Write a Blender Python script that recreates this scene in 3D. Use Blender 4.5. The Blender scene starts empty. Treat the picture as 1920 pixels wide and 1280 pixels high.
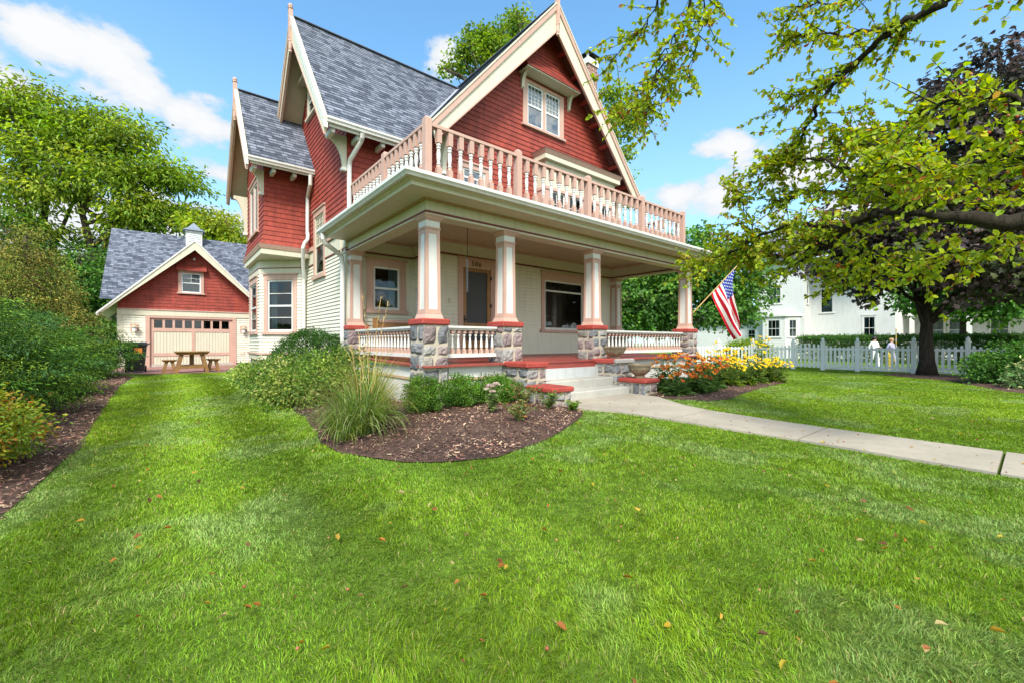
import bpy, bmesh, math, random
import numpy as np
from mathutils import Vector, Matrix
from mathutils.geometry import delaunay_2d_cdt

# ------------------------------------------------------------------ camera, world, sun, exposure
SC = bpy.context.scene
COL = SC.collection
R = math.radians
cam_d = bpy.data.cameras.new("camera"); cam = bpy.data.objects.new("camera", cam_d); COL.objects.link(cam)
cam.location = (0, 0, 1.12); cam.rotation_euler = (R(90), 0, R(50.86 - 90))
cam_d.sensor_width = 36; cam_d.lens = 15.0; cam_d.shift_y = 2 / 1920.0
cam_d.clip_start = 0.05; cam_d.clip_end = 2000
SC.camera = cam

SUN_EL, SUN_AZ = R(47), R(-132)          # azimuth measured from +X towards +Y
sun_d = bpy.data.lights.new("sun", 'SUN'); sun = bpy.data.objects.new("sun", sun_d); COL.objects.link(sun)
sun_d.energy = 2.1; sun_d.angle = R(16); sun_d.color = (1.0, 0.95, 0.87)
sdir = Vector((math.cos(SUN_EL) * math.cos(SUN_AZ), math.cos(SUN_EL) * math.sin(SUN_AZ), math.sin(SUN_EL)))
sun.rotation_euler = sdir.to_track_quat('Z', 'Y').to_euler(); sun.location = (0, -20, 30)

W = bpy.data.worlds.new("World"); SC.world = W; W.use_nodes = True
def build_world():
    nt = W.node_tree; N = nt.nodes; L = nt.links; N.clear()
    out = N.new('ShaderNodeOutputWorld'); bg = N.new('ShaderNodeBackground'); bg.inputs[1].default_value = 0.15
    L.new(bg.outputs[0], out.inputs[0])
    sky = N.new('ShaderNodeTexSky'); sky.sky_type = 'NISHITA'; sky.sun_disc = False
    sky.sun_elevation = SUN_EL; sky.sun_rotation = R(90) - SUN_AZ; sky.air_density = 1.0; sky.dust_density = 0.6; sky.ozone_density = 1.6
    tc = N.new('ShaderNodeTexCoord')
    def math_(op, a, b=None, clamp=False):
        m = N.new('ShaderNodeMath'); m.operation = op; m.use_clamp = clamp
        for i, v in enumerate((a, b)):
            if v is None: continue
            if isinstance(v, (int, float)): m.inputs[i].default_value = v
            else: L.new(v, m.inputs[i])
        return m.outputs[0]
    sep = N.new('ShaderNodeSeparateXYZ'); L.new(tc.outputs['Generated'], sep.inputs[0])
    az = math_('ARCTAN2', sep.outputs[1], sep.outputs[0])
    el = math_('ARCSINE', sep.outputs[2])
    noi = N.new('ShaderNodeTexNoise'); noi.inputs['Scale'].default_value = 12.0; noi.inputs['Detail'].default_value = 9; noi.inputs['Roughness'].default_value = 0.58
    mp = N.new('ShaderNodeMapping'); mp.inputs['Scale'].default_value = (1, 1, 1.8)
    L.new(tc.outputs['Generated'], mp.inputs[0]); L.new(mp.outputs[0], noi.inputs['Vector'])
    big = N.new('ShaderNodeTexNoise'); big.inputs['Scale'].default_value = 3.2; big.inputs['Detail'].default_value = 5
    L.new(mp.outputs[0], big.inputs['Vector'])
    # cloud banks as directions: azimuth, elevation, half widths, tilt, strength
    banks = CLOUDS
    tot = None
    for (a, e, wa, we, tilt, s) in banks:
        da = math_('SUBTRACT', az, R(a)); de = math_('SUBTRACT', el, R(e))
        ct, st = math.cos(R(tilt)), math.sin(R(tilt))
        u = math_('ADD', math_('MULTIPLY', da, ct), math_('MULTIPLY', de, st))
        v = math_('SUBTRACT', math_('MULTIPLY', de, ct), math_('MULTIPLY', da, st))
        q = math_('ADD', math_('POWER', math_('ABSOLUTE', math_('DIVIDE', u, R(wa))), 2.0), math_('POWER', math_('ABSOLUTE', math_('DIVIDE', v, R(we))), 2.0))
        g = math_('MULTIPLY', math_('EXPONENT', math_('MULTIPLY', q, -0.8)), s)
        tot = g if tot is None else math_('MAXIMUM', tot, g)
    back = math_('MULTIPLY', math_('LESS_THAN', sep.outputs[1], 0.0), 0.62)       # unseen cloud cover added behind the camera as neutral fill light
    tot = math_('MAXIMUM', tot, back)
    n2 = math_('ADD', math_('MULTIPLY', math_('SUBTRACT', noi.outputs[0], 0.5), 1.9), math_('MULTIPLY', math_('SUBTRACT', big.outputs[0], 0.5), 1.0))
    dens = math_('ADD', tot, math_('MULTIPLY', n2, 0.80))
    mr = N.new('ShaderNodeMapRange'); mr.interpolation_type = 'SMOOTHSTEP'
    mr.inputs['From Min'].default_value = 0.44; mr.inputs['From Max'].default_value = 0.74
    L.new(dens, mr.inputs['Value'])
    cl = N.new('ShaderNodeMix'); cl.data_type = 'RGBA'
    cl.inputs[6].default_value = (1.5, 1.75, 2.0, 1); cl.inputs[7].default_value = (2.12, 2.15, 2.2, 1)
    L.new(math_('MULTIPLY', math_('SUBTRACT', dens, 0.45), 2.2, True), cl.inputs[0])
    tint = N.new('ShaderNodeMix'); tint.data_type = 'RGBA'; tint.blend_type = 'MULTIPLY'; tint.inputs[0].default_value = 1.0
    tint.inputs[7].default_value = SKYTINT
    L.new(sky.outputs[0], tint.inputs[6])
    hz = N.new('ShaderNodeMix'); hz.data_type = 'RGBA'; hz.inputs[7].default_value = (1.32, 1.72, 2.06, 1)
    L.new(tint.outputs[2], hz.inputs[6])
    hr = N.new('ShaderNodeMapRange'); hr.inputs['From Min'].default_value = 0.55; hr.inputs['From Max'].default_value = 0.0; hr.inputs['To Max'].default_value = 0.62
    L.new(sep.outputs[2], hr.inputs['Value']); L.new(hr.outputs[0], hz.inputs[0])
    # the added clouds behind the camera are brightened to strengthen the soft fill
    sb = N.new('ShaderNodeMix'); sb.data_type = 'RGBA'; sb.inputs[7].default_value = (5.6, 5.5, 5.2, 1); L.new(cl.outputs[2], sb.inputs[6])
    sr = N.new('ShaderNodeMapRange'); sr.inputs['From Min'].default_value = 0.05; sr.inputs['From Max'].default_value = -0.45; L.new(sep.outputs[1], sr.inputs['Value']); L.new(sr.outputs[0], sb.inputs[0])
    mx = N.new('ShaderNodeMix'); mx.data_type = 'RGBA'
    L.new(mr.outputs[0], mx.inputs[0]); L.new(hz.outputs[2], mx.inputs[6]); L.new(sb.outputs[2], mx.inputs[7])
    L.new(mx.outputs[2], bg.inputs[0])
CLOUDS = [(93, 24.8, 5.5, 3.6, 8, 1.0), (87, 22.8, 5, 3.0, 18, .95), (98, 25.4, 4.5, 3.0, 0, .9), (102.5, 21.5, 4, 3.6, 20, 1.0), (82.5, 21.0, 4, 1.6, 10, .72), (83.5, 18.6, 5, 1.8, 5, .8), (77.5, 13.5, 5, 4.5, -10, .95),
          (80, 9, 9, 6, 0, 1.0), (95, 10, 14, 6, 0, 1.0), (60.5, 33, 3.2, 2.2, -10, .72), (57, 36, 2.5, 1.2, 0, .5), (76, 38, 6, .9, 0, .5),
          (24, 22.3, 5, 1.8, 6, 1.0), (21, 20.5, 6, 3, 0, .8), (28, 17.5, 8, 3.2, 6, .86), (16, 19, 8, 4, 0, .9), (34, 17, 4, 2, 0, .55), (10, 12, 14, 5, 0, .9), (28, 9, 12, 4, 0, .75)]
SKYTINT = (.52, .745, .765, 1)
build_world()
SC.view_settings.view_transform = 'Standard'; SC.view_settings.look = 'None'; SC.view_settings.gamma = 1.0
SC.view_settings.exposure = 1.6
SC.view_settings.use_curve_mapping = False
SC.cycles.max_bounces = 8; SC.cycles.diffuse_bounces = 4; SC.cycles.transparent_max_bounces = 12
SC.cycles.use_denoising = True

# ------------------------------------------------------------------ object helpers
def clean(n): return n
def link(o, parent=None):
    COL.objects.link(o)
    if parent is not None: o.parent = parent
    return o
def tag(o, label=None, cat=None, group=None, kind=None):
    if label: o["label"] = label
    if cat: o["category"] = cat
    if group: o["group"] = group
    if kind: o["kind"] = kind
    return o
def empty(name, loc, label, cat, group=None, rz=0.0):
    o = bpy.data.objects.new(name, None); o.empty_display_size = 0.2; link(o)
    o.location = loc; o.rotation_euler = (0, 0, rz)
    return tag(o, label, cat, group)
def copy_tree(o, parent=None):
    c = o.copy(); COL.objects.link(c)
    if parent is not None: c.parent = parent
    for ch in list(o.children): copy_tree(ch, c)
    return c

class MB:
    """collects faces (with metric UVs, material slots and a colour per face) for one mesh object"""
    def __init__(self): self.v = []; self.f = []; self.uv = []; self.mi = []; self.c = []; self.m = 0; self.col = (1, 1, 1); self.sid = []; self.ns = 0; self.hold = False
    def face(self, pts, uv=None):
        i = len(self.v); self.v += [tuple(p) for p in pts]; self.f.append(tuple(range(i, i + len(pts))))
        if uv is None:
            a = Vector(pts[0]); e = (Vector(pts[1]) - a); l = e.length or 1; e = e / l
            n = e.cross(Vector(pts[-1]) - a); n = n.normalized() if n.length > 1e-9 else Vector((0, 0, 1)); w = n.cross(e)
            uv = [((Vector(p) - a).dot(e), (Vector(p) - a).dot(w)) for p in pts]
        self.uv += list(uv); self.mi.append(self.m); self.c.append(self.col); self.sid.append(self.ns)
    def hexa(self, p):   # p: 4 bottom pts ccw from above, 4 top pts
        b, t = p[:4], p[4:]; self.ns += 1
        self.face([b[3], b[2], b[1], b[0]]); self.face(t)
        for i in range(4):
            j = (i + 1) % 4; self.face([b[i], b[j], t[j], t[i]])
    def box(self, x0, x1, y0, y1, z0, z1):
        if x0 > x1: x0, x1 = x1, x0
        if y0 > y1: y0, y1 = y1, y0
        if z0 > z1: z0, z1 = z1, z0
        self.hexa([(x0, y0, z0), (x1, y0, z0), (x1, y1, z0), (x0, y1, z0), (x0, y0, z1), (x1, y0, z1), (x1, y1, z1), (x0, y1, z1)])
    def bbox(self, x0, x1, y0, y1, z0, z1, b=0.012):   # box with bevelled vertical and top edges
        r = [(x0 + b, y0), (x1 - b, y0), (x1, y0 + b), (x1, y1 - b), (x1 - b, y1), (x0 + b, y1), (x0, y1 - b), (x0, y0 + b)]
        cx, cy = (x0 + x1) / 2, (y0 + y1) / 2
        def ins(p): return (p[0] + (b if p[0] < cx else -b), p[1] + (b if p[1] < cy else -b))
        lo = [(*ins(p), z0) for p in r]; a = [(*p, z0 + b) for p in r]; d = [(*p, z1 - b) for p in r]; hi = [(*ins(p), z1) for p in r]
        self.face(lo[::-1]); self.face(hi)
        for A, B in ((lo, a), (a, d), (d, hi)):
            for i in range(8):
                j = (i + 1) % 8; self.face([A[i], A[j], B[j], B[i]])
    def frus(self, cx, cy, z0, z1, h0, h1, k0=None, k1=None):
        k0 = h0 if k0 is None else k0; k1 = h1 if k1 is None else k1
        self.hexa([(cx - h0, cy - k0, z0), (cx + h0, cy - k0, z0), (cx + h0, cy + k0, z0), (cx - h0, cy + k0, z0),
                   (cx - h1, cy - k1, z1), (cx + h1, cy - k1, z1), (cx + h1, cy + k1, z1), (cx - h1, cy + k1, z1)])
    def prism(self, poly, vec):   # polygon of 3d pts swept along vec
        self.ns += 1; v = Vector(vec); a = [Vector(p) for p in poly]; b = [p + v for p in a]
        self.face(a[::-1]); self.face(b)
        for i in range(len(a)):
            j = (i + 1) % len(a); self.face([a[i], a[j], b[j], b[i]])
    def beam(self, p, q, w, h, up=(0, 0, 1)):   # bar of w x h between two points
        p, q = Vector(p), Vector(q); d = (q - p).normalized(); s = d.cross(Vector(up))
        s = s.normalized() if s.length > 1e-6 else Vector((1, 0, 0)); u = s.cross(d)
        s *= w / 2; u *= h / 2
        self.hexa([p - s - u, p + s - u, q + s - u, q - s - u, p - s + u, p + s + u, q + s + u, q - s + u])
    def lathe(self, cx, cy, z0, prof, n=12):
        rings = [[(cx + r * math.cos(2 * math.pi * k / n), cy + r * math.sin(2 * math.pi * k / n), z0 + z) for k in range(n)] for (r, z) in prof]
        for A, B in zip(rings, rings[1:]):
            for i in range(n):
                j = (i + 1) % n; self.face([A[i], A[j], B[j], B[i]])
        self.face(rings[0][::-1]); self.face(rings[-1])
    def tube(self, pts, rad, n=8, cap=True):
        pts = [Vector(p) for p in pts]; rad = rad if isinstance(rad, (list, tuple)) else [rad] * len(pts)
        prev = None; ref = None
        for i, p in enumerate(pts):
            d = (pts[min(i + 1, len(pts) - 1)] - pts[max(i - 1, 0)])
            d = d.normalized() if d.length > 1e-9 else Vector((0, 0, 1))
            if ref is None: ref = Vector((1, 0, 0)) if abs(d.x) < .8 else Vector((0, 1, 0))
            s = d.cross(ref); s.normalize(); ref2 = s.cross(d); ref = ref2
            ring = [p + (s * math.cos(2 * math.pi * k / n) + ref2 * math.sin(2 * math.pi * k / n)) * rad[i] for k in range(n)]
            if prev:
                for k in range(n):
                    j = (k + 1) % n; self.face([prev[j], prev[k], ring[k], ring[j]])
            elif cap: self.face(ring)
            prev = ring
        if cap: self.face(prev[::-1])
    def build_split(self, name, mats, parent=None):
        """one object per separate solid"""
        V = np.array(self.v); ids = sorted(set(self.sid)); bb = []
        for s in ids:
            ix = [i for f, q in zip(self.f, self.sid) if q == s for i in f]; bb.append((V[ix].min(0) - .012, V[ix].max(0) + .012))
        par = list(range(len(ids)))
        def root(i):
            while par[i] != i: i = par[i]
            return i
        for i in range(len(ids)):
            for j in range(i):
                if (bb[i][0] <= bb[j][1]).all() and (bb[j][0] <= bb[i][1]).all(): par[root(i)] = root(j)
        pos = {s: root(k) for k, s in enumerate(ids)}; out = []; uo = np.cumsum([0] + [len(f) for f in self.f])
        for r in sorted(set(pos.values())):
            m = MB()
            for k, f in enumerate(self.f):
                if pos[self.sid[k]] == r: m.m = self.mi[k]; m.col = self.c[k]; m.face([self.v[i] for i in f], self.uv[uo[k]:uo[k + 1]])
            out.append(m.build(name, mats, parent))
        return out[0]
    def build(self, name, mats, parent=None, smooth=False, loc=None):
        me = bpy.data.meshes.new(name)
        off = Vector(loc) if loc is not None else None
        vs = [(p[0] - off.x, p[1] - off.y, p[2] - off.z) for p in self.v] if off is not None else self.v
        me.from_pydata(vs, [], self.f)
        for m in (mats if isinstance(mats, (list, tuple)) else [mats]): me.materials.append(m)
        uvl = me.uv_layers.new(name="UVMap"); uvl.data.foreach_set("uv", np.array(self.uv, dtype=np.float32).ravel())
        me.polygons.foreach_set("material_index", np.array(self.mi, dtype=np.int32))
        if any(c != (1, 1, 1) for c in self.c):
            ca = me.color_attributes.new("Col", 'FLOAT_COLOR', 'CORNER')
            arr = np.repeat(np.array([(*c, 1) for c in self.c], dtype=np.float32), [len(f) for f in self.f], axis=0); ca.data.foreach_set("color", arr.ravel())
        if smooth: weld(me)
        me.update()
        o = bpy.data.objects.new(name, me); link(o)
        if off is not None: o.location = off
        if parent is not None:
            o.parent = parent; o.matrix_parent_inverse = Matrix.Identity(4)
            if off is None: o.location = Vector((0, 0, 0)) - world_loc(parent)
            else: o.location = off - world_loc(parent)
        return o
def world_loc(o):
    l = Vector((0, 0, 0))
    while o is not None: l = l + o.location; o = o.parent
    return l
def weld(me, dist=1e-4):
    bm = bmesh.new(); bm.from_mesh(me); bmesh.ops.remove_doubles(bm, verts=bm.verts, dist=dist)
    for f in bm.faces: f.smooth = True
    bm.to_mesh(me); bm.free()

# ------------------------------------------------------------------ materials
def new_mat(name):
    m = bpy.data.materials.new(name); m.use_nodes = True
    nt = m.node_tree; return m, nt, nt.nodes, nt.links, nt.nodes['Principled BSDF']
def noise(N, L, scale, detail=4, rough=.55, vec=None, dist=0.0):
    n = N.new('ShaderNodeTexNoise'); n.inputs['Scale'].default_value = scale; n.inputs['Detail'].default_value = detail
    n.inputs['Roughness'].default_value = rough; n.inputs['Distortion'].default_value = dist
    if vec is not None: L.new(vec, n.inputs['Vector'])
    return n
def ramp(N, L, src, stops):
    r = N.new('ShaderNodeValToRGB'); L.new(src, r.inputs[0]); e = r.color_ramp.elements
    while len(e) < len(stops): e.new(0.5)
    for k, (p, c) in zip(e, stops): k.position = p; k.color = (*c, 1)
    return r
def mixc(N, L, fac, a, b, mode='MIX'):
    m = N.new('ShaderNodeMix'); m.data_type = 'RGBA'; m.blend_type = mode
    for i, v in ((0, fac), (6, a), (7, b)):
        if isinstance(v, (int, float)): m.inputs[i].default_value = v
        elif isinstance(v, tuple): m.inputs[i].default_value = (*v, 1) if len(v) == 3 else v
        else: L.new(v, m.inputs[i])
    return m.outputs[2]
def bump(N, L, h, strength, dist, bsdf):
    b = N.new('ShaderNodeBump'); b.inputs['Strength'].default_value = strength; b.inputs['Distance'].default_value = dist
    L.new(h, b.inputs['Height']); L.new(b.outputs[0], bsdf.inputs['Normal']); return b
def paint(name, rgb, rough=.55, var=.12, scale=3.0, bmp=.15, dirt=(.25, .22, .18), dirt_amt=.12):
    m, nt, N, L, B = new_mat(name)
    tc = N.new('ShaderNodeTexCoord'); n1 = noise(N, L, scale, 6, .6, tc.outputs['Object']); n2 = noise(N, L, scale * 14, 3, .6, tc.outputs['Object'])
    a = tuple(c * (1 - var) for c in rgb); b = tuple(min(1, c * (1 + var * .6)) for c in rgb)
    r = ramp(N, L, n1.outputs[0], [(.3, a), (.7, b)])
    d = ramp(N, L, n2.outputs[0], [(.62, (0, 0, 0)), (.80, (1, 1, 1))])
    sc = N.new('ShaderNodeMath'); sc.operation = 'MULTIPLY'; L.new(d.outputs[0], sc.inputs[0]); sc.inputs[1].default_value = dirt_amt
    c = mixc(N, L, sc.outputs[0], r.outputs[0], dirt)
    mp = N.new('ShaderNodeMapping'); mp.inputs['Scale'].default_value = (4, 4, .5); L.new(tc.outputs['Object'], mp.inputs[0])
    n3 = noise(N, L, 2.2, 7, .68, mp.outputs[0]); r3 = ramp(N, L, n3.outputs[0], [(.27, (.86, .845, .82)), (.5, (1, 1, 1))]); c = mixc(N, L, 1.0, c, r3.outputs[0], 'MULTIPLY')
    L.new(c, B.inputs['Base Color']); B.inputs['Roughness'].default_value = rough
    bump(N, L, n2.outputs[0], bmp, .004, B); return m
def brickmat(name, c1, c2, mortar, w, h, ms, rough=.85, bias=0.0, nscale=2.5, nvar=.25, offs=.5, bmp=.3, smooth=.1, sq=1.0):
    m, nt, N, L, B = new_mat(name)
    uv = N.new('ShaderNodeUVMap'); bt = N.new('ShaderNodeTexBrick'); L.new(uv.outputs[0], bt.inputs['Vector'])
    bt.offset = offs; bt.inputs['Color1'].default_value = (*c1, 1); bt.inputs['Color2'].default_value = (*c2, 1); bt.inputs['Mortar'].default_value = (*mortar, 1)
    bt.inputs['Scale'].default_value = 1; bt.inputs['Mortar Size'].default_value = ms; bt.inputs['Mortar Smooth'].default_value = smooth
    bt.inputs['Bias'].default_value = bias; bt.inputs['Brick Width'].default_value = w; bt.inputs['Row Height'].default_value = h; bt.squash = sq; bt.squash_frequency = 3
    tc = N.new('ShaderNodeTexCoord'); n1 = noise(N, L, nscale, 6, .6, tc.outputs['Object']); n2 = noise(N, L, 60, 4, .7, tc.outputs['Object'])
    r = ramp(N, L, n1.outputs[0], [(.3, (1 - nvar,) * 3), (.7, (1 + nvar * .5,) * 3)])
    r2 = ramp(N, L, n2.outputs[0], [(.3, (.86,) * 3), (.7, (1.08,) * 3)])
    c = mixc(N, L, 1.0, mixc(N, L, 1.0, bt.outputs[0], r.outputs[0], 'MULTIPLY'), r2.outputs[0], 'MULTIPLY')
    mp = N.new('ShaderNodeMapping'); mp.inputs['Scale'].default_value = (5, 5, .45); L.new(tc.outputs['Object'], mp.inputs[0])   # rain streaks and fading
    n3 = noise(N, L, 1.6, 7, .65, mp.outputs[0]); r3 = ramp(N, L, n3.outputs[0], [(.28, (.74, .73, .72)), (.55, (1, 1, 1)), (.78, (1.16, 1.14, 1.13))]); c = mixc(N, L, 1.0, c, r3.outputs[0], 'MULTIPLY')
    L.new(c, B.inputs['Base Color']); B.inputs['Roughness'].default_value = rough
    bump(N, L, n2.outputs[0], bmp, .004, B); return m
def leafmat(name, trans=.35, rough=.5, spec=.25):
    m, nt, N, L, B = new_mat(name)
    at = N.new('ShaderNodeAttribute'); at.attribute_name = "Col"
    L.new(at.outputs[0], B.inputs['Base Color']); B.inputs['Roughness'].default_value = rough; B.inputs['Specular IOR Level'].default_value = spec
    tr = N.new('ShaderNodeBsdfTranslucent'); hs = N.new('ShaderNodeHueSaturation'); hs.inputs['Value'].default_value = 1.25; hs.inputs['Saturation'].default_value = 1.1
    hs.inputs['Hue'].default_value = .49
    L.new(at.outputs[0], hs.inputs['Color']); L.new(hs.outputs[0], tr.inputs[0])
    mx = N.new('ShaderNodeMixShader'); mx.inputs[0].default_value = trans
    L.new(B.outputs[0], mx.inputs[1]); L.new(tr.outputs[0], mx.inputs[2]); L.new(mx.outputs[0], N['Material Output'].inputs[0]); return m
def attrmat(name, rough=.8, nscale=40, nvar=.3, bmp=.5, bdist=.006, spec=.3):
    m, nt, N, L, B = new_mat(name)
    at = N.new('ShaderNodeAttribute'); at.attribute_name = "Col"; tc = N.new('ShaderNodeTexCoord')
    n1 = noise(N, L, nscale, 6, .65, tc.outputs['Object']); r = ramp(N, L, n1.outputs[0], [(.25, (1 - nvar,) * 3), (.75, (1 + nvar,) * 3)])
    L.new(mixc(N, L, 1.0, at.outputs[0], r.outputs[0], 'MULTIPLY'), B.inputs['Base Color']); B.inputs['Roughness'].default_value = rough
    B.inputs['Specular IOR Level'].default_value = spec
    bump(N, L, n1.outputs[0], bmp, bdist, B); return m
def glassmat(name, tint=(.6, .66, .68), lo=.035):
    m, nt, N, L, B = new_mat(name); N.remove(B)
    g = N.new('ShaderNodeBsdfGlossy'); g.inputs['Roughness'].default_value = .015; g.inputs['Color'].default_value = (.62, .66, .7, 1)
    t = N.new('ShaderNodeBsdfTransparent'); t.inputs[0].default_value = (*tint, 1)
    f = N.new('ShaderNodeFresnel'); f.inputs[0].default_value = 1.5
    a = N.new('ShaderNodeMath'); a.operation = 'ADD'; a.use_clamp = True; a.inputs[1].default_value = lo; L.new(f.outputs[0], a.inputs[0])
    tc = N.new('ShaderNodeTexCoord'); n = noise(N, L, 2.2, 2, .5, tc.outputs['Object'])
    bp = N.new('ShaderNodeBump'); bp.inputs['Strength'].default_value = .06; bp.inputs['Distance'].default_value = .05; L.new(n.outputs[0], bp.inputs['Height'])
    L.new(bp.outputs[0], g.inputs['Normal'])
    mx = N.new('ShaderNodeMixShader'); L.new(a.outputs[0], mx.inputs[0]); L.new(t.outputs[0], mx.inputs[1]); L.new(g.outputs[0], mx.inputs[2])
    L.new(mx.outputs[0], N['Material Output'].inputs[0]); return m
def plain(name, rgb, rough=.6, metal=0.0, spec=.5):
    m, nt, N, L, B = new_mat(name); B.inputs['Base Color'].default_value = (*rgb, 1); B.inputs['Roughness'].default_value = rough
    B.inputs['Metallic'].default_value = metal; B.inputs['Specular IOR Level'].default_value = spec; return m
def barkmat(name, c1, c2, scale=6):
    m, nt, N, L, B = new_mat(name); tc = N.new('ShaderNodeTexCoord')
    mp = N.new('ShaderNodeMapping'); mp.inputs['Scale'].default_value = (1, 1, .25); L.new(tc.outputs['Object'], mp.inputs[0])
    n1 = noise(N, L, scale * 3, 8, .7, mp.outputs[0], .5); r = ramp(N, L, n1.outputs[0], [(.3, c1), (.7, c2)])
    L.new(r.outputs[0], B.inputs['Base Color']); B.inputs['Roughness'].default_value = .92; B.inputs['Specular IOR Level'].default_value = .15
    bump(N, L, n1.outputs[0], .9, .03, B); return m

M = {}
M['cream'] = paint('cream_paint', (.58, .545, .42), .5, .05, 1.2, .12, dirt_amt=.08)
M['creamsiding'] = paint('cream_siding_paint', (.66, .63, .515), .55, .06, .9, .15, dirt_amt=.10)
M['white'] = paint('white_paint', (.62, .61, .575), .5, .05, 1.5, .1, dirt_amt=.06)
M['fence'] = paint('fence_white_vinyl', (.84, .84, .82), .45, .03, 1.5, .1, dirt_amt=.05)
M['pink'] = paint('salmon_trim_paint', (.50, .315, .25), .55, .09, 1.6, .15, dirt_amt=.10)
M['redline'] = paint('dark_red_paint', (.17, .025, .02), .5, .1, 2, .1)
M['redcap'] = paint('red_masonry_paint', (.33, .045, .033), .6, .22, 5, .5, (.5, .3, .26), .35)
M['redfloor'] = paint('red_floor_paint', (.28, .055, .043), .38, .2, 2.5, .15, (.5, .32, .28), .15)
M['redwall'] = brickmat('red_shingle', (.345, .052, .030), (.25, .034, .021), (.12, .012, .01), .155, .13, .0035, .7, -.1, 1.4, .18, .37, .35, .2)
M['redboard'] = paint('red_board_paint', (.38, .045, .03), .6, .14, 2, .2)
M['darksoffit'] = paint('brown_red_soffit', (.16, .045, .035), .7, .15, 2, .15)
M['soffit'] = paint('beige_soffit', (.47, .39, .29), .65, .08, 2, .12)
M['roof'] = brickmat('slate_blue_shingle', (.055, .068, .10), (.215, .24, .30), (.05, .06, .08), .21, .125, .006, .9, -.05, 1.6, .22, .41, .5, .2, .7)
M['stone'] = attrmat('rock_faced_stone', .82, 26, .38, .9, .02)
M['mortar'] = paint('mortar', (.46, .40, .31), .95, .15, 9, .6)
M['concrete'] = paint('step_concrete', (.40, .385, .34), .85, .1, 4, .4, (.25, .23, .2), .25)
M['wood'] = paint('oak_wood', (.30, .145, .045), .5, .3, 3, .25)
M['picnic'] = paint('stained_pine', (.235, .12, .035), .55, .25, 3, .25)
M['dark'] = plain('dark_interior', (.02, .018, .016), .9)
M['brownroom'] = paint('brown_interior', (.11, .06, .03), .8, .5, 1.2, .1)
M['screen'] = paint('screen_mesh', (.045, .045, .05), .55, .2, 30, .1)
M['glass'] = glassmat('window_glass'); M['glass2'] = glassmat('bright_window_glass', (.5, .58, .62), .22)
M['curtain'] = plain('white_curtain', (.55, .56, .56), .9)
M['curtainblue'] = plain('pale_blue_curtain', (.32, .40, .41), .9)
M['sash'] = paint('grey_white_sash', (.62, .66, .66), .5, .05, 3, .1)
M['metal'] = plain('dark_metal', (.05, .05, .05), .45, .6)
M['brass'] = plain('dark_brass', (.09, .05, .02), .4, .7)
M['black'] = plain('black_plastic', (.018, .018, .02), .35)
M['brickred'] = brickmat('chimney_brick', (.30, .09, .06), (.20, .06, .045), (.42, .38, .33), .2, .07, .012, .9, 0, 4, .2)
M['paver'] = brickmat('brick_paver', (.36, .155, .12), (.27, .11, .095), (.20, .15, .12), .22, .11, .008, .85, 0, 1.2, .25, .5, .4)
M['leaf'] = leafmat('leaf', .45); M['leafgloss'] = leafmat('glossy_leaf', .5, .45, .25); M['needle'] = leafmat('needle', .2, .6, .15); M['grass'] = leafmat('grass_blade', .35, .5, .22)
M['petal'] = leafmat('petal', .25, .6, .2)
M['barkcrab'] = barkmat('mossy_dark_bark', (.010, .008, .007), (.055, .045, .03), 9)
M['ceiling'] = paint('tan_ceiling_paint', (.50, .41, .29), .55, .06, 1.0, .12)
M['bark'] = barkmat('grey_brown_bark', (.035, .026, .02), (.13, .10, .075)); M['barkdark'] = barkmat('dark_bark', (.018, .013, .011), (.075, .055, .042))
M['chip'] = attrmat('bark_chip', .9, 30, .3, .4)
M['planter'] = paint('weathered_cast_stone', (.22, .175, .11), .9, .35, 7, .8, (.09, .08, .05), .6)
M['flagcloth'] = attrmat('flag_cloth', .85, 25, .08, .1, .002, .1)
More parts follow.
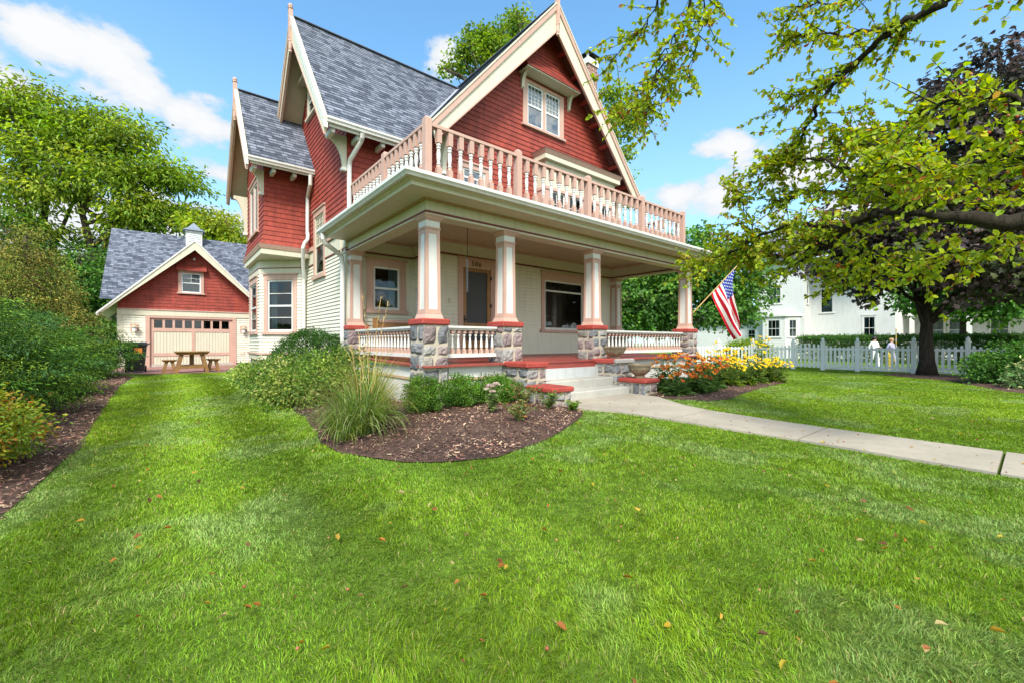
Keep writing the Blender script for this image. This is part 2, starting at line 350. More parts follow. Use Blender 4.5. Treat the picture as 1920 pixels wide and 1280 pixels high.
# ------------------------------------------------------------------ terrain
def sst(a, b, x):
    t = min(1, max(0, (x - a) / (b - a))); return t * t * (3 - 2 * t)
def gz(x, y):
    z = .085 * sst(1.5, 5.0, y) * sst(-.6, 1.5, x) * (1 - sst(12.5, 17, x)) * (1 - sst(15, 19, y))
    z -= .30 * sst(22, 30, x)
    return z
def sheet(name, poly, lift, mat, step=.4, kind='structure', mound=0.0, jit=0.0, seed=1, thick=0.0, label=None):
    """ground sheet: polygon triangulated with interior points, laid on the terrain"""
    rnd = random.Random(seed)
    pts = [Vector(p) for p in poly]; n = len(pts)
    dense = []
    for i in range(n):
        a, b = pts[i], pts[(i + 1) % n]; k = max(1, int((b - a).length / step))
        for j in range(k):
            q = a.lerp(b, j / k)
            if jit: q = q + Vector((rnd.uniform(-jit, jit), rnd.uniform(-jit, jit)))
            dense.append(q)
    xs = [p.x for p in pts]; ys = [p.y for p in pts]
    P = np.array([(p.x, p.y) for p in dense])
    inner = []
    gx = min(xs)
    while gx < max(xs):
        gy = min(ys)
        while gy < max(ys):
            q = Vector((gx + rnd.uniform(-.3, .3) * step, gy + rnd.uniform(-.3, .3) * step))
            if inside(P, np.array([[q.x, q.y]]))[0] and min((q - d).length for d in dense) > step * .45: inner.append(q)
            gy += step
        gx += step
    vs, es, fs, *_ = delaunay_2d_cdt(dense + inner, [], [list(range(len(dense)))], 1, 1e-5)
    def h(p):
        z = gz(p.x, p.y) + lift
        if mound:
            dmin = min((p - d).length for d in dense); z += mound * sst(0, .5, dmin) * (.8 + .4 * math.sin(p.x * 5.1) * math.cos(p.y * 4.3))
        return z
    mb = MB(); V = [(p.x, p.y, h(p)) for p in vs]
    for f in fs:
        q = [V[i] for i in f]; mb.face(q, [(a[0], a[1]) for a in q])
    if thick:
        for i in range(len(dense)):
            a, b = V[i], V[(i + 1) % len(dense)]; mb.face([(a[0], a[1], a[2] - thick), (b[0], b[1], b[2] - thick), b, a])
    o = mb.build(name, mat); tag(o, label, kind=kind); return o
def inside(P, Q):
    x, y = Q[:, 0], Q[:, 1]; r = np.zeros(len(Q), bool); n = len(P)
    for i in range(n):
        x0, y0 = P[i]; x1, y1 = P[(i + 1) % n]
        c = ((y0 > y) != (y1 > y)); xi = (x1 - x0) * (y - y0) / ((y1 - y0) if y1 != y0 else 1e-9) + x0
        r ^= c & (x < xi)
    return r
def groundmat():
    m, nt, N, L, B = new_mat('lawn_ground'); tc = N.new('ShaderNodeTexCoord')
    n1 = noise(N, L, .35, 5, .6, tc.outputs['Object']); n2 = noise(N, L, 9, 6, .7, tc.outputs['Object'])
    r = ramp(N, L, n1.outputs[0], [(.3, (.09, .17, .02)), (.55, (.125, .215, .026)), (.75, (.16, .24, .05))])
    # soil and thatch where the blades are modelled, plain turf beyond
    sp = N.new('ShaderNodeSeparateXYZ'); L.new(tc.outputs['Object'], sp.inputs[0]); mk = None
    for (o_, a_, b_) in ((0, 21.5, 23.5), (1, 19, 21), (0, -2, -4)):
        q_ = N.new('ShaderNodeMapRange'); q_.inputs[1].default_value = a_; q_.inputs[2].default_value = b_; L.new(sp.outputs[o_], q_.inputs[0])
        if mk is None: mk = q_.outputs[0]
        else:
            mm = N.new('ShaderNodeMath'); mm.operation = 'MAXIMUM'; L.new(mk, mm.inputs[0]); L.new(q_.outputs[0], mm.inputs[1]); mk = mm.outputs[0]
    n3 = noise(N, L, 30, 5, .7, tc.outputs['Object']); th = ramp(N, L, n3.outputs[0], [(.35, (.06, .105, .014)), (.6, (.11, .18, .022)), (.78, (.17, .15, .055))])
    rr_ = mixc(N, L, mk, th.outputs[0], r.outputs[0])
    r2 = ramp(N, L, n2.outputs[0], [(.3, (.62, .62, .62)), (.7, (1.15, 1.15, 1.1))])
    L.new(mixc(N, L, 1., rr_, r2.outputs[0], 'MULTIPLY'), B.inputs['Base Color']); B.inputs['Roughness'].default_value = .95
    B.inputs['Specular IOR Level'].default_value = .1; bump(N, L, n2.outputs[0], .8, .04, B); return m
def mulchmat():
    m, nt, N, L, B = new_mat('mulch_ground'); tc = N.new('ShaderNodeTexCoord')
    n1 = noise(N, L, 1.1, 4, .6, tc.outputs['Object']); n2 = noise(N, L, 45, 6, .75, tc.outputs['Object'], .6)
    r = ramp(N, L, n2.outputs[0], [(.28, (.035, .02, .015)), (.5, (.13, .07, .05)), (.72, (.27, .165, .12))])
    r2 = ramp(N, L, n1.outputs[0], [(.35, (.55, .5, .5)), (.6, (1.1, 1.05, 1.0))])
    L.new(mixc(N, L, 1., r.outputs[0], r2.outputs[0], 'MULTIPLY'), B.inputs['Base Color']); B.inputs['Roughness'].default_value = .95
    bump(N, L, n2.outputs[0], 1., .05, B); return m
def build_ground():
    xs = [-600, -250, -100, -50, -25, -14] + [-10 + .8 * k for k in range(56)] + [38, 45, 60, 100, 250, 600]
    ys = [-600, -200, -60, -20, -8] + [-5 + .8 * k for k in range(44)] + [34, 45, 70, 120, 250, 600]
    mb = MB()
    for i in range(len(xs) - 1):
        for j in range(len(ys) - 1):
            q = [(xs[i], ys[j]), (xs[i + 1], ys[j]), (xs[i + 1], ys[j + 1]), (xs[i], ys[j + 1])]
            mb.face([(x, y, gz(x, y)) for x, y in q], q)
    o = mb.build('lawn', groundmat(), smooth=True); tag(o, kind='structure')
build_ground()
BED = [(1.42, 5.55), (1.24, 4.66), (1.31, 4.19), (1.44, 3.85), (1.63, 3.58), (1.82, 3.40), (2.06, 3.27), (2.38, 3.22), (2.81, 3.28), (3.47, 3.49), (4.2, 3.85), (4.85, 4.25), (5.0, 4.7), (5.2, 6.0), (3.2, 6.2), (3.2, 13.2), (2.1, 14.4), (2.0, 15.0), (1.75, 14.0), (1.7, 10.6), (1.55, 7.9), (1.5, 6.4)]
FBED = [(7.3, 5.9), (7.2, 4.35), (7.6, 3.75), (8.2, 3.62), (9.4, 3.85), (11.0, 4.05), (12.2, 4.1), (12.9, 4.2), (12.9, 5.0), (11.8, 6.1)]
LBED = [(-.82, 3.6), (-.80, 4.6), (-.72, 5.2), (-.72, 6.45), (-.78, 8.5), (-.86, 11.7), (-.90, 15.3), (-.80, 18.6), (-1.6, 21.5), (-6, 22), (-6, 3.6)]
RBED = [(19.3, 3.4), (18.6, 2.6), (17.6, 1.55), (16.2, .95), (14.9, .45), (14.3, -.3), (14.5, -3), (20.7, -3), (20.7, 3.2)]
PATH = [(5.0, 4.45), (5.31, 3.9), (5.45, 3.0), (5.57, 1.7), (5.43, .1), (5.43, -8), (6.53, -8), (6.53, .1), (6.61, 1.94), (6.59, 3.3), (6.74, 3.8), (7.2, 4.5), (7.2, 5.3), (5.2, 5.3), (5.0, 4.8)]
DRIVE = [(-1.6, 25.6), (-1.6, 21.2), (-.9, 20.2), (-.1, 19.6), (2.4, 19.35), (8, 19.2), (8, 25.6)]
mulch = mulchmat()
sheet('mulch_bed', BED, .012, mulch, .3, mound=.03, jit=.035); sheet('mulch_bed', FBED, .012, mulch, .35, mound=.03, jit=.03, seed=2)
sheet('mulch_bed', LBED, .012, mulch, .45, mound=.03, jit=.05, seed=3); sheet('mulch_bed', RBED, .012, mulch, .45, mound=.03, jit=.05, seed=4)
sheet('brick_driveway', DRIVE, .016, M['paver'], 1.2)
# concrete path in slabs with real joints
def build_path():
    mat = paint('path_concrete', (.34, .30, .235), .88, .17, 1.6, .6, (.17, .14, .10), .38)
    cuts = [5.3, 3.2, 1.7, .2, -1.3, -2.8, -8]
    def xr(y):
        lo = np.interp(y, [.1, 1.7, 3.0, 3.9, 4.45, 4.8, 5.3], [5.42, 5.56, 5.44, 5.30, 4.97, 5.1, 5.2]); hi = np.interp(y, [.1, 1.94, 3.3, 3.8, 4.5, 5.3], [6.54, 6.62, 6.60, 6.75, 7.2, 7.2]); return lo, hi
    mb = MB()
    for a, b in zip(cuts, cuts[1:]):
        ys = np.linspace(a - .012, b + .012, 9)
        for y0, y1 in zip(ys, ys[1:]):
            l0, h0 = xr(y0); l1, h1 = xr(y1)
            z = lambda x, y: gz(x, y) + .03
            q = [(l1, y1), (h1, y1), (h0, y0), (l0, y0)]
            mb.face([(x, y, z(x, y)) for x, y in q], q)
            for (x0_, y0_), (x1_, y1_) in (((l0, y0), (l1, y1)), ((h1, y1), (h0, y0))):
                mb.face([(x0_, y0_, -.1), (x1_, y1_, -.1), (x1_, y1_, z(x1_, y1_)), (x0_, y0_, z(x0_, y0_))])
        for y, s in ((ys[0], 1), (ys[-1], -1)):
            l, h = xr(y); e = [(l, y, -.1), (h, y, -.1), (h, y, gz(h, y) + .03), (l, y, gz(l, y) + .03)]; mb.face(e if s < 0 else e[::-1])
    o = mb.build('front_path', mat); tag(o, kind='structure')
    sheet('public_sidewalk', [(23.2, -30), (24.8, -30), (24.8, 30), (23.2, 30)], .02, mat, 4)
build_path()

# ------------------------------------------------------------------ the house
HOUSE = empty('house', (7.5, 9.0, .1), "red shingled and cream clapboard gabled house with a columned front porch and balcony above it", "house")
DIR = lambda A, B: (Vector((B[0] - A[0], B[1] - A[1], 0)).normalized())
def clap(mb, A, B, z0, z1, e, t, opens=(), ur=None, flare=None, ext=(1, 1), base=0.0):
    """lapped boards from A to B (outside on the right hand), cut round openings (u0,u1,z0,z1)"""
    A3 = Vector((A[0], A[1], 0)); d = DIR(A, B); nrm = Vector((d.y, -d.x, 0)); Lw = (Vector(B) - Vector(A)).length
    n = max(1, round((z1 - z0) / e)); e = (z1 - z0) / n
    for k in range(n):
        za, zb = z0 + k * e, z0 + (k + 1) * e; zm = (za + zb) / 2
        if ur is None: spans = [(0, Lw)]; cut = False
        else:
            r = ur(zm)
            if r is None: continue
            spans = [(max(0, r[0]), min(Lw, r[1]))]; cut = True
            if spans[0][1] <= spans[0][0]: continue
        for (u0, u1, a, b) in opens:
            if a < zm < b:
                ns = []
                for s in spans:
                    if u1 <= s[0] or u0 >= s[1]: ns.append(s); continue
                    if u0 > s[0]: ns.append((s[0], u0))
                    if u1 < s[1]: ns.append((u1, s[1]))
                spans = ns
        oa = base + (flare(za) if flare else 0); ob = base + (flare(zb) if flare else 0)
        for (u0, u1) in spans:
            x0 = ext[0] if (u0 < 1e-6) else 0; x1 = ext[1] if (u1 > Lw - 1e-6) else 0
            P = lambda u, o, z: A3 + d * u + nrm * o + Vector((0, 0, z))
            bo = oa + t
            mb.face([P(u0 - x0 * bo, bo, za), P(u1 + x1 * bo, bo, za), P(u1 + x1 * ob, ob, zb), P(u0 - x0 * ob, ob, zb)], [(u0, k * e), (u1, k * e), (u1, (k + 1) * e), (u0, (k + 1) * e)])
            mb.face([P(u0 - x0 * oa, oa, za), P(u1 + x1 * oa, oa, za), P(u1 + x1 * bo, bo, za), P(u0 - x0 * bo, bo, za)])
def P2(A, B):
    A3 = Vector((A[0], A[1], 0)); d = DIR(A, B); nrm = Vector((d.y, -d.x, 0))
    return lambda u, o, z: A3 + d * u + nrm * o + Vector((0, 0, z))
def wbox(mb, P, u0, u1, o0, o1, z0, z1):
    mb.hexa([P(u0, o1, z0), P(u1, o1, z0), P(u1, o0, z0), P(u0, o0, z0), P(u0, o1, z1), P(u1, o1, z1), P(u1, o0, z1), P(u0, o0, z1)])
def window(parent, A, B, u0, u1, z0, z1, cw=.13, ch=.2, sill=.05, trim='pink', sash='white', sashes=1, vert=None, meet=None, munt=(), cur=None, glass='glass', proud=.035, name='window', head=True, room='dark', split=None, sillw=.05, mw=.009, msash=None):
    """double-hung style window; (u0..z1) is the opening; munt = (pane column, x divisions, y divisions, part 'u' upper / 'a' all)"""
    P = P2(A, B); mb = MB()
    wbox(mb, P, u0 - cw, u0, -.02, proud, z0, z1); wbox(mb, P, u1, u1 + cw, -.02, proud, z0, z1)
    wbox(mb, P, u0 - cw, u1 + cw, -.02, proud + .004, z1, z1 + ch)
    if head: wbox(mb, P, u0 - cw - .03, u1 + cw + .03, -.01, proud + .035, z1 + ch, z1 + ch + .04)
    wbox(mb, P, u0 - cw - sillw, u1 + cw + sillw, -.02, proud + .045, z0 - sill, z0)
    cols = split or [(u0, u1)]
    for a, b in zip(cols, cols[1:]): wbox(mb, P, a[1], b[0], -.02, proud - .004, z0, z1)
    # reveals
    w = mb.build(name, M[trim], parent)
    zm = meet if meet else (z0 + z1) / 2
    for (a, b) in cols:
        sb = MB(); f = .045
        wbox(sb, P, a, a + f, -.03, .012, z0, z1); wbox(sb, P, b - f, b, -.03, .012, z0, z1)
        wbox(sb, P, a + f, b - f, -.03, .012, z1 - f, z1); wbox(sb, P, a + f, b - f, -.03, .012, z0, z0 + f * 1.4)
        if sashes == 2: wbox(sb, P, a + f, b - f, -.03, .014, zm - .025, zm + .025)
        mb_ = sb if msash is None else MB()
        for (nx, ny, part) in munt:
            lo, hi = (zm + .025, z1 - f) if part == 'u' else ((z0 + f * 1.4, zm - .025) if part == 'l' else (z0 + f * 1.4, z1 - f))
            for i in range(1, nx): x = a + f + (b - a - 2 * f) * i / nx; wbox(mb_, P, x - mw, x + mw, -.012, .006, lo, hi)
            for j in range(1, ny): z = lo + (hi - lo) * j / ny; wbox(mb_, P, a + f, b - f, -.012, .0055, z - mw, z + mw)
        sb.build('sash', M[sash], w)
        if msash: mb_.build('leaded_bar', M[msash], w)
        gb = MB(); gb.face([P(a + f * .5, -.008, z0 + .02), P(b - f * .5, -.008, z0 + .02), P(b - f * .5, -.008, z1 - .02), P(a + f * .5, -.008, z1 - .02)]); gb.build('pane', M[glass], w)
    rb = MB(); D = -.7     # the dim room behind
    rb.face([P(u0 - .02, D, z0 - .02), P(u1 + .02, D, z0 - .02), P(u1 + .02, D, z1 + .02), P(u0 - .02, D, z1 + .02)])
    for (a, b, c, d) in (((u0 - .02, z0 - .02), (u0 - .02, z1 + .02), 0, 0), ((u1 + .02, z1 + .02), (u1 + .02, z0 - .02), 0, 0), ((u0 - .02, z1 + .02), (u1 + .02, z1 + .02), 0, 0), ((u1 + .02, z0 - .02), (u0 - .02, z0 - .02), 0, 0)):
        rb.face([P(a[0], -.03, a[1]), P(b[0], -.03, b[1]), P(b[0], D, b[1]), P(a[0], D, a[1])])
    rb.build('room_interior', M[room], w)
    for (ca, cb, mat) in (cur or ()):
        cbm = MB(); n = 24
        for k in range(n):
            x0, x1 = ca + (cb - ca) * k / n, ca + (cb - ca) * (k + 1) / n
            o0, o1 = -.09 + .025 * math.sin(k * 1.7), -.09 + .025 * math.sin((k + 1) * 1.7)
            cbm.face([P(x0, o0, z0), P(x1, o1, z0), P(x1, o1, z1), P(x0, o0, z1)])
        cbm.build('curtain', M[mat], w)
    return w
XL, YF, XR = 3.247, 6.177, 11.62
RX, RY, GX, GY = 3.22, 9.95, 4.88, 8.85
# openings (relative to the start of each wall line)
W_REC = ((RX, RY), (GX, RY)); W_PERP = ((GX, RY), (GX, GY)); W_FR = ((GX, GY), (11.9, GY)); W_LEFT = ((RX, 16.3), (RX, RY)); W_RIGHT = ((11.9, GY), (11.9, 17))
def build_walls():
    lo = MB()
    clap(lo, *W_REC, .80, 3.60, .09, .022, [(.58, 1.32, 1.85, 2.98)], ext=(1, 0)); clap(lo, *W_PERP, .80, 3.60, .09, .022, [(.14, .42, 1.75, 2.45)], ext=(0, 1))
    clap(lo, *W_FR, .80, 3.60, .09, .022, [(.76, 1.62, .8, 2.98), (3.46, 5.16, 1.44, 2.95)], ext=(1, 1))
    clap(lo, *W_LEFT, .78, 3.62, .09, .022, [(3.78, 4.66, 2.86, 4.6)], ext=(0, 1)); clap(lo, *W_RIGHT, .5, 3.62, .09, .022, ext=(1, 0))
    # canted bay below
    b1, b2, b3 = (2.15, 16.25), (2.15, 14.35), (3.05, 13.45)
    clap(lo, b1, b2, .78, 3.3, .09, .022, [(.35, 1.55, 1.42, 2.92)], ext=(0, .41)); clap(lo, b2, b3, .78, 3.3, .09, .022, [(.24, 1.08, 1.40, 2.95)], ext=(.41, .41)); clap(lo, b3, (RX, 13.45), .78, 3.3, .09, .022, ext=(.41, 0))
    lo.build('clapboard_wall', M['creamsiding'], HOUSE)
    up = MB()
    fl = lambda z: .11 * max(0, (4.35 - z) / .6) ** 2
    clap(up, (RX, RY), (4.91, RY), 3.5, 5.95, .13, .014, ext=(1, 0)); clap(up, (4.91, RY), (4.91, GY), 3.5, 5.95, .13, .014, ext=(0, 1))
    g1 = lambda z: None if z > 10.28 else (max(0, 8.4 - 4.91 - (10.34 - z) / 1.17), min(6.99, 8.4 - 4.91 + (10.34 - z) / 1.17))
    clap(up, (4.91, GY), (11.9, GY), 3.5, 10.3, .13, .014, [(.70, 1.42, 3.5, 5.46), (2.78, 4.12, 7.06, 8.3)], ur=g1)
    g2 = lambda z: (0, 6.35) if z < 5.7 else (None if z > 9.6 else (3.8 - (9.66 - z) / 1.28, 3.8 + (9.66 - z) / 1.28))
    clap(up, *W_LEFT, 3.76, 9.6, .13, .014, [(3.78, 4.66, 2.9, 4.56), (3.07, 3.78, 7.48, 8.4)], ur=g2, flare=None)
    clap(up, *W_RIGHT, 3.6, 5.95, .13, .018)
    g3 = lambda z: (0, 2.9) if z < 5.75 else (None if z > 8.3 else (1.45 - (8.34 - z) / 1.28, 1.45 + (8.34 - z) / 1.28))
    clap(up, (2.07, 16.05), (2.07, 13.15), 3.76, 8.3, .13, .014, [(.75, 2.1, 4.25, 5.75)], ur=g3, flare=fl)
    clap(up, (2.07, 13.15), (RX, 13.15), 3.76, 5.85, .13, .014, flare=fl, ext=(1, 0)); clap(up, (RX, 16.05), (2.07, 16.05), 3.76, 5.85, .13, .014, flare=fl, ext=(0, 1))
    up.build('shingle_wall', M['redwall'], HOUSE)
    # corner boards, friezes, belts
    tr = MB()
    tr.box(RX - .02, RX + .12, RY - .022, RY + .05, .8, 3.6); tr.box(RX - .022, RX + .01, RY, RY + .14, .8, 3.6)
    for (A, B, e0, e1) in ((*W_REC, .03, 0), (*W_PERP, 0, .02), (*W_FR, .02, .03)):
        P = P2(A, B); l = (Vector(B) - Vector(A)).length
        wbox(tr, P, -e0, l + e1, -.01, .026, 3.247, 3.56)
    P = P2(*W_LEFT); wbox(tr, P, 3.1, 3.68, -.01, .026, 3.29, 3.62); wbox(tr, P, 4.76, 6.35, -.01, .026, 3.29, 3.62)
    for (A, B) in (((2.15, 16.25), (2.15, 14.35)), ((2.15, 14.35), (3.05, 13.45)), ((3.05, 13.45), (RX, 13.45))):
        P = P2(A, B); l = (Vector(B) - Vector(A)).length; wbox(tr, P, -.008, l + .008, -.01, .022, 3.29, 3.6); wbox(tr, P, -.006, l + .006, -.01, .020, 3.13, 3.262)
        wbox(tr, P, -.006, l + .006, -.01, .024, .62, .78)
    # bay overhang: cream belt and soffit
    tr.box(1.995, RX, 13.075, 16.13, 3.50, 3.645)
    tr.build_split('frieze_board', M['cream'], HOUSE)
    rl = MB()
    for (A, B, e0, e1) in ((*W_REC, .03, 0), (*W_PERP, 0, .036), (*W_FR, .036, .03)):
        P = P2(A, B); l = (Vector(B) - Vector(A)).length; wbox(rl, P, -e0, l + e1, -.01, .038, 3.208, 3.246)
    P = P2(*W_LEFT); wbox(rl, P, 3.1, 3.68, -.01, .032, 3.262, 3.289); wbox(rl, P, 4.76, 6.35 + .03, -.01, .032, 3.262, 3.289)
    for (A, B) in (((2.15, 16.25), (2.15, 14.35)), ((2.15, 14.35), (3.05, 13.45)), ((3.05, 13.45), (RX, 13.45))):
        P = P2(A, B); l = (Vector(B) - Vector(A)).length; wbox(rl, P, -.013, l + .013, -.01, .03, 3.263, 3.289)
    rl.build_split('dark_red_moulding', M['redline'], HOUSE)
    pk = MB()
    pk.hexa([(1.975, 13.055, 3.646), (RX, 13.055, 3.646), (RX, 16.15, 3.646), (1.975, 16.15, 3.646), (1.93, 13.01, 3.755), (RX, 13.01, 3.755), (RX, 16.19, 3.755), (1.93, 16.19, 3.755)])
    P = P2(*W_LEFT); wbox(pk, P, 3.16, 3.66, -.01, .07, 3.645, 3.755); wbox(pk, P, 4.78, 6.35, -.01, .07, 3.645, 3.755)
    for (A, B) in (((2.15, 16.25), (2.15, 14.35)), ((2.15, 14.35), (3.05, 13.45)), ((3.05, 13.45), (RX, 13.45))):
        P = P2(A, B); l = (Vector(B) - Vector(A)).length; wbox(pk, P, -.025, l + .025, -.01, .06, .78, .83)
    P = P2(*W_REC); wbox(pk, P, 0, 1.62, .0, .075, 3.505, 3.552); P = P2(*W_PERP); wbox(pk, P, 0, 1.1, 0, .074, 3.505, 3.552); P = P2(*W_FR); wbox(pk, P, -.073, 6.7, 0, .075, 3.505, 3.5521)
    pk.build_split('pink_moulding', M['pink'], HOUSE)
    fo = MB(); random.seed(5)
    for (A, B, z1) in (((RX + .03, 16.2), (RX + .03, RY), .78), ((2.2, 16.2), (2.2, 14.37), .62), ((2.2, 14.37), (3.07, 13.5), .62), ((3.07, 13.5), (RX, 13.5), .62)): stone_wall(fo, A, B, -.1, z1, .28, random.Random(4))
    fo.build('stone_foundation', [M['mortar'], M['stone']], HOUSE)
STONE_C = [(.27, .27, .275), (.215, .22, .235), (.33, .32, .31), (.30, .235, .23), (.26, .20, .20), (.36, .345, .32), (.185, .19, .20), (.31, .285, .25)]
def stone_wall(mb, A, B, z0, z1, hc, rnd, bulge=.035, ext=0.0):
    """courses of rock-faced stones standing proud of the mortar"""
    P = P2(A, B); Lw = (Vector(B) - Vector(A)).length
    mb.m = 0; mb.col = (.5, .44, .34); mb.face([P(0, 0, z0), P(Lw, 0, z0), P(Lw, 0, z1), P(0, 0, z1)])
    z = z0; mb.m = 1; first = True
    while z < z1 - .03:
        h = min(hc * rnd.uniform(.65, 1.4), z1 - z)
        if z1 - z - h < .09: h = z1 - z
        u = -ext
        while u < Lw + ext - .02:
            w = hc * rnd.uniform(.8, 1.9)
            if Lw + ext - u - w < .12: w = Lw + ext - u
            c = rnd.choice(STONE_C); k = rnd.uniform(.58, .88); mb.col = tuple(min(1, x * k) for x in c)
            g = .012; nx, nz = max(4, int(w / .045)), max(4, int(h / .045)); ph = [rnd.uniform(0, 6) for _ in range(6)]; bl = bulge * rnd.uniform(.75, 1.2); tx, tz = rnd.uniform(-.3, .3), rnd.uniform(-.3, .3)
            grid = []
            for i in range(nx + 1):
                row = []
                for j in range(nz + 1):
                    a, b = i / nx, j / nz; ed = min(a, 1 - a, b, 1 - b)
                    o = -.004 if ed == 0 else bl * (min(1, ed * 3.6) ** .6) * (1 + tx * (a - .5) + tz * (b - .5)) + .020 * (rnd.random() - .5) + .010 * math.sin(a * 7 + ph[0] + 3 * b) * math.cos(b * 6 + ph[1])
                    cu = g + (w - 2 * g) * a; cz = g + (h - 2 * g) * b
                    k_ = 1 if ed == 0 else .6; cu += k_ * .008 * math.sin(b * 7 + ph[2]) * (1 if 0 < a < 1 or 0 < u + .01 else .3); cz += k_ * .009 * math.sin(a * 7 + ph[3]); cu += .008 * (.5 - a) * (abs(2 * b - 1) ** 3)
                    row.append(P(u + cu, o, z + cz))
                grid.append(row)
            for i in range(nx):
                for j in range(nz): mb.face([grid[i][j], grid[i + 1][j], grid[i + 1][j + 1], grid[i][j + 1]])
            u += w
        z += h
    mb.m = 0; mb.col = (.999, .999, .999)
def stone_block(mb, x0, x1, y0, y1, z0, z1, hc, seed, sides='lfrb'):
    rnd = random.Random(seed); i = .02
    x0 += i; x1 -= i; y0 += i; y1 -= i
    for s, (A, B) in dict(l=((x0, y1), (x0, y0)), f=((x0, y0), (x1, y0)), r=((x1, y0), (x1, y1)), b=((x1, y1), (x0, y1))).items():
        if s in sides: stone_wall(mb, A, B, z0, z1, hc, rnd, .03, .018)
    mb.m = 0; mb.face([(x0, y0, z1), (x1, y0, z1), (x1, y1, z1), (x0, y1, z1)])
build_walls()

# windows and door --------------------------------------------------
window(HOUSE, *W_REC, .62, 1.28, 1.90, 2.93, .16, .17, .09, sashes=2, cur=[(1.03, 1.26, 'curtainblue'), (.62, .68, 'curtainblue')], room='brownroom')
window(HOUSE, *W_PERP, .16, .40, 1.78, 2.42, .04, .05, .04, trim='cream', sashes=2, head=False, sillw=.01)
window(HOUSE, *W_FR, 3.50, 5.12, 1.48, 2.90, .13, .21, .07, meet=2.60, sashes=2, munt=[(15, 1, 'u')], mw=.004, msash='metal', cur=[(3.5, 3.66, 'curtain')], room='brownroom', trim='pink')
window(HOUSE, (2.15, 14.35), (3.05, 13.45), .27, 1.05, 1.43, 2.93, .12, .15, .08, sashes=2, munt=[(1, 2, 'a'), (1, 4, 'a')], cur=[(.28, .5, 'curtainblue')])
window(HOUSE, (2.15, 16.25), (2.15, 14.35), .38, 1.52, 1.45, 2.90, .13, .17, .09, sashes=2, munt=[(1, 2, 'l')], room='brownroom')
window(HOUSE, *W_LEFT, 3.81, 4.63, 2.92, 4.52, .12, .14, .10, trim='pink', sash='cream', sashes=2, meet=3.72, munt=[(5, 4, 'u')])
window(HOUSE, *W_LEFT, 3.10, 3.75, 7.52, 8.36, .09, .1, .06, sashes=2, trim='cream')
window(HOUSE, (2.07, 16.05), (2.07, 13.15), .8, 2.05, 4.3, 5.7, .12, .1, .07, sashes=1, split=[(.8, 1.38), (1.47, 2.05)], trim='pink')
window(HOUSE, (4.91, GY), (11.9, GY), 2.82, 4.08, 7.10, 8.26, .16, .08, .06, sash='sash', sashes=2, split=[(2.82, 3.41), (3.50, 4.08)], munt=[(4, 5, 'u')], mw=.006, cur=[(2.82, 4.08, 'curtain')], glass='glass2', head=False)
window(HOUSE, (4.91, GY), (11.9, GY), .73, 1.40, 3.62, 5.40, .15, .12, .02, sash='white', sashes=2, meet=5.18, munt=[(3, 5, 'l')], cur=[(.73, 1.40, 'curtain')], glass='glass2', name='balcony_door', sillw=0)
def build_door():
    A, B = W_FR; P = P2(A, B); mb = MB()
    wbox(mb, P, .62, .76, -.02, .04, .82, 2.98); wbox(mb, P, 1.60, 1.74, -.02, .04, .82, 2.98); wbox(mb, P, .62, 1.74, -.02, .043, 2.98, 3.17); wbox(mb, P, .59, 1.77, -.01, .07, 3.17, 3.206)
    d = mb.build('front_door', M['pink'], HOUSE)
    f = MB()
    wbox(f, P, .76, .86, -.04, .018, .84, 2.98); wbox(f, P, 1.50, 1.60, -.04, .018, .84, 2.98); wbox(f, P, .86, 1.50, -.04, .018, 2.87, 2.98); wbox(f, P, .86, 1.50, -.04, .018, .84, 1.16); wbox(f, P, .86, 1.50, -.04, .018, 1.50, 1.60)
    wbox(f, P, .90, 1.46, -.03, .026, .90, 1.10)
    f.build('screen_door_frame', M['wood'], d)
    s = MB(); wbox(s, P, .86, 1.50, -.03, -.012, 1.16, 1.50); wbox(s, P, .86, 1.50, -.03, -.012, 1.60, 2.87); s.build('door_screen', M['screen'], d)
    
    h = MB(); h.tube([P(.81, .02, 1.68), P(.81, .07, 1.68), P(.83, .08, 1.68)], .018, 8); wbox(h, P, .79, .83, .0, .026, 1.60, 1.78); h.build('door_handle', M['metal'], d)
    for z in (1.2, 2.0, 2.7):
        q = MB(); wbox(q, P, 1.585, 1.62, .0, .05, z, z + .09); q.build('hinge', M['metal'], d)
    q = MB(); wbox(q, P, .35, .42, 0, .045, 2.06, 2.17); q.build('doorbell', M['cream'], HOUSE)
    cu = bpy.data.curves.new('house_number', 'FONT'); cu.body = "506"; cu.size = .17; cu.extrude = .008; cu.space_character = 1.25
    t = bpy.data.objects.new('house_number_text', cu); COL.objects.link(t)
    dg = bpy.context.evaluated_depsgraph_get(); me = bpy.data.meshes.new_from_object(t.evaluated_get(dg)); bpy.data.objects.remove(t); me.name = 'house_number'
    me.materials.clear(); me.materials.append(M['brass'])
    o = bpy.data.objects.new('house_number', me); COL.objects.link(o); o.parent = d; p = P(1.0, .048, 3.005)
    o.location = p - world_loc(d); o.rotation_euler = (R(90), 0, 0)
build_door()

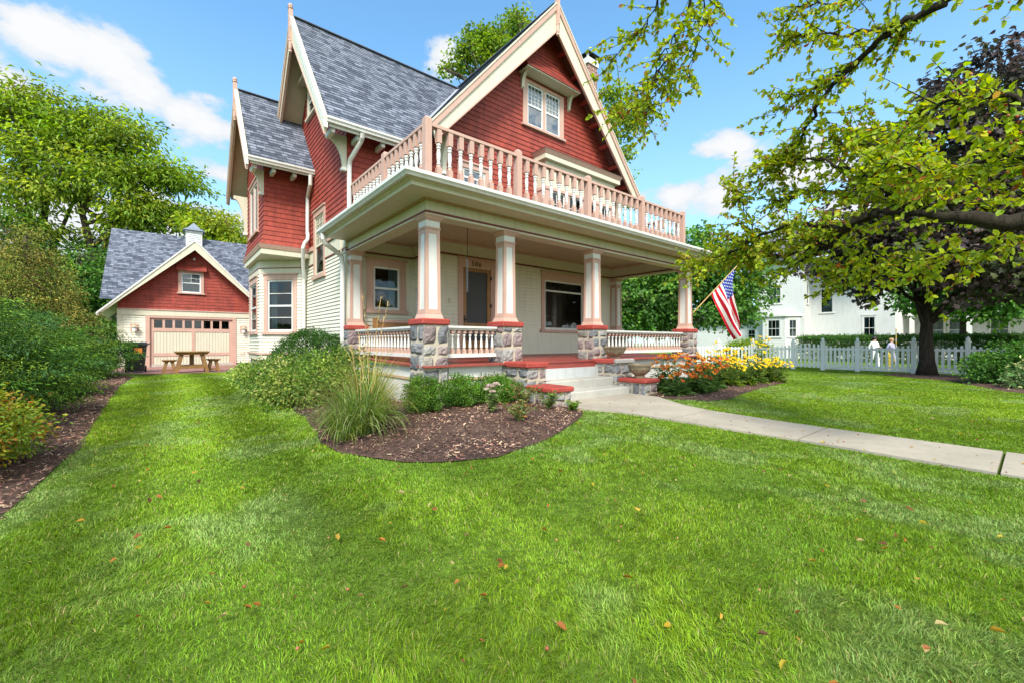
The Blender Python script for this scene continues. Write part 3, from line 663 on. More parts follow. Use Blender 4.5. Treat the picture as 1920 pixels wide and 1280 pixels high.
# roofs --------------------------------------------------------------
def slope(mb, e0, e1, r1, r0, e=.125, t=.012):
    """shingle courses from the eave e0-e1 up to the ridge r0-r1"""
    e0, e1, r1, r0 = map(Vector, (e0, e1, r1, r0)); L = ((r0 - e0).length + (r1 - e1).length) / 2; n = max(1, round(L / e))
    nrm = (e1 - e0).cross(r0 - e0).normalized(); ud = (e1 - e0).normalized()
    for k in range(n):
        a, b = k / n, (k + 1) / n
        p = [e0.lerp(r0, a), e1.lerp(r1, a), e1.lerp(r1, b), e0.lerp(r0, b)]
        u = [(q - e0).dot(ud) + k * 3.7 for q in p]
        mb.face([p[0] + nrm * t, p[1] + nrm * t, p[2] + nrm * .001, p[3] + nrm * .001], [(u[0], k * e), (u[1], k * e), (u[2], (k + 1) * e), (u[3], (k + 1) * e)])
        mb.face([p[0], p[1], p[1] + nrm * t, p[0] + nrm * t], [(u[0], k * e + .003), (u[1], k * e + .003), (u[1], k * e + .012), (u[0], k * e + .012)])
def slab(mb, e0, e1, r1, r0, th):
    q = [Vector(p) for p in (e0, e1, r1, r0)]; mb.hexa([p - Vector((0, 0, th)) for p in q] + [p - Vector((0, 0, .004)) for p in q])
def gutter(mb, p, q, out, h=.115, w=.12):
    p, q, o, z = Vector(p), Vector(q), Vector(out), Vector((0, 0, 1))
    poly = [p, p + o * w * .72, p + o * w * .8 + z * h * .35, p + o * w + z * h * .62, p + o * w + z * h, p + o * (w - .012) + z * h, p + o * (w - .02) + z * h * .7, p + z * h * .7]
    mb.prism(poly, q - p)
def build_roofs():
    rf = MB(); un = MB(); dk = MB()
    # side gable
    LZ, LR, LY = 5.86, 9.76, 12.5
    slope(rf, (2.66, 9.45, LZ), (7.0, 9.45, LZ), (8.4, LY, LR), (2.66, LY, LR)); slope(rf, (8.4, 15.55, LZ), (2.66, 15.55, LZ), (2.66, LY, LR), (8.4, LY, LR))
    slab(un, (2.70, 9.47, LZ), (7.0, 9.47, LZ), (8.4, LY, LR), (2.70, LY, LR), .07); slab(un, (8.4, 15.5, LZ), (2.70, 15.5, LZ), (2.70, LY, LR), (8.4, LY, LR), .07)
    # front gable
    FZ, FR, FX = 5.93, 10.46, 8.4
    slope(rf, (4.53, 17, FZ), (4.53, 8.4, FZ), (FX, 8.4, FR), (FX, 17, FR)); slope(rf, (12.27, 8.4, FZ), (12.27, 17, FZ), (FX, 17, FR), (FX, 8.4, FR))
    slab(dk, (4.55, 17, FZ), (4.55, 8.43, FZ), (FX, 8.43, FR), (FX, 17, FR), .09); slab(dk, (12.25, 8.43, FZ), (12.25, 17, FZ), (FX, 17, FR), (FX, 8.43, FR), .09)
    # bay gable
    slope(rf, (1.64, 12.6, 5.84), (3.25, 12.6, 5.84), (3.25, 14.6, 8.41), (1.64, 14.6, 8.41)); slope(rf, (3.25, 16.6, 5.84), (1.64, 16.6, 5.84), (1.64, 14.6, 8.41), (3.25, 14.6, 8.41))
    slab(un, (1.67, 12.62, 5.84), (3.24, 12.62, 5.84), (3.24, 14.6, 8.41), (1.67, 14.6, 8.41), .07); slab(un, (3.24, 16.58, 5.84), (1.67, 16.58, 5.84), (1.67, 14.6, 8.41), (3.24, 14.6, 8.41), .07)
    r = rf.build('roof', M['roof'], HOUSE); un.build('roof_soffit', M['soffit'], r); dk.build('dark_soffit', M['darksoffit'], r)
    vl = MB(); vl.beam((4.44, 9.43, 5.87), (7.80, 12.5, 9.79), .09, .03, (-.6, -.6, .6)); vl.build('valley_flashing', plain('grey_flashing', (.30, .31, .34), .5), r)
    rc = MB()
    for a, b in (((2.66, LY, LR + .02), (8.0, LY, LR + .02)), ((FX, 8.4, FR + .02), (FX, 17, FR + .02)), ((1.64, 14.6, 8.43), (3.2, 14.6, 8.43))): rc.beam(a, b, .16, .02)
    rc.build('ridge_cap', plain('ridge_shingle', (.10, .115, .15), .9), r)
    # barge boards
    def barge(eave, apex, out, hv, name='barge_board', strip='pink'):
        e, a, o = Vector(eave), Vector(apex), Vector(out); z = Vector((0, 0, 1)); s = (a - e)
        mb = MB(); mb.prism([e + z * .02, a + z * .02, a - z * hv, e - z * hv * .62 + s * .035], o * .05); b = mb.build(name, M['cream'], HOUSE)
        m2 = MB(); m2.prism([e + z * -.02, a + z * -.02, a - z * .19, e - z * .19], o * .085); m2.build('barge_moulding', M[strip], b)
        m3 = MB(); m3.prism([e + z * .035, a + z * .035, a - z * .018, e - z * .018], o * .10); m3.build('barge_edge', M['cream'], b)
        m4 = MB(); m4.prism([e - z * hv * .62 + s * .035, a - z * (hv - .0), a - z * (hv + .045), e - z * (hv * .62 + .045) + s * .035], o * .062); m4.build('barge_bead', M['pink'], b)
    barge((4.50, 8.4, 5.93), (8.4, 8.4, 10.49), (0, -1, 0), .76); barge((12.30, 8.4, 5.93), (8.4, 8.4, 10.49), (0, -1, 0), .76)
    barge((2.66, 9.40, 5.82), (2.66, 12.5, 9.78), (-1, 0, 0), .62, strip='white'); barge((2.66, 15.6, 5.82), (2.66, 12.5, 9.78), (-1, 0, 0), .52)
    barge((1.64, 12.55, 5.80), (1.64, 14.6, 8.43), (-1, 0, 0), .55, strip='white'); barge((1.64, 16.65, 5.80), (1.64, 14.6, 8.43), (-1, 0, 0), .45)
    # finials at the peaks
    for (x, y, z, up, dn) in ((8.4, 8.33, 10.49, .25, .95), (2.59, 12.5, 9.78, .32, 1.0), (1.57, 14.6, 8.43, .32, .95)):
        mb = MB(); mb.box(x - .05, x + .05, y - .05, y + .05, z - dn * .62, z + up * .55)
        mb.lathe(x, y, z + up * .55, [(.06, 0), (.075, .02), (.05, .05), (.062, .09), (.05, .13), (.0, .17)], 10)
        mb.lathe(x, y, z - dn, [(.0, 0), (.045, .04), (.035, .08), (.05, .13), (.05, .3), (.062, .33), (.05, .38)], 10)
        mb.build('finial', M['pink'], HOUSE)
    # lookouts under the front gable soffit
    for s in (-1, 1):
        for k in range(1, 8):
            f = k / 8.3; x = 8.4 + s * 3.87 * (1 - f); z = 5.93 + 4.53 * f - .17
            mb = MB(); mb.box(x - .05 - .03 * s, x + .05 - .03 * s, 8.45, 8.86, z - .13, z - .03); mb.build('lookout', M['redboard'], HOUSE)
    # gutters
    g = MB(); gutter(g, (2.64, 9.47, 5.76), (4.36, 9.47, 5.76), (0, -1, 0)); gutter(g, (4.57, 9.40, 5.80), (4.57, 8.42, 5.80), (-1, 0, 0)); gutter(g, (1.62, 12.62, 5.73), (3.20, 12.62, 5.73), (0, -1, 0)); gutter(g, (12.24, 8.42, 5.8), (12.24, 16, 5.8), (1, 0, 0))
    g.box(2.7, 4.4, 9.46, 9.485, 5.70, 5.85); g.box(1.68, 3.2, 12.6, 12.625, 5.68, 5.82)
    g.build_split('gutter', M['white'], HOUSE)
    # rafter tails
    for (x, y) in ((2.80, 9.55), (3.36, 9.55), (3.92, 9.55), (1.80, 12.72), (2.24, 12.72), (2.74, 12.72)):
        mb = MB(); mb.bbox(x - .045, x + .045, y - .03, y + .38, 5.62 - (.02 if y > 12 else 0), 5.74 - (.02 if y > 12 else 0)); mb.build('rafter_tail', M['white'], HOUSE)
    # knee braces
    def brace(p, a, w, h, th, side):   # p wall corner top, a horizontal direction out from the wall
        p, a, z = Vector(p), Vector(a), Vector((0, 0, 1)); poly = [p, p - z * h, p - z * h + a * .09]
        for k in range(1, 10):
            t = math.pi / 2 * k / 10; poly.append(p + a * (.09 + (w - .09) * (1 - math.cos(t))) - z * (h - (h - .1) * math.sin(t)))
        poly += [p + a * w - z * .1, p + a * w]
        mb = MB(); mb.prism(poly, Vector(side) * th); q = p - z * h
        mb.build('knee_brace', M['cream'], HOUSE)
        m2 = MB(); s = Vector(side) * th; c = q + a * .06 + s * .5; m2.bbox(c.x - .065, c.x + .065, c.y - .065, c.y + .065, c.z - .07, c.z + .015, .015); m2.build('brace_foot', M['white'], HOUSE)
    brace((RX, 9.93, 5.80), (-1, 0, 0), .46, .72, .07, (0, 1, 0)); brace((2.07, 13.13, 5.76), (-1, 0, 0), .32, .62, .07, (0, 1, 0)); brace((2.07, 16.0, 5.76), (-1, 0, 0), .38, 1.15, .09, (0, 1, 0)); brace((RX, 15.2, 7.0), (-1, 0, 0), .45, .9, .09, (0, 1, 0))
    brace((5.02, 8.83, 5.92), (0, -1, 0), .38, .82, .11, (1, 0, 0)); brace((11.62, 8.83, 5.92), (0, -1, 0), .38, .95, .16, (1, 0, 0))
    # beige infill of the side gable peaks, with the flared hood over the attic window
    h = MB(); h.prism([(RX - .02, 12.38, 8.50), (2.93, 12.38, 8.44), (2.93, 12.38, 8.475), (RX - .02, 12.38, 8.60)], (0, .98, 0)); h.build('window_hood', M['soffit'], HOUSE)
    # flared shingle hood over the front gable window
    hb = MB(); A = (7.40, GY); B = (9.52, GY); P = P2(A, B); zs = [8.46, 8.54, 8.64, 8.75, 8.88, 9.01, 9.14, 9.27, 9.40]; of = [.40, .355, .285, .205, .14, .09, .055, .035, .022]
    for k in range(len(zs) - 1):
        s0 = max(0, (zs[k] - 8.62) * .0); l0, l1 = 0.02, 2.10
        def lim(z): q = (10.0 - z) / 1.17; return max(l0, 8.4 - q - 7.40), min(l1, 8.4 + q - 7.40)
        (a0, b0), (a1, b1) = lim(zs[k]), lim(zs[k + 1])
        hb.face([P(a0, of[k] + .014, zs[k]), P(b0, of[k] + .014, zs[k]), P(b1, of[k + 1], zs[k + 1]), P(a1, of[k + 1], zs[k + 1])], [(a0, k * .13), (b0, k * .13), (b1, k * .13 + .13), (a1, k * .13 + .13)])
        hb.face([P(a0, of[k] - .01, zs[k]), P(b0, of[k] - .01, zs[k]), P(b0, of[k] + .014, zs[k]), P(a0, of[k] + .014, zs[k])])
        for (u, v, rev) in ((a0, a1, 0), (b0, b1, 1)):
            f = [P(u, 0, zs[k]), P(u, of[k] + .012, zs[k]), P(v, of[k + 1], zs[k + 1]), P(v, 0, zs[k + 1])]; hb.face(f[::-1] if rev else f)
    hood = hb.build('window_hood', M['redwall'], HOUSE)
    s = MB(); wbox(s, P, .03, 2.09, .01, .385, 8.425, 8.455); s.build('hood_soffit', M['cream'], hood)
    for u in (.10, 1.92):
        c = MB(); q = P(u, .0, 8.44); poly = [q, q - Vector((0, 0, .42))]
        for k in range(7): t = math.pi / 2 * k / 6; poly.append(q + Vector((0, -.06 - .2 * (1 - math.cos(t)), -.38 + .36 * math.sin(t))))
        poly.append(q + Vector((0, -.27, 0))); c.prism(poly, (.09, 0, 0)); c.build('hood_bracket', M['cream'], hood)
    # chimney beyond the ridge
    c = MB(); c.box(11.78, 12.28, 10.15, 10.75, 5.0, 11.14); c.box(11.73, 12.33, 10.10, 10.80, 10.72, 10.92); ch = c.build('chimney', M['brickred'], HOUSE)
    cx, cy = 12.03, 10.45
    c = MB(); c.box(cx - .29, cx + .29, cy - .34, cy + .34, 11.141, 11.36)
    for sx in (-1, 1):
        for sy in (-1, 1): c.box(cx + sx * .24 - .03, cx + sx * .24 + .03, cy + sy * .28 - .03, cy + sy * .28 + .03, 11.36, 11.52)
    c.build('chimney_crown', M['white'], ch)
    c = MB(); c.hexa([(cx - .34, cy - .4, 11.52), (cx + .34, cy - .4, 11.52), (cx + .34, cy + .4, 11.52), (cx - .34, cy + .4, 11.52), (cx - .1, cy - .12, 11.70), (cx + .1, cy - .12, 11.70), (cx + .1, cy + .12, 11.70), (cx - .1, cy + .12, 11.70)]); c.box(cx - .17, cx + .17, cy - .2, cy + .2, 11.36, 11.519); c.build('chimney_cap', M['metal'], ch)
    # corner boards are shingles; downspouts
    d = MB(); d.tube([(3.40, 9.40, 5.74), (3.40, 9.44, 5.66), (3.40, 9.52, 5.60), (3.27, 9.85, 5.26), (3.27, 9.90, 5.16), (3.27, 9.90, 3.60)], .052, 10); d.build('downspout', M['white'], HOUSE)
    d = MB(); d.tube([(3.10, 12.56, 5.70), (3.10, 12.58, 5.45), (3.14, 13.04, 5.2), (3.14, 13.05, 4.25), (3.14, 13.0, 4.12), (3.10, 12.88, 3.98), (3.02, 12.84, 3.88), (2.98, 12.86, 3.74), (3.05, 13.15, 3.30), (3.12, 13.35, 2.95), (3.12, 13.38, 2.8), (3.12, 13.38, .2)], .05, 10); d.build('downspout', M['white'], HOUSE)
    d = MB(); d.tube([(2.66, 9.75, 3.47), (2.66, 9.75, 3.36), (2.72, 9.78, 3.27), (2.98, 9.86, 3.13), (3.08, 9.88, 3.05), (3.11, 9.88, 2.9), (3.11, 9.88, .2)], .052, 10); d.build('downspout', M['white'], HOUSE)
    d = MB(); d.tube([(3.18, 10.2, 3.5), (3.18, 10.2, .3)], .02, 6); d.build('conduit', M['cream'], HOUSE)
build_roofs()
# ------------------------------------------------------------------ porch
def inst(me, name, loc, parent, rz=0):
    o = bpy.data.objects.new(name, me); COL.objects.link(o); o.parent = parent; o.location = Vector(loc) - world_loc(parent); o.rotation_euler = (0, 0, rz); return o
def mesh_of(mb, name, mats, smooth=False):
    o = mb.build(name, mats, smooth=smooth); me = o.data; bpy.data.objects.remove(o); return me
def build_porch():
    # roof: soffit, crown, gutter swept round three sides
    def sweep(prof, name, mat, parent=HOUSE, yb=9.93, ybr=10.4):
        mb = MB(); path = lambda o, z: [(XL - o, yb, z), (XL - o, YF - o, z), (XR + o, YF - o, z), (XR + o, ybr, z)]
        for (o0, z0), (o1, z1) in zip(prof, prof[1:]):
            a, b = path(o0, z0), path(o1, z1)
            for i in range(3): mb.face([a[i], a[i + 1], b[i + 1], b[i]])
        for i, rev in ((0, 0), (3, 1)):
            e = [path(o, z)[i] for o, z in prof]; mb.face(e if rev else e[::-1])
        return mb.build(name, mat, parent)
    roof = sweep([(-.2, 3.57), (.58, 3.57), (.58, 3.50), (.545, 3.47), (.50, 3.455), (.50, 3.40), (.465, 3.40), (.465, 3.432), (-.2, 3.432)], 'porch_roof', M['cream'])
    dk = MB(); dk.box(XL - .55, XR + .55, YF - .55, 9.93, 3.572, 3.60); dk.build('roof_deck', plain('dark_roof_membrane', (.05, .055, .07), .8), roof)
    sweep([(.0, 3.431), (.0, 3.40), (.035, 3.405), (.05, 3.431)], 'soffit_moulding', paint('brown_moulding', (.42, .25, .14), .6, .1), roof)
    sweep([(.582, 3.475), (.63, 3.475), (.645, 3.50), (.668, 3.525), (.668, 3.575), (.655, 3.575), (.64, 3.54), (.582, 3.54)], 'gutter', M['white'], roof, yb=9.95)
    sweep([(.582, 3.585), (.60, 3.585), (.60, 3.60), (.5, 3.625)], 'drip_edge', plain('dark_drip_edge', (.06, .065, .08), .6), roof)
    # ceiling
    ce = MB()
    for k in range(24):
        y0 = 6.40 + k * .15; ce.face([(XL + .2, y0 + .148, 3.553), (XR - .2, y0 + .148, 3.553), (XR - .2, y0, 3.553), (XL + .2, y0, 3.553)])
    ce.face([(XL + .2, 10, 3.556), (XR - .2, 10, 3.556), (XR - .2, 6.3, 3.556), (XL + .2, 6.3, 3.556)]); ce.build('porch_ceiling', M['ceiling'], HOUSE)
    bm_ = MB(); w = .255
    bm_.box(XL, XL + w, YF + w, 9.94, 3.19, 3.553); bm_.box(XL, XR, YF, YF + w, 3.19, 3.5535); bm_.box(XR - w, XR, YF + w, 8.83, 3.19, 3.553)
    beam = bm_.build('porch_beam', M['cream'], HOUSE)
    rl = MB(); t = .008
    rl.box(XL - t, XR + t, YF - t, YF, 3.212, 3.246); rl.box(XL - t, XL, YF, 9.9, 3.212, 3.246); rl.box(XR, XR + t, YF, 10, 3.212, 3.246)
    rl.box(XL + w, XR - w, YF + w, YF + w + .012, 3.21, 3.246); rl.box(XL + w, XL + w + .012, YF + w + .012, 9.93, 3.21, 3.246); rl.box(XR - w - .012, XR - w, YF + w + .012, 8.83, 3.21, 3.246)
    rl.build('dark_red_moulding', M['redline'], beam)
    lp = MB(); lp.box(XL - .014, XR + .014, YF - .014, YF + w + .01, 3.172, 3.1895); lp.box(XL - .014, XL + w + .01, YF + w + .011, 9.93, 3.172, 3.1895); lp.box(XR - w - .01, XR + .014, YF + w + .011, 8.83, 3.172, 3.1895); lp.build('beam_lip', M['cream'], beam)
    pt = MB(); pt.box(XL + w, XR - w, YF + w + .001, YF + w + .05, 3.50, 3.552); pt.box(XR - w - .05, XR - w - .001, YF + w + .05, 8.8, 3.50, 3.552); pt.box(XL + w + .001, XL + w + .05, YF + w + .05, 9.9, 3.50, 3.552); pt.build('pink_moulding', M['pink'], beam)
    # columns
    def column(cx, cy, n, sides='lfr', pil=False, pz=None):
        h0, h1 = .139, .126
        lo, hi = 1.60, 3.00
        def hw(z): return h0 + (h1 - h0) * (z - lo) / (hi - lo)
        sh = MB(); sh.m = 0
        sh.frus(cx, cy, lo, 3.165, h0 - .014, h1 - .014)
        c = sh.build('porch_column', M['white'], HOUSE)
        pk = MB()
        for sx, sy in ((-1, -1), (1, -1), (1, 1), (-1, 1)):     # corner stiles
            st = .052
            def cor(z, s): h = hw(z); x, y = cx + sx * h, cy + sy * h; return x, y
            for (z0, z1) in ((lo, hi - .03),):
                (xa, ya), (xb, yb) = cor(z0, 0), cor(z1, 0)
                q = lambda x, y, z: [(x, y, z), (x - sx * st, y, z), (x - sx * st, y - sy * st, z), (x, y - sy * st, z)]
                A, B = q(xa, ya, z0), q(xb, yb, z1)
                if sx * sy < 0: A, B = A[::-1], B[::-1]
                pk.hexa(A + B)
        for (z0, z1) in ((lo, 1.655), (2.885, 2.955)):
            pk.frus(cx, cy, z0, z1, hw(z0) - .004, hw(z1) - .004)
        pk.frus(cx, cy, 2.955, 2.985, .135, .142); pk.frus(cx, cy, 1.575, 1.60, .148, .150)
        pk.frus(cx, cy, 1.50, 1.575, .178, .150)
        pk.build('column_trim', M['pink'], c)
        cp = MB(); z = 3.085
        for (a, b, ha, hb) in ((z, z + .03, .131, .150), (z + .03, z + .052, .160, .165), (z + .052, z + .075, .170, .185), (z + .075, z + .086, .192, .192)): cp.frus(cx, cy, a, b, ha, hb)
        cp.build('capital', M['pink'], c)
        neck = MB(); neck.frus(cx, cy, 2.985, 3.085, .127, .127); neck.build('column_neck', M['white'], c)
        pc = MB(); pc.bbox(cx - .255, cx + .255, cy - .255, cy + .255, 1.40, 1.50, .018); pc.build('pier_cap', M['redcap'], c)
        st = MB(); stone_block(st, cx - .243, cx + .243, cy - .243, cy + .243, gz(cx, cy) - .1, 1.40, .205, n * 7 + 3); st.build('stone_pier', [M['mortar'], M['stone']], c)
        return c
    for i, (x, y) in enumerate(((3.373, 6.304), (4.97, 6.304), (7.46, 6.304), (11.48, 6.304), (3.373, 9.86), (11.49, 8.72))): column(x, y, i + 1)
    # floor, skirt
    fl = MB(); nb = 92
    for k in range(nb):
        x0 = 3.13 + k * .0935; x1 = x0 + .0915
        fl.hexa([(x0, 6.0, .725), (x1, 6.0, .725), (x1, 9.93, .795), (x0, 9.93, .795), (x0, 6.0, .755), (x1, 6.0, .755), (x1, 9.93, .832), (x0, 9.93, .832)])
    flo = fl.build('porch_floor', M['redfloor'], HOUSE)
    sk = MB(); sk.box(3.20, 3.225, 6.55, 9.6, .545, .722); 
    for x0, x1 in ((3.62, 4.76), (7.82, 11.24)): sk.box(x0, x1, 6.10, 6.125, .53, .722)
    sk.box(11.6, 11.63, 6.5, 8.85, .53, .722); sk.build_split('porch_skirt', M['white'], HOUSE)
    fs = MB(); fs.box(5.2, 7.25, 6.02, 6.05, .61, .724); fs.build('red_fascia', M['redfloor'], HOUSE)
    ps = MB(); ps.box(3.185, 3.23, 6.55, 9.6, .505, .543)
    for x0, x1 in ((3.62, 4.76), (7.82, 11.24)): ps.box(x0, x1, 6.085, 6.13, .49, .528)
    ps.build_split('skirt_moulding', paint('tan_moulding', (.50, .33, .20), .6, .1), HOUSE)
    la = MB()
    y = 6.56
    while y < 9.6: la.box(3.205, 3.22, y, y + .022, .0, .504); y += .034
    for x0, x1 in ((3.62, 4.76), (7.82, 11.24)):
        x = x0
        while x < x1: la.box(x, x + .022, 6.105, 6.12, .0, .489); x += .034
    la.build_split('slatted_skirt', M['white'], HOUSE)
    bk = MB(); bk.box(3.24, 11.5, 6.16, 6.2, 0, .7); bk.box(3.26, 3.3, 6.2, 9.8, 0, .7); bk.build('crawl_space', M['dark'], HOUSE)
    # porch balustrades
    bp = [(.030, 0), (.030, .055), (.022, .07), (.030, .085), (.034, .10)]
    mb = MB(); mb.m = 0; s = .029; mb.box(-s, s, -s, s, 0, .075); mb.lathe(0, 0, .075, [(.029, 0), (.029, .008), (.015, .028)], 8)
    mb.m = 1; mb.lathe(0, 0, .10, [(.014, 0), (.029, .012), (.027, .03), (.023, .09), (.017, .15), (.013, .18), (.013, .186)], 8)
    mb.lathe(0, 0, .29, [(.020, 0), (.013, .006), (.025, .02), (.025, .032), (.014, .048)], 8)
    mb.m = 0; mb.lathe(0, 0, .335, [(.014, 0), (.029, .02)], 8); mb.box(-s, s, -s, s, .352, .42)
    bal = mesh_of(mb, 'porch_baluster', [M['pink'], M['white']])
    def railing(p, q, sp):
        p, q = Vector((*p, 0)), Vector((*q, 0)); r = MB()
        r.beam(p + Vector((0, 0, 1.383)), q + Vector((0, 0, 1.383)), .15, .036); r.beam(p + Vector((0, 0, 1.349)), q + Vector((0, 0, 1.349)), .10, .03)
        r.beam(p + Vector((0, 0, .899)), q + Vector((0, 0, .899)), .11, .062)
        o = r.build('porch_railing', M['white'], HOUSE); L = (q - p).length; n = max(1, round(L / sp)); d = (q - p) / n
        for k in range(n): inst(bal, 'porch_baluster', p + d * (k + .5) + Vector((0, 0, .925)), o)
    railing((3.373, 9.60), (3.373, 6.56), .147); railing((3.63, 6.304), (4.72, 6.304), .125); railing((7.71, 6.304), (11.23, 6.304), .135); railing((11.48, 6.56), (11.48, 8.46), .147)
    # balcony balustrade
    mb = MB(); s = .042; mb.m = 0; mb.box(-s, s, -s, s, 0, .40); mb.lathe(0, 0, .40, [(.045, 0), (.043, .02), (.028, .045)], 8)
    mb.m = 1; mb.lathe(0, 0, .445, [(.026, 0), (.036, .012), (.036, .03), (.024, .045), (.026, .06), (.034, .11), (.037, .17), (.032, .23), (.024, .26), (.036, .275), (.036, .295), (.026, .305), (.038, .32), (.040, .335), (.036, .355)], 8)
    mb.m = 0; mb.lathe(0, 0, .80, [(.030, 0), (.045, .012)], 8); mb.box(-s, s, -s, s, .811, 1.055)
    bb = mesh_of(mb, 'balcony_baluster', [M['pink'], M['white']])
    mb = MB(); s = .06; mb.box(-s, s, -s, s, 0, 1.165); mb.hexa([(-s, -s, 1.166), (s, -s, 1.166), (s, s, 1.166), (-s, s, 1.166), (-.03, -.03, 1.21), (.03, -.03, 1.21), (.03, .03, 1.21), (-.03, .03, 1.21)]); post = mesh_of(mb, 'balcony_post', M['pink'])
    z0 = 3.605; ry, rx0, rx1 = 6.30, 3.33, 11.32
    rails = MB()
    for a, b in (((rx0, 9.9), (rx0, ry)), ((rx0, ry), (rx1, ry)), ((rx1, ry), (rx1, 8.83))):
        rails.beam((*a, 4.69), (*b, 4.69), .10, .05)
    br = rails.build('balcony_railing', M['pink'], HOUSE)
    posts = [(rx0, ry), (5.27, ry), (7.30, ry), (9.35, ry), (rx1, ry), (rx0, 8.0), (rx1, 8.0)]
    for x, y in posts: inst(post, 'balcony_post', (x, y, z0), br)
    def run(a, b, n):
        a, b = Vector((*a, 0)), Vector((*b, 0))
        for k in range(1, n + 1): inst(bb, 'balcony_baluster', a.lerp(b, k / (n + 1)) + Vector((0, 0, z0 + .02)), br)
    for i in range(4): run(posts[i], posts[i + 1], 8)
    run((rx0, ry), (rx0, 8.0), 8); run((rx0, 8.0), (rx0, 9.9), 9); run((rx1, ry), (rx1, 8.0), 8); run((rx1, 8.0), (rx1, 8.83), 4)
    # square oriel on the balcony with its cornice
    x0, x1, y0 = 8.11, 11.12, 8.50
    o = MB(); o.box(x0, x0 + .16, y0, GY, 3.58, 5.42); o.box(x1 - .16, x1, y0, GY, 3.58, 5.42)
    for a, b in ((8.88, 9.06), (9.66, 9.84), (10.24, 10.42)): o.box(a, b, y0, y0 + .1, 3.58, 5.42)
    o.box(x0 + .16, x1 - .16, y0, y0 + .1, 3.58, 3.66); o.box(x0 - .02, x1 + .02, y0 - .02, GY, 5.34, 5.42)
    orl = o.build('balcony_oriel', M['pink'], HOUSE)
    f = MB(); f.box(x0 - .01, x1 + .01, y0 - .01, GY, 5.421, 6.12); f.build('frieze_board', M['cream'], orl)
    s = MB()
    wins = ((x0 + .16, 8.88), (9.06, 9.66), (9.84, 10.24), (10.42, x1 - .16))
    for a, b in wins:
        w_ = MB(); fr = .04; w_.box(a, a + fr, y0 + .03, y0 + .07, 3.66, 5.34); w_.box(b - fr, b, y0 + .03, y0 + .07, 3.66, 5.34); w_.box(a + fr, b - fr, y0 + .03, y0 + .07, 5.30, 5.34); w_.box(a + fr, b - fr, y0 + .03, y0 + .07, 3.66, 3.74); w_.box(a + fr, b - fr, y0 + .028, y0 + .072, 4.33, 4.38)
        w_.box((a + b) / 2 - .01, (a + b) / 2 + .01, y0 + .035, y0 + .065, 4.38, 5.30)
        for k in (1, 2): z = 4.38 + .92 * k / 3; w_.box(a + fr, b - fr, y0 + .036, y0 + .064, z - .01, z + .01)
        wo = w_.build('window', M['white'], orl)
        g = MB(); g.face([(a + .03, y0 + .05, 3.68), (b - .03, y0 + .05, 3.68), (b - .03, y0 + .05, 5.32), (a + .03, y0 + .05, 5.32)]); g.build('pane', M['glass'], wo)
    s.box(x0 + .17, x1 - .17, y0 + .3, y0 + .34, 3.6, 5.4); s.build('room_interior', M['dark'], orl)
    c = MB(); o_ = .13
    c.hexa([(x0 - o_, y0 - o_, 6.12), (x1 + o_, y0 - o_, 6.12), (x1 + o_, GY, 6.12), (x0 - o_, GY, 6.12), (x0 - o_, y0 - o_, 6.25), (x1 + o_, y0 - o_, 6.25), (x1 + o_, GY, 6.25), (x0 - o_, GY, 6.25)]); c.build('cornice', M['cream'], orl)
    c = MB(); a, b = .14, .2; c.hexa([(x0 - a, y0 - a, 6.252), (x1 + a, y0 - a, 6.252), (x1 + a, GY, 6.252), (x0 - a, GY, 6.252), (x0 - b, y0 - b, 6.36), (x1 + b, y0 - b, 6.36), (x1 + b, GY, 6.36), (x0 - b, GY, 6.36)]); c.build('cornice_moulding', M['pink'], orl)
    c = MB(); c.hexa([(x0 - b - .01, y0 - b - .01, 6.362), (x1 + b + .01, y0 - b - .01, 6.362), (x1 + b + .01, GY, 6.362), (x0 - b - .01, GY, 6.362), (x0, y0 + .1, 6.44), (x1, y0 + .1, 6.44), (x1, GY, 6.50), (x0, GY, 6.50)]); c.build('oriel_roof', M['roof'], orl)
build_porch()

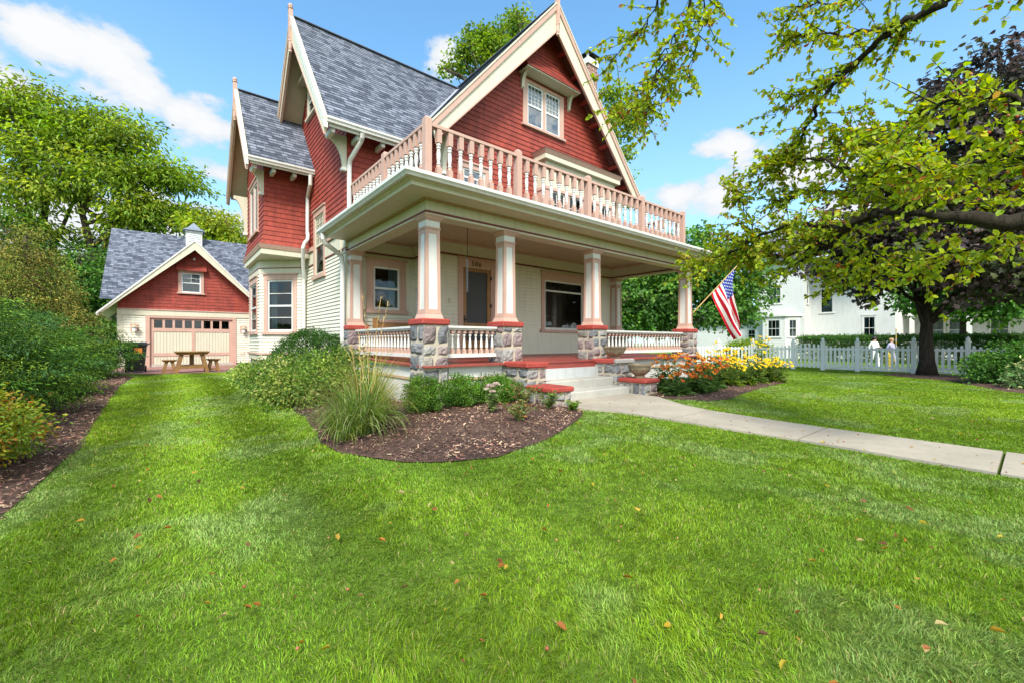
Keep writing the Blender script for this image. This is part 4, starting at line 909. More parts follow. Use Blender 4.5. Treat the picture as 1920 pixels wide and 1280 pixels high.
# ------------------------------------------------------------------ front steps with stone cheek walls
def build_steps():
    g = .085
    S = empty('front_steps', (6.2, 5.4, g), "three concrete front steps between low stone walls with red caps, leading up to the porch", "steps")
    for (ya, yb, z0, z1) in ((5.15, 5.55, -.05, .244), (5.552, 5.95, -.05, .414), (5.952, 6.03, -.05, .612)):
        mb = MB(); x0, x1 = 5.2, 7.24
        if z1 > .5: mb.box(x0, x1, ya, yb, z0, z1); mb.build('step', paint('pale_grey_paint', (.47, .48, .48), .6, .08, 3, .3, (.3, .28, .25), .2), S)
        else:
            mb.bbox(x0, x1, ya, 6.0, z0, z1, .014); mb.build('step', M['concrete'], S)
    bare = paint('worn_red_cap', (.36, .30, .28), .75, .3, 4, .6, (.40, .07, .05), .9)
    for (x0, x1, y0, y1, zt, zb, sd, hi, capmat) in ((4.754, 5.277, 5.435, 6.10, .783, .685, 11, 1, 'redcap'), (4.69, 5.20, 4.76, 5.42, .41, .325, 12, 0, 'redcap'), (7.2, 7.83, 5.435, 6.10, .783, .685, 13, 1, None), (7.2, 7.72, 4.76, 5.42, .41, .325, 14, 0, 'redcap')):
        mb = MB(); i = .03; stone_block(mb, x0 + i, x1 - i, y0 + i, y1 + (.0 if hi else .05), -.1, zb, .19, sd); w = mb.build('stone_wall', [M['mortar'], M['stone']], S)
        mb = MB(); mb.bbox(x0, x1, y0, y1, zb, zt, .02)
        if capmat: mb.build('wall_cap', M[capmat], w)
        else:
            m, nt, N, L, B = new_mat('half_bare_cap'); tc = N.new('ShaderNodeTexCoord'); n = noise(N, L, 3.5, 5, .6, tc.outputs['Object']); sp = N.new('ShaderNodeSeparateXYZ'); L.new(tc.outputs['Object'], sp.inputs[0])
            a = N.new('ShaderNodeMath'); a.operation = 'MULTIPLY_ADD'; L.new(sp.outputs[1], a.inputs[0]); a.inputs[1].default_value = -2.2; a.inputs[2].default_value = 12.9
            b = N.new('ShaderNodeMath'); b.operation = 'ADD'; L.new(a.outputs[0], b.inputs[0]); L.new(n.outputs[0], b.inputs[1])
            r = ramp(N, L, b.outputs[0], [(.96, (.40, .062, .048)), (1.0, (.30, .285, .26))]); mr = N.new('ShaderNodeMapRange'); mr.inputs[1].default_value = .9; mr.inputs[2].default_value = 1.6
            L.new(b.outputs[0], mr.inputs[0]); r = ramp(N, L, mr.outputs[0], [(.42, (.40, .062, .048)), (.5, (.30, .285, .26))]); L.new(r.outputs[0], B.inputs['Base Color']); B.inputs['Roughness'].default_value = .8; bump(N, L, n.outputs[0], .5, .01, B)
            mb.build('wall_cap', m, w)
build_steps()
def planter(x, y, z, s, label, square):
    P = empty('stone_planter', (x, y, z), label, "planter", "cast stone planters beside the front steps")
    mb = MB()
    if square:   # square tapering bowl on a block foot
        n = 4; a0 = math.pi / 4
    else: n = 28; a0 = 0
    prof = [(.11, 0), (.115, .045), (.10, .06), (.13, .075), (.19, .13), (.225, .20), (.245, .265), (.262, .27), (.265, .30), (.25, .305), (.235, .30), (.22, .22), (.0, .21)]
    prof = [(r * s * (1.25 if square else 1), h * s) for r, h in prof]
    rings = []
    for r, h in prof:
        if square:
            c = r * .72; b = c * .12; q = [(-c + b, -c), (c - b, -c), (c, -c + b), (c, c - b), (c - b, c), (-c + b, c), (-c, c - b), (-c, -c + b)]; rings.append([(px, py, h) for px, py in q])
        else: rings.append([(r * math.cos(2 * math.pi * k / n), r * math.sin(2 * math.pi * k / n), h) for k in range(n)])
    for A, B in zip(rings, rings[1:]):
        m_ = len(A)
        for i in range(m_): j = (i + 1) % m_; mb.face([A[i], A[j], B[j], B[i]])
    mb.face(rings[0][::-1])
    mb.v = [(px + x, py + y, pz + z) for px, py, pz in mb.v]; b = mb.build('bowl', M['planter'], P)
    rv = MB()     # raised scroll ornaments
    for k in range(4 if square else 10):
        a = (k * math.pi / 2 - math.pi / 2) if square else k * math.pi / 5
        for side in (-1, 1):
            pts = []
            for j in range(14):
                t = j / 13 * 4.2; rr = .045 * (1 - j / 16) * s; uu = side * (.045 * s + rr * math.cos(t) * .9); hh = .175 * s + rr * math.sin(t)
                rad = np.interp(hh / s, [.075, .13, .20, .265], [.13, .19, .225, .245]) * s * (.90 if square else 1.0)
                if square: pts.append((x + math.cos(a) * rad - math.sin(a) * uu, y + math.sin(a) * rad + math.cos(a) * uu, z + hh))
                else: aa = a + uu / rad; pts.append((x + math.cos(aa) * rad, y + math.sin(aa) * rad, z + hh))
            rv.tube(pts, .009 * s, 5)
    rv.build('relief_ornament', M['planter'], b)
planter(7.50, 5.72, .783, .82, "square tapering stone planter on the upper step wall by the porch pier", True)
planter(7.47, 5.08, .41, .92, "round carved stone bowl planter on the lower red capped step wall", False)

# ------------------------------------------------------------------ things on the porch
def build_porch_things():
    B = empty('porch_bench', (4.3, 9.5, .825), "brown wooden bench under the window at the back of the porch", "bench")
    x0, x1, y = 3.72, 4.82, 9.62
    mb = MB(); mb.bbox(x0 + .05, x1 - .05, 9.15, 9.56, 1.22, 1.26); mb.build('seat', M['wood'], B)
    mb = MB(); mb.box(x0 + .1, x1 - .1, y - .02, y + .02, 1.30, 1.58); mb.build('backrest', M['wood'], B)
    mb = MB(); mb.box(x0 + .13, x1 - .13, y - .035, y + .03, 1.585, 1.645); mb.build('top_rail', M['pink'], B)
    for x in (x0, x1 - .1):
        mb = MB(); mb.box(x, x + .1, y - .04, y + .04, .828, 1.68); mb.build('leg', M['wood'], B)
        mb = MB(); mb.box(x + .01, x + .08, 9.16, 9.22, .815, 1.43); mb.build('leg', M['wood'], B)
        mb = MB(); mb.box(x, x + .09, 9.12, y - .04, 1.431, 1.47); mb.build('armrest', M['wood'], B)
    C = empty('hanging_chain', (4.77, 7.3, 3.55), "thin swing chain hanging from the porch ceiling before the door", "chain")
    mb = MB(); mb.tube([(4.77, 7.3, 3.55), (4.77, 7.3, 2.80)], .006, 6); mb.build('rod', M['metal'], C)
    mb = MB()
    for k in range(17):
        z = 2.80 - k * .038; a = k % 2 * math.pi / 2
        pts = [(4.77 + .016 * math.cos(t) * math.cos(a), 7.3 + .016 * math.cos(t) * math.sin(a), z - .02 + .027 * math.sin(t)) for t in [i * math.pi / 4 for i in range(9)]]
        mb.tube(pts, .0055, 5, False)
    mb.build('chain_links', plain('galvanised_steel', (.35, .35, .36), .35, .9), C)
build_porch_things()

# ------------------------------------------------------------------ flag on the corner column
def build_flag():
    right, up = Vector((.776, -.631, 0)), Vector((0, 0, 1)); fw = Vector((.631, .776, 0))
    base = Vector((11.63, 6.25, 1.86))
    F = empty('flag', base, "striped red, white and blue national flag on a wooden pole at the end porch column", "flag")
    pd = (right * .66 + up * .74 - fw * .1).normalized(); tip = base + pd * 1.95
    mb = MB(); mb.tube([base - pd * .05, tip], .014, 8); mb.build('pole', paint('varnished_pole', (.62, .40, .14), .4, .1), F)
    mb = MB(); mb.tube([base - pd * .08, base + pd * .13], .026, 8); mb.box(11.60, 11.64, 6.18, 6.32, 1.76, 1.92); mb.build('bracket', M['metal'], F)
    mb = MB(); mb.lathe(tip.x, tip.y, tip.z, [(.0, 0), (.03, .02), (.03, .05), (0, .07)], 8); mb.build('finial', M['brass'], F)
    H0 = base + pd * .86; hl, fl = .92, 1.45
    d0 = (right * .43 - up * .90).normalized(); d1 = (right * .12 - up * .99).normalized()
    def S(h, f, off=0.0):   # h 0 (bottom stripe) .. 1 (canton edge), f 0 hoist .. 1 fly
        g = h + .0 * f; d = d0.lerp(d1, g ** 1.3).normalized()
        p = H0 + pd * (hl * h) + d * (fl * f) + right * (.10 * f * f * (1 - h))
        p -= right * (hl * .34 * f * max(0, h - .45)); k = .085 * min(1, f * 2.2)
        return p + fw * (k * math.sin(h * 13 + f * 2.2) + .03 * math.sin(f * 9 + h * 5)) - right * (.035 * f * math.sin(h * 13 + 1)) + fw * off
    mb = MB(); red, wh, bl = (.50, .012, .03), (.78, .76, .74), (.02, .05, .28); NF = 30
    for i in range(39):
        for j in range(NF):
            h0, h1, f0, f1 = i / 39, (i + 1) / 39, j / NF, (j + 1) / NF
            st = i // 3; mb.col = bl if (st >= 6 and f1 <= .4 + 1e-6) else (red if st % 2 == 0 else wh)
            mb.face([S(h0, f0), S(h0, f1), S(h1, f1), S(h1, f0)])
    mb.col = (.8, .8, .8)
    for r in range(9):
        for c in range(6 if r % 2 == 0 else 5):
            hc = 6 / 13 + 7 / 13 * (r + 1) / 10; fc = .4 * (2 * c + 1 + (r % 2)) / 12
            for off in (-.006, .006):
                pts = []
                for k in range(10):
                    a = math.pi * k / 5; rr = (.0275 if k % 2 == 0 else .011); pts.append(S(hc + rr * math.cos(a), fc + rr * .62 * math.sin(a), off))
                mb.face(pts)
    o = mb.build('flag_cloth', M['flagcloth'], F)
build_flag()

# ------------------------------------------------------------------ garage
def build_garage():
    G = empty('garage', (1.1, 25.5, 0), "small red and cream garage with blue shingle roof and cupola behind the lawn", "garage")
    FY = 25.5; A, B = (-1.6, FY), (4.1, FY); P = P2(A, B)
    w = MB(); clap(w, A, (-.66, FY), .12, 2.34, .11, .022, ext=(1, 0)); clap(w, (-1.6, 32), A, .12, 2.34, .11, .022, [(6.0, 6.42, 1.2, 2.25)]); w.build('clapboard_wall', M['creamsiding'], G)
    w = MB(); clap(w, (2.76, FY), B, .12, 2.34, .11, .022, ext=(0, 1)); clap(w, B, (4.1, 32), .12, 2.34, .11, .022); w.build('clapboard_wall', M['creamsiding'], G)
    r = MB(); gg = lambda z: None if z > 5.5 else (max(0, 2.70 - (5.74 - z) / 1.055), min(5.7, 2.70 + (5.74 - z) / 1.055)); clap(r, A, B, 2.62, 5.6, .15, .016, [(2.16, 3.0, 3.42, 4.45)], ur=gg); r.build('shingle_wall', M['redwall'], G)
    t = MB(); wbox(t, P, -.03, 5.73, -.01, .045, 2.34, 2.585); wbox(t, P, -.025, .16, -.01, .03, .12, 2.34); t.box(-1.63, -1.59, FY, FY + .15, .12, 2.34); t.build('frieze_board', M['cream'], G)
    t = MB(); wbox(t, P, -.03, 5.73, -.01, .075, 2.586, 2.635); t.build('pink_moulding', M['pink'], G)
    t = MB(); t.box(-1.58, 4.08, FY + .02, 32, -.1, .12); t.build('foundation', M['concrete'], G)
    # door
    d = MB(); wbox(d, P, .92, 1.07, -.06, .045, 0, 2.338); wbox(d, P, 4.24, 4.39, -.06, .045, 0, 2.338); wbox(d, P, 1.07, 4.24, -.06, .035, 2.24, 2.338); door = d.build('garage_door', M['pink'], G)
    d = MB(); x0, x1 = 1.07, 4.24
    wbox(d, P, x0, x0 + .13, -.10, -.03, .04, 2.24); wbox(d, P, x1 - .13, x1, -.10, -.03, .04, 2.24)
    for a, b in ((.04, .13), (.50, .645), (1.62, 1.78), (2.16, 2.24)): wbox(d, P, x0 + .13, x1 - .13, -.10, -.029, a, b)
    wbox(d, P, 2.61, 2.73, -.10, -.0285, .645, 1.62)
    wl = (x1 - x0 - .26)
    for k in range(9):
        x = x0 + .13 + wl * k / 8; q = .045 if 0 < k < 8 else .02; wbox(d, P, x - q, x + q, -.10, -.028, 1.78, 2.16)
    d.build('door_frame', M['pink'], door)
    d = MB()
    for a, b in ((x0 + .13, 2.61), (2.73, x1 - .13)):
        n = 12
        for k in range(n): u0 = a + (b - a) * k / n; wbox(d, P, u0 + .004, a + (b - a) * (k + 1) / n - .004, -.10, -.05, .645, 1.62)
    n = 24
    for k in range(n): u0 = x0 + .13 + (x1 - x0 - .26) * k / n; wbox(d, P, u0 + .004, u0 + (x1 - x0 - .26) / n - .004, -.10, -.05, .13, .50)
    d.build('door_panel', M['cream'], door)
    for k in range(8):
        u0 = x0 + .13 + wl * k / 8 + .045; u1 = x0 + .13 + wl * (k + 1) / 8 - .045; d = MB(); d.face([P(u0, -.05, 1.78), P(u1, -.05, 1.78), P(u1, -.05, 2.16), P(u0, -.05, 2.16)]); d.build('pane', M['glass'], door)
    d = MB(); wbox(d, P, x0, x1, -.5, -.48, 0, 2.3); wbox(d, P, x0, x1, -.5, -.07, 2.3, 2.32); d.build('room_interior', M['dark'], door)
    window(G, A, B, 2.21, 2.95, 3.47, 4.40, .12, .12, .06, sashes=2, sash='sash', munt=[(2, 2, 'u')], cur=[(2.21, 2.95, 'curtain')])
    h = MB(); h.prism([P(2.0, 0, 4.58), P(2.0, .22, 4.50), P(2.0, .22, 4.56), P(2.0, 0, 4.80)], (1.18, 0, 0)); h.build('window_hood', M['redwall'], G)
    h = MB(); h.lathe(1.1, FY - .1, 5.02, [(.0, 0), (.05, .02), (.06, .06), (.02, .12), (0, .13)], 10); h.build('floodlight', M['white'], G)
    window(G, (-1.6, 32), (-1.6, FY), 6.03, 6.40, 1.25, 2.2, .05, .06, .05, sashes=2, trim='cream')
    # lamps
    for x in (-1.05, 3.10):
        l = MB(); wbox(l, P, x + 1.6 - .14, x + 1.6 + .14, .0, .03, 1.62, 1.95); lo = l.build('wall_lamp', M['pink'], G)
        l = MB(); y = FY - .14; l.lathe(x, y, 1.80, [(.14, 0), (.06, .09), (.02, .11), (.02, .15), (0, .16)], 10); l.tube([(x, FY - .02, 1.86), (x, y, 1.90)], .015, 6); l.build('lamp_shade', paint('tan_metal', (.42, .33, .22), .5, .1), lo)
        l = MB(); l.lathe(x, y, 1.60, [(.03, 0), (.075, .02), (.085, .17), (.08, .2)], 10); l.build('lamp_glass', plain('frosted_glass', (.75, .76, .74), .2), lo)
    o = MB(); wbox(o, P, 4.55, 4.75, 0, .035, .52, .68); o.build('outlet_box', M['cream'], G)
    # roof
    rf = MB(); un = MB(); EZ, AZ = 2.40, 5.88
    slope(rf, (-2.2, 31, EZ), (-2.2, 25.02, EZ), (1.1, 25.02, AZ), (1.1, 31, AZ)); slope(rf, (4.4, 25.02, EZ), (4.4, 31, EZ), (1.1, 31, AZ), (1.1, 25.02, AZ))
    slab(un, (-2.17, 29, EZ), (-2.17, 25.05, EZ), (1.1, 25.05, AZ), (1.1, 29, AZ), .1); slab(un, (4.37, 25.05, EZ), (4.37, 29, EZ), (1.1, 29, AZ), (1.1, 25.05, AZ), .1)
    slope(rf, (-2.2, 25.56, EZ + .61), (8, 25.56, EZ + .61), (8, 29, 6.80), (-2.05, 29, 6.80)); slope(rf, (8, 33, EZ), (-2.2, 33, EZ), (-2.05, 29, 6.8), (8, 29, 6.8))
    rr = rf.build('roof', M['roof'], G); un.build('roof_soffit', M['cream'], rr)
    for sx, e in ((1, (-2.25, 25.0, EZ - .05)), (-1, (4.45, 25.0, EZ - .05))):
        a = Vector((1.1, 25.0, AZ + .02)); e = Vector(e); z = Vector((0, 0, 1)); m_ = MB(); m_.prism([e, a, a - z * .45, e - z * .12 + (a - e) * .02], (0, -.05, 0)); b = m_.build('barge_board', M['cream'], G)
        m_ = MB(); m_.prism([e + z * .03, a + z * .03, a - z * .06, e - z * .06], (0, -.08, 0)); m_.build('barge_edge', M['white'], b)
    m_ = MB(); m_.box(-2.26, -2.18, 25.1, 31, EZ - .14, EZ); m_.build('fascia', M['cream'], G)
    # cupola
    c = MB(); cx, cy, s = 1.22, 28.8, .35; c.box(cx - s, cx + s, cy - s, cy + s, 6.0, 7.08); c.box(cx - s - .03, cx + s + .03, cy - s - .03, cy + s + .03, 6.98, 7.06); cu = c.build('cupola', M['white'], G)
    c = MB()
    for k in range(5): z = 6.48 + k * .09; c.hexa([(cx - .26, cy - s - .03, z), (cx + .26, cy - s - .03, z), (cx + .26, cy - s - .002, z + .05), (cx - .26, cy - s - .002, z + .05), (cx - .26, cy - s - .03, z + .012), (cx + .26, cy - s - .03, z + .012), (cx + .26, cy - s - .002, z + .062), (cx - .26, cy - s - .002, z + .062)])
    c.build('louver', M['sash'], cu)
    c = MB(); e = s + .14; c.hexa([(cx - e, cy - e, 7.08), (cx + e, cy - e, 7.08), (cx + e, cy + e, 7.08), (cx - e, cy + e, 7.08), (cx - e * .55, cy - e * .55, 7.24), (cx + e * .55, cy - e * .55, 7.24), (cx + e * .55, cy + e * .55, 7.24), (cx - e * .55, cy + e * .55, 7.24)])
    c.hexa([(cx - e * .55, cy - e * .55, 7.241), (cx + e * .55, cy - e * .55, 7.241), (cx + e * .55, cy + e * .55, 7.241), (cx - e * .55, cy + e * .55, 7.241), (cx - .03, cy - .03, 7.55), (cx + .03, cy - .03, 7.55), (cx + .03, cy + .03, 7.55), (cx - .03, cy + .03, 7.55)]); c.build('cupola_roof', plain('grey_metal_roof', (.20, .23, .27), .55, .2), cu)
build_garage()

# ------------------------------------------------------------------ picnic table, stools, bin
def build_patio():
    T = empty('picnic_table', (.8, 20.0, .016), "small stained wood table standing on the brick drive before the garage", "table")
    cx, cy = .79, 20.0
    mb = MB()
    for k in range(5): mb.bbox(cx - .53, cx + .53, cy - .36 + k * .146, cy - .36 + k * .146 + .14, .76, .80, .008)
    mb.build('table_top', M['picnic'], T)
    mb = MB(); mb.hexa([(cx - .45, cy - .30, .68), (cx + .45, cy - .30, .68), (cx + .45, cy + .30, .68), (cx - .45, cy + .30, .68), (cx - .51, cy - .33, .758), (cx + .51, cy - .33, .758), (cx + .51, cy + .33, .758), (cx - .51, cy + .33, .758)]); mb.build('apron', M['picnic'], T)
    for sx in (-1, 1):
        for sy in (-1, 1):
            mb = MB(); mb.beam((cx + sx * .46, cy + sy * .28, .016), (cx + sx * .31, cy + sy * .22, .68), .12, .06, (0, 1, 0)); mb.build('leg', M['picnic'], T)
    mb = MB(); mb.beam((cx - .40, cy, .24), (cx + .40, cy, .24), .05, .12); mb.box(cx - .07, cx + .07, cy + .1, cy + .16, .2, .68); mb.beam((cx - .40, cy - .28, .22), (cx + .40, cy - .28, .22), .04, .1); mb.build('stretcher', M['picnic'], T)
    def stool(x, y, lab):
        S = empty('stool', (x, y, .016), lab, "stool", "wooden stools beside the small table")
        mb = MB()
        for k in range(2): mb.bbox(x - .22, x + .22, y - .2 + k * .205, y + k * .205, .46, .50, .008)
        mb.build('seat', M['picnic'], S)
        mb = MB(); mb.hexa([(x - .15, y - .14, .42), (x + .15, y - .14, .42), (x + .15, y + .14, .42), (x - .15, y + .14, .42), (x - .2, y - .17, .459), (x + .2, y - .17, .459), (x + .2, y + .17, .459), (x - .2, y + .17, .459)]); mb.build('apron', M['picnic'], S)
        for sx in (-1, 1):
            for sy in (-1, 1):
                mb = MB(); mb.beam((x + sx * .17, y + sy * .16, .016), (x + sx * .08, y + sy * .1, .42), .1, .05, (0, 1, 0)); mb.build('leg', M['picnic'], S)
        mb = MB(); mb.beam((x - .14, y - .15, .12), (x + .14, y - .15, .12), .04, .07); mb.build('stretcher', M['picnic'], S)
    stool(.13, 20.0, "wooden stool at the end of the table nearest the black bin"); stool(1.46, 20.1, "wooden stool at the end of the table nearest the red house")
    Bn = empty('trash_bin', (-.80, 21.0, .016), "black wheeled trash bin with a lid beside the yew and garage door", "trash bin")
    x, y = -.85, 21.3
    mb = MB(); mb.hexa([(x - .25, y - .27, .06), (x + .25, y - .27, .06), (x + .25, y + .27, .06), (x - .25, y + .27, .06), (x - .33, y - .36, 1.05), (x + .33, y - .36, 1.05), (x + .33, y + .36, 1.05), (x - .33, y + .36, 1.05)]); mb.box(x - .36, x + .36, y - .39, y + .39, 1.0, 1.06); b = mb.build('bin_body', M['black'], Bn)
    mb = MB(); mb.hexa([(x - .37, y - .41, 1.061), (x + .37, y - .41, 1.061), (x + .37, y + .4, 1.061), (x - .37, y + .4, 1.061), (x - .3, y - .33, 1.14), (x + .3, y - .33, 1.14), (x + .3, y + .36, 1.14), (x - .3, y + .36, 1.14)]); mb.tube([(x + .33, y - .2, 1.05), (x + .43, y - .2, 1.10), (x + .43, y + .2, 1.10), (x + .33, y + .2, 1.05)], .02, 6); mb.build('bin_lid', M['black'], Bn)
    for sx in (-1, 1):
        mb = MB(); mb.tube([(x + sx * .25, y + .3, .13), (x + sx * .31, y + .3, .13)], .115, 14); mb.build('wheel', M['black'], Bn)
    mb = MB(); mb.hexa([(x - .02, y - .345, .72), (x + .2, y - .345, .72), (x + .2, y - .34, .72), (x - .02, y - .34, .72), (x - .02, y - .365, .92), (x + .2, y - .365, .92), (x + .2, y - .36, .92), (x - .02, y - .36, .92)]); mb.build('orange_sticker', plain('orange_sticker', (.70, .25, .03), .6), Bn)
build_patio()

# ------------------------------------------------------------------ white picket fence and gate
def build_fence():
    FX = 20.8; ys = [11.4, 9.70, 8.15, 6.55, 5.49, 4.37, 2.77, 1.44, .1, -1.4]
    z = lambda y: -.01
    F = empty('picket_fence', (FX, 5, 0), "white picket fence with ball topped posts along the side lawn", "fence")
    Gt = empty('garden_gate', (FX, 6.0, 0), "white picket gate with a diagonal brace set between fence posts", "gate")
    for y in ys:
        mb = MB(); s = .065; mb.box(FX - s, FX + s, y - s, y + s, -.05, 1.12); mb.box(FX - s - .015, FX + s + .015, y - s - .015, y + s + .015, 1.12, 1.15)
        mb.lathe(FX, y, 1.15, [(.05, 0), (.04, .02), (.06, .06), (.055, .10), (.02, .15), (0, .17)], 8); mb.build('fence_post', M['fence'], F)
    for a, b in zip(ys, ys[1:]):
        gate = abs(a - 6.55) < .01; par = Gt if gate else F
        mb = MB(); L = a - b - .13; n = max(3, round(L / .152)); sp = L / n
        for zz in (.20, .86): mb.box(FX - .02, FX + .02, b + .065, a - .065, zz - .04, zz + .04)
        if not gate: mb.box(FX - .025, FX + .025, b + .065, a - .065, .06, .13)
        mb.build('fence_rail', M['fence'], par) if not gate else mb.build_split('gate_rail', M['fence'], par)
        mb = MB()
        for k in range(n):
            y = b + .065 + sp * (k + .5); u = (k + .5) / n; sag = .10 * (1 - (2 * u - 1) ** 2) * (-1 if not gate else .4); w = .038; t = 1.03 + sag
            poly = [(FX - .045, y - w, .10), (FX - .045, y + w, .10), (FX - .045, y + w, t - .03)] + [(FX - .045, y + w * math.cos(q), t - .03 + w * math.sin(q)) for q in [math.pi * j / 6 for j in range(1, 6)]] + [(FX - .045, y - w, t - .03)]
            mb.prism(poly, (.022, 0, 0))
        mb.build('pickets', M['fence'], par)
        if gate:
            mb = MB(); mb.beam((FX + .03, b + .1, .22), (FX + .03, a - .1, .84), .03, .06, (1, 0, 0)); mb.build('gate_brace', M['fence'], Gt)
build_fence()

# ------------------------------------------------------------------ hydrant, people
def build_hydrant():
    x, y = 27.4, 4.57; z = gz(x, y)
    H = empty('fire_hydrant', (x, y, z), "yellow fire hydrant with a striped marker rod beyond the white fence", "fire hydrant"); yel = paint('yellow_enamel', (.75, .55, .02), .45, .1)
    mb = MB(); mb.lathe(x, y, z, [(.19, 0), (.19, .04), (.13, .06), (.125, .12), (.12, .60), (.15, .62), (.15, .66), (.13, .68), (.12, .76), (.06, .84), (.04, .88), (.04, .93), (0, .94)], 16); mb.build('barrel', yel, H)
    for a in (0, 1, 2):
        dx, dy = ((0, -1), (0, 1), (-1, 0))[a]; mb = MB(); mb.tube([(x + dx * .1, y + dy * .1, z + .5), (x + dx * .24, y + dy * .24, z + .5)], .075 if a == 2 else .06, 10); mb.build('outlet', yel, H)
    mb = MB(); mb.m = 0
    for k in range(8): mb.m = k % 2; mb.tube([(x + .1, y - .28, z + .8 + k * .15), (x + .1, y - .28, z + .95 + k * .15)], .022, 6)
    mb.m = 0; mb.tube([(x, y - .05, z + .72), (x + .1, y - .28, z + .8)], .018, 6); mb.build('marker_rod', [M['white'], paint('orange_band', (.75, .42, .05), .5, .1)], H)
build_hydrant()
def person(loc, rz, label, shirt, trousers, hair, scale=1.0, carry=False):
    """one continuous body grown over a jointed skeleton, mid-stride"""
    sk = {'pelvis': (0, 0, .95, .125), 'waist': (0, .01, 1.10, .115), 'chest': (0, .02, 1.32, .135), 'neck': (0, .0, 1.48, .05), 'head': (0, -.03, 1.60, .085), 'crown': (0, -.025, 1.70, .075),
          'shl': (-.19, .02, 1.40, .062), 'ell': (-.25, .10, 1.14, .045), 'wrl': (-.20, -.10, 1.02, .032), 'hal': (-.185, -.16, 1.0, .036),
          'shr': (.19, .02, 1.40, .062), 'elr': (.26, .0, 1.14, .045), 'wrr': (.16, -.20, 1.16, .032), 'har': (.13, -.25, 1.18, .036),
          'hil': (-.095, 0, .90, .095), 'knl': (-.10, .05, .50, .065), 'anl': (-.10, .26, .14, .042), 'tol': (-.10, .15, .05, .036),
          'hir': (.095, 0, .90, .095), 'knr': (.10, -.12, .51, .065), 'anr': (.10, -.16, .09, .042), 'tor': (.10, -.30, .045, .036)}
    E = [('pelvis', 'waist'), ('waist', 'chest'), ('chest', 'neck'), ('neck', 'head'), ('head', 'crown'), ('chest', 'shl'), ('shl', 'ell'), ('ell', 'wrl'), ('wrl', 'hal'), ('chest', 'shr'), ('shr', 'elr'), ('elr', 'wrr'), ('wrr', 'har'),
         ('pelvis', 'hil'), ('hil', 'knl'), ('knl', 'anl'), ('anl', 'tol'), ('pelvis', 'hir'), ('hir', 'knr'), ('knr', 'anr'), ('anr', 'tor')]
    names = list(sk); me = bpy.data.meshes.new('body'); me.from_pydata([sk[n][:3] for n in names], [(names.index(a), names.index(b)) for a, b in E], [])
    o = bpy.data.objects.new('tmp', me); COL.objects.link(o); o.modifiers.new('s', 'SKIN'); o.modifiers.new('d', 'SUBSURF').levels = 2
    for i, n in enumerate(names):
        r = sk[n][3]; v = me.skin_vertices[0].data[i]; v.radius = (r * (1.35 if n in ('chest', 'waist', 'pelvis') else 1), r); v.use_root = (n == 'pelvis')
    dg = bpy.context.evaluated_depsgraph_get(); m2 = bpy.data.meshes.new_from_object(o.evaluated_get(dg)); bpy.data.objects.remove(o); m2.name = 'body'
    for m_ in (plain('skin', (.55, .33, .24), .6), shirt, trousers, plain('dark_shoe', (.02, .02, .03), .6)): m2.materials.append(m_)
    for p in m2.polygons:
        c = p.center; p.use_smooth = True
        p.material_index = 3 if c.z < .085 or (c.y > .17 and c.z < .16) else (2 if c.z < .96 and abs(c.x) < .18 else (0 if c.z > 1.475 or (c.z < 1.22 and c.y < -.10 and abs(c.x) > .1) else 1))
    rt = empty('person', loc, label, "person", None, rz); rt.scale = (scale,) * 3
    b = bpy.data.objects.new('body', m2); COL.objects.link(b); b.parent = rt
    hb = MB(); hb.lathe(0, -.005, 1.565, [(.06, 0), (.095, .03), (.108, .08), (.10, .14), (.06, .185), (0, .20)], 14); hb.v = [(x, y + .03 * (1 if y > -.005 else .0), z) for x, y, z in hb.v]
    h = hb.build('hair', hair, smooth=True); h.parent = rt
    fb = MB(); fb.lathe(0, -.115, 1.585, [(.0, -.02), (.012, 0), (0, .03)], 6); f = fb.build('nose', m2.materials[0]); f.parent = rt
    return rt
lav = plain('lavender_cloth', (.38, .36, .55), .8); wcl = plain('white_cloth', (.78, .78, .78), .8)
person((31.0, 5.75, gz(31, 5.75)), R(-35), "person in white shirt and white trousers with dark hair walking beyond the fence", wcl, wcl, plain('dark_hair', (.02, .015, .02), .7))
person((31.5, 5.1, gz(31.5, 5.1)), R(-20), "person in a lavender top with light brown hair walking behind the hydrant", lav, plain('grey_trousers', (.30, .30, .36), .8), plain('light_hair', (.40, .24, .12), .7), .95)

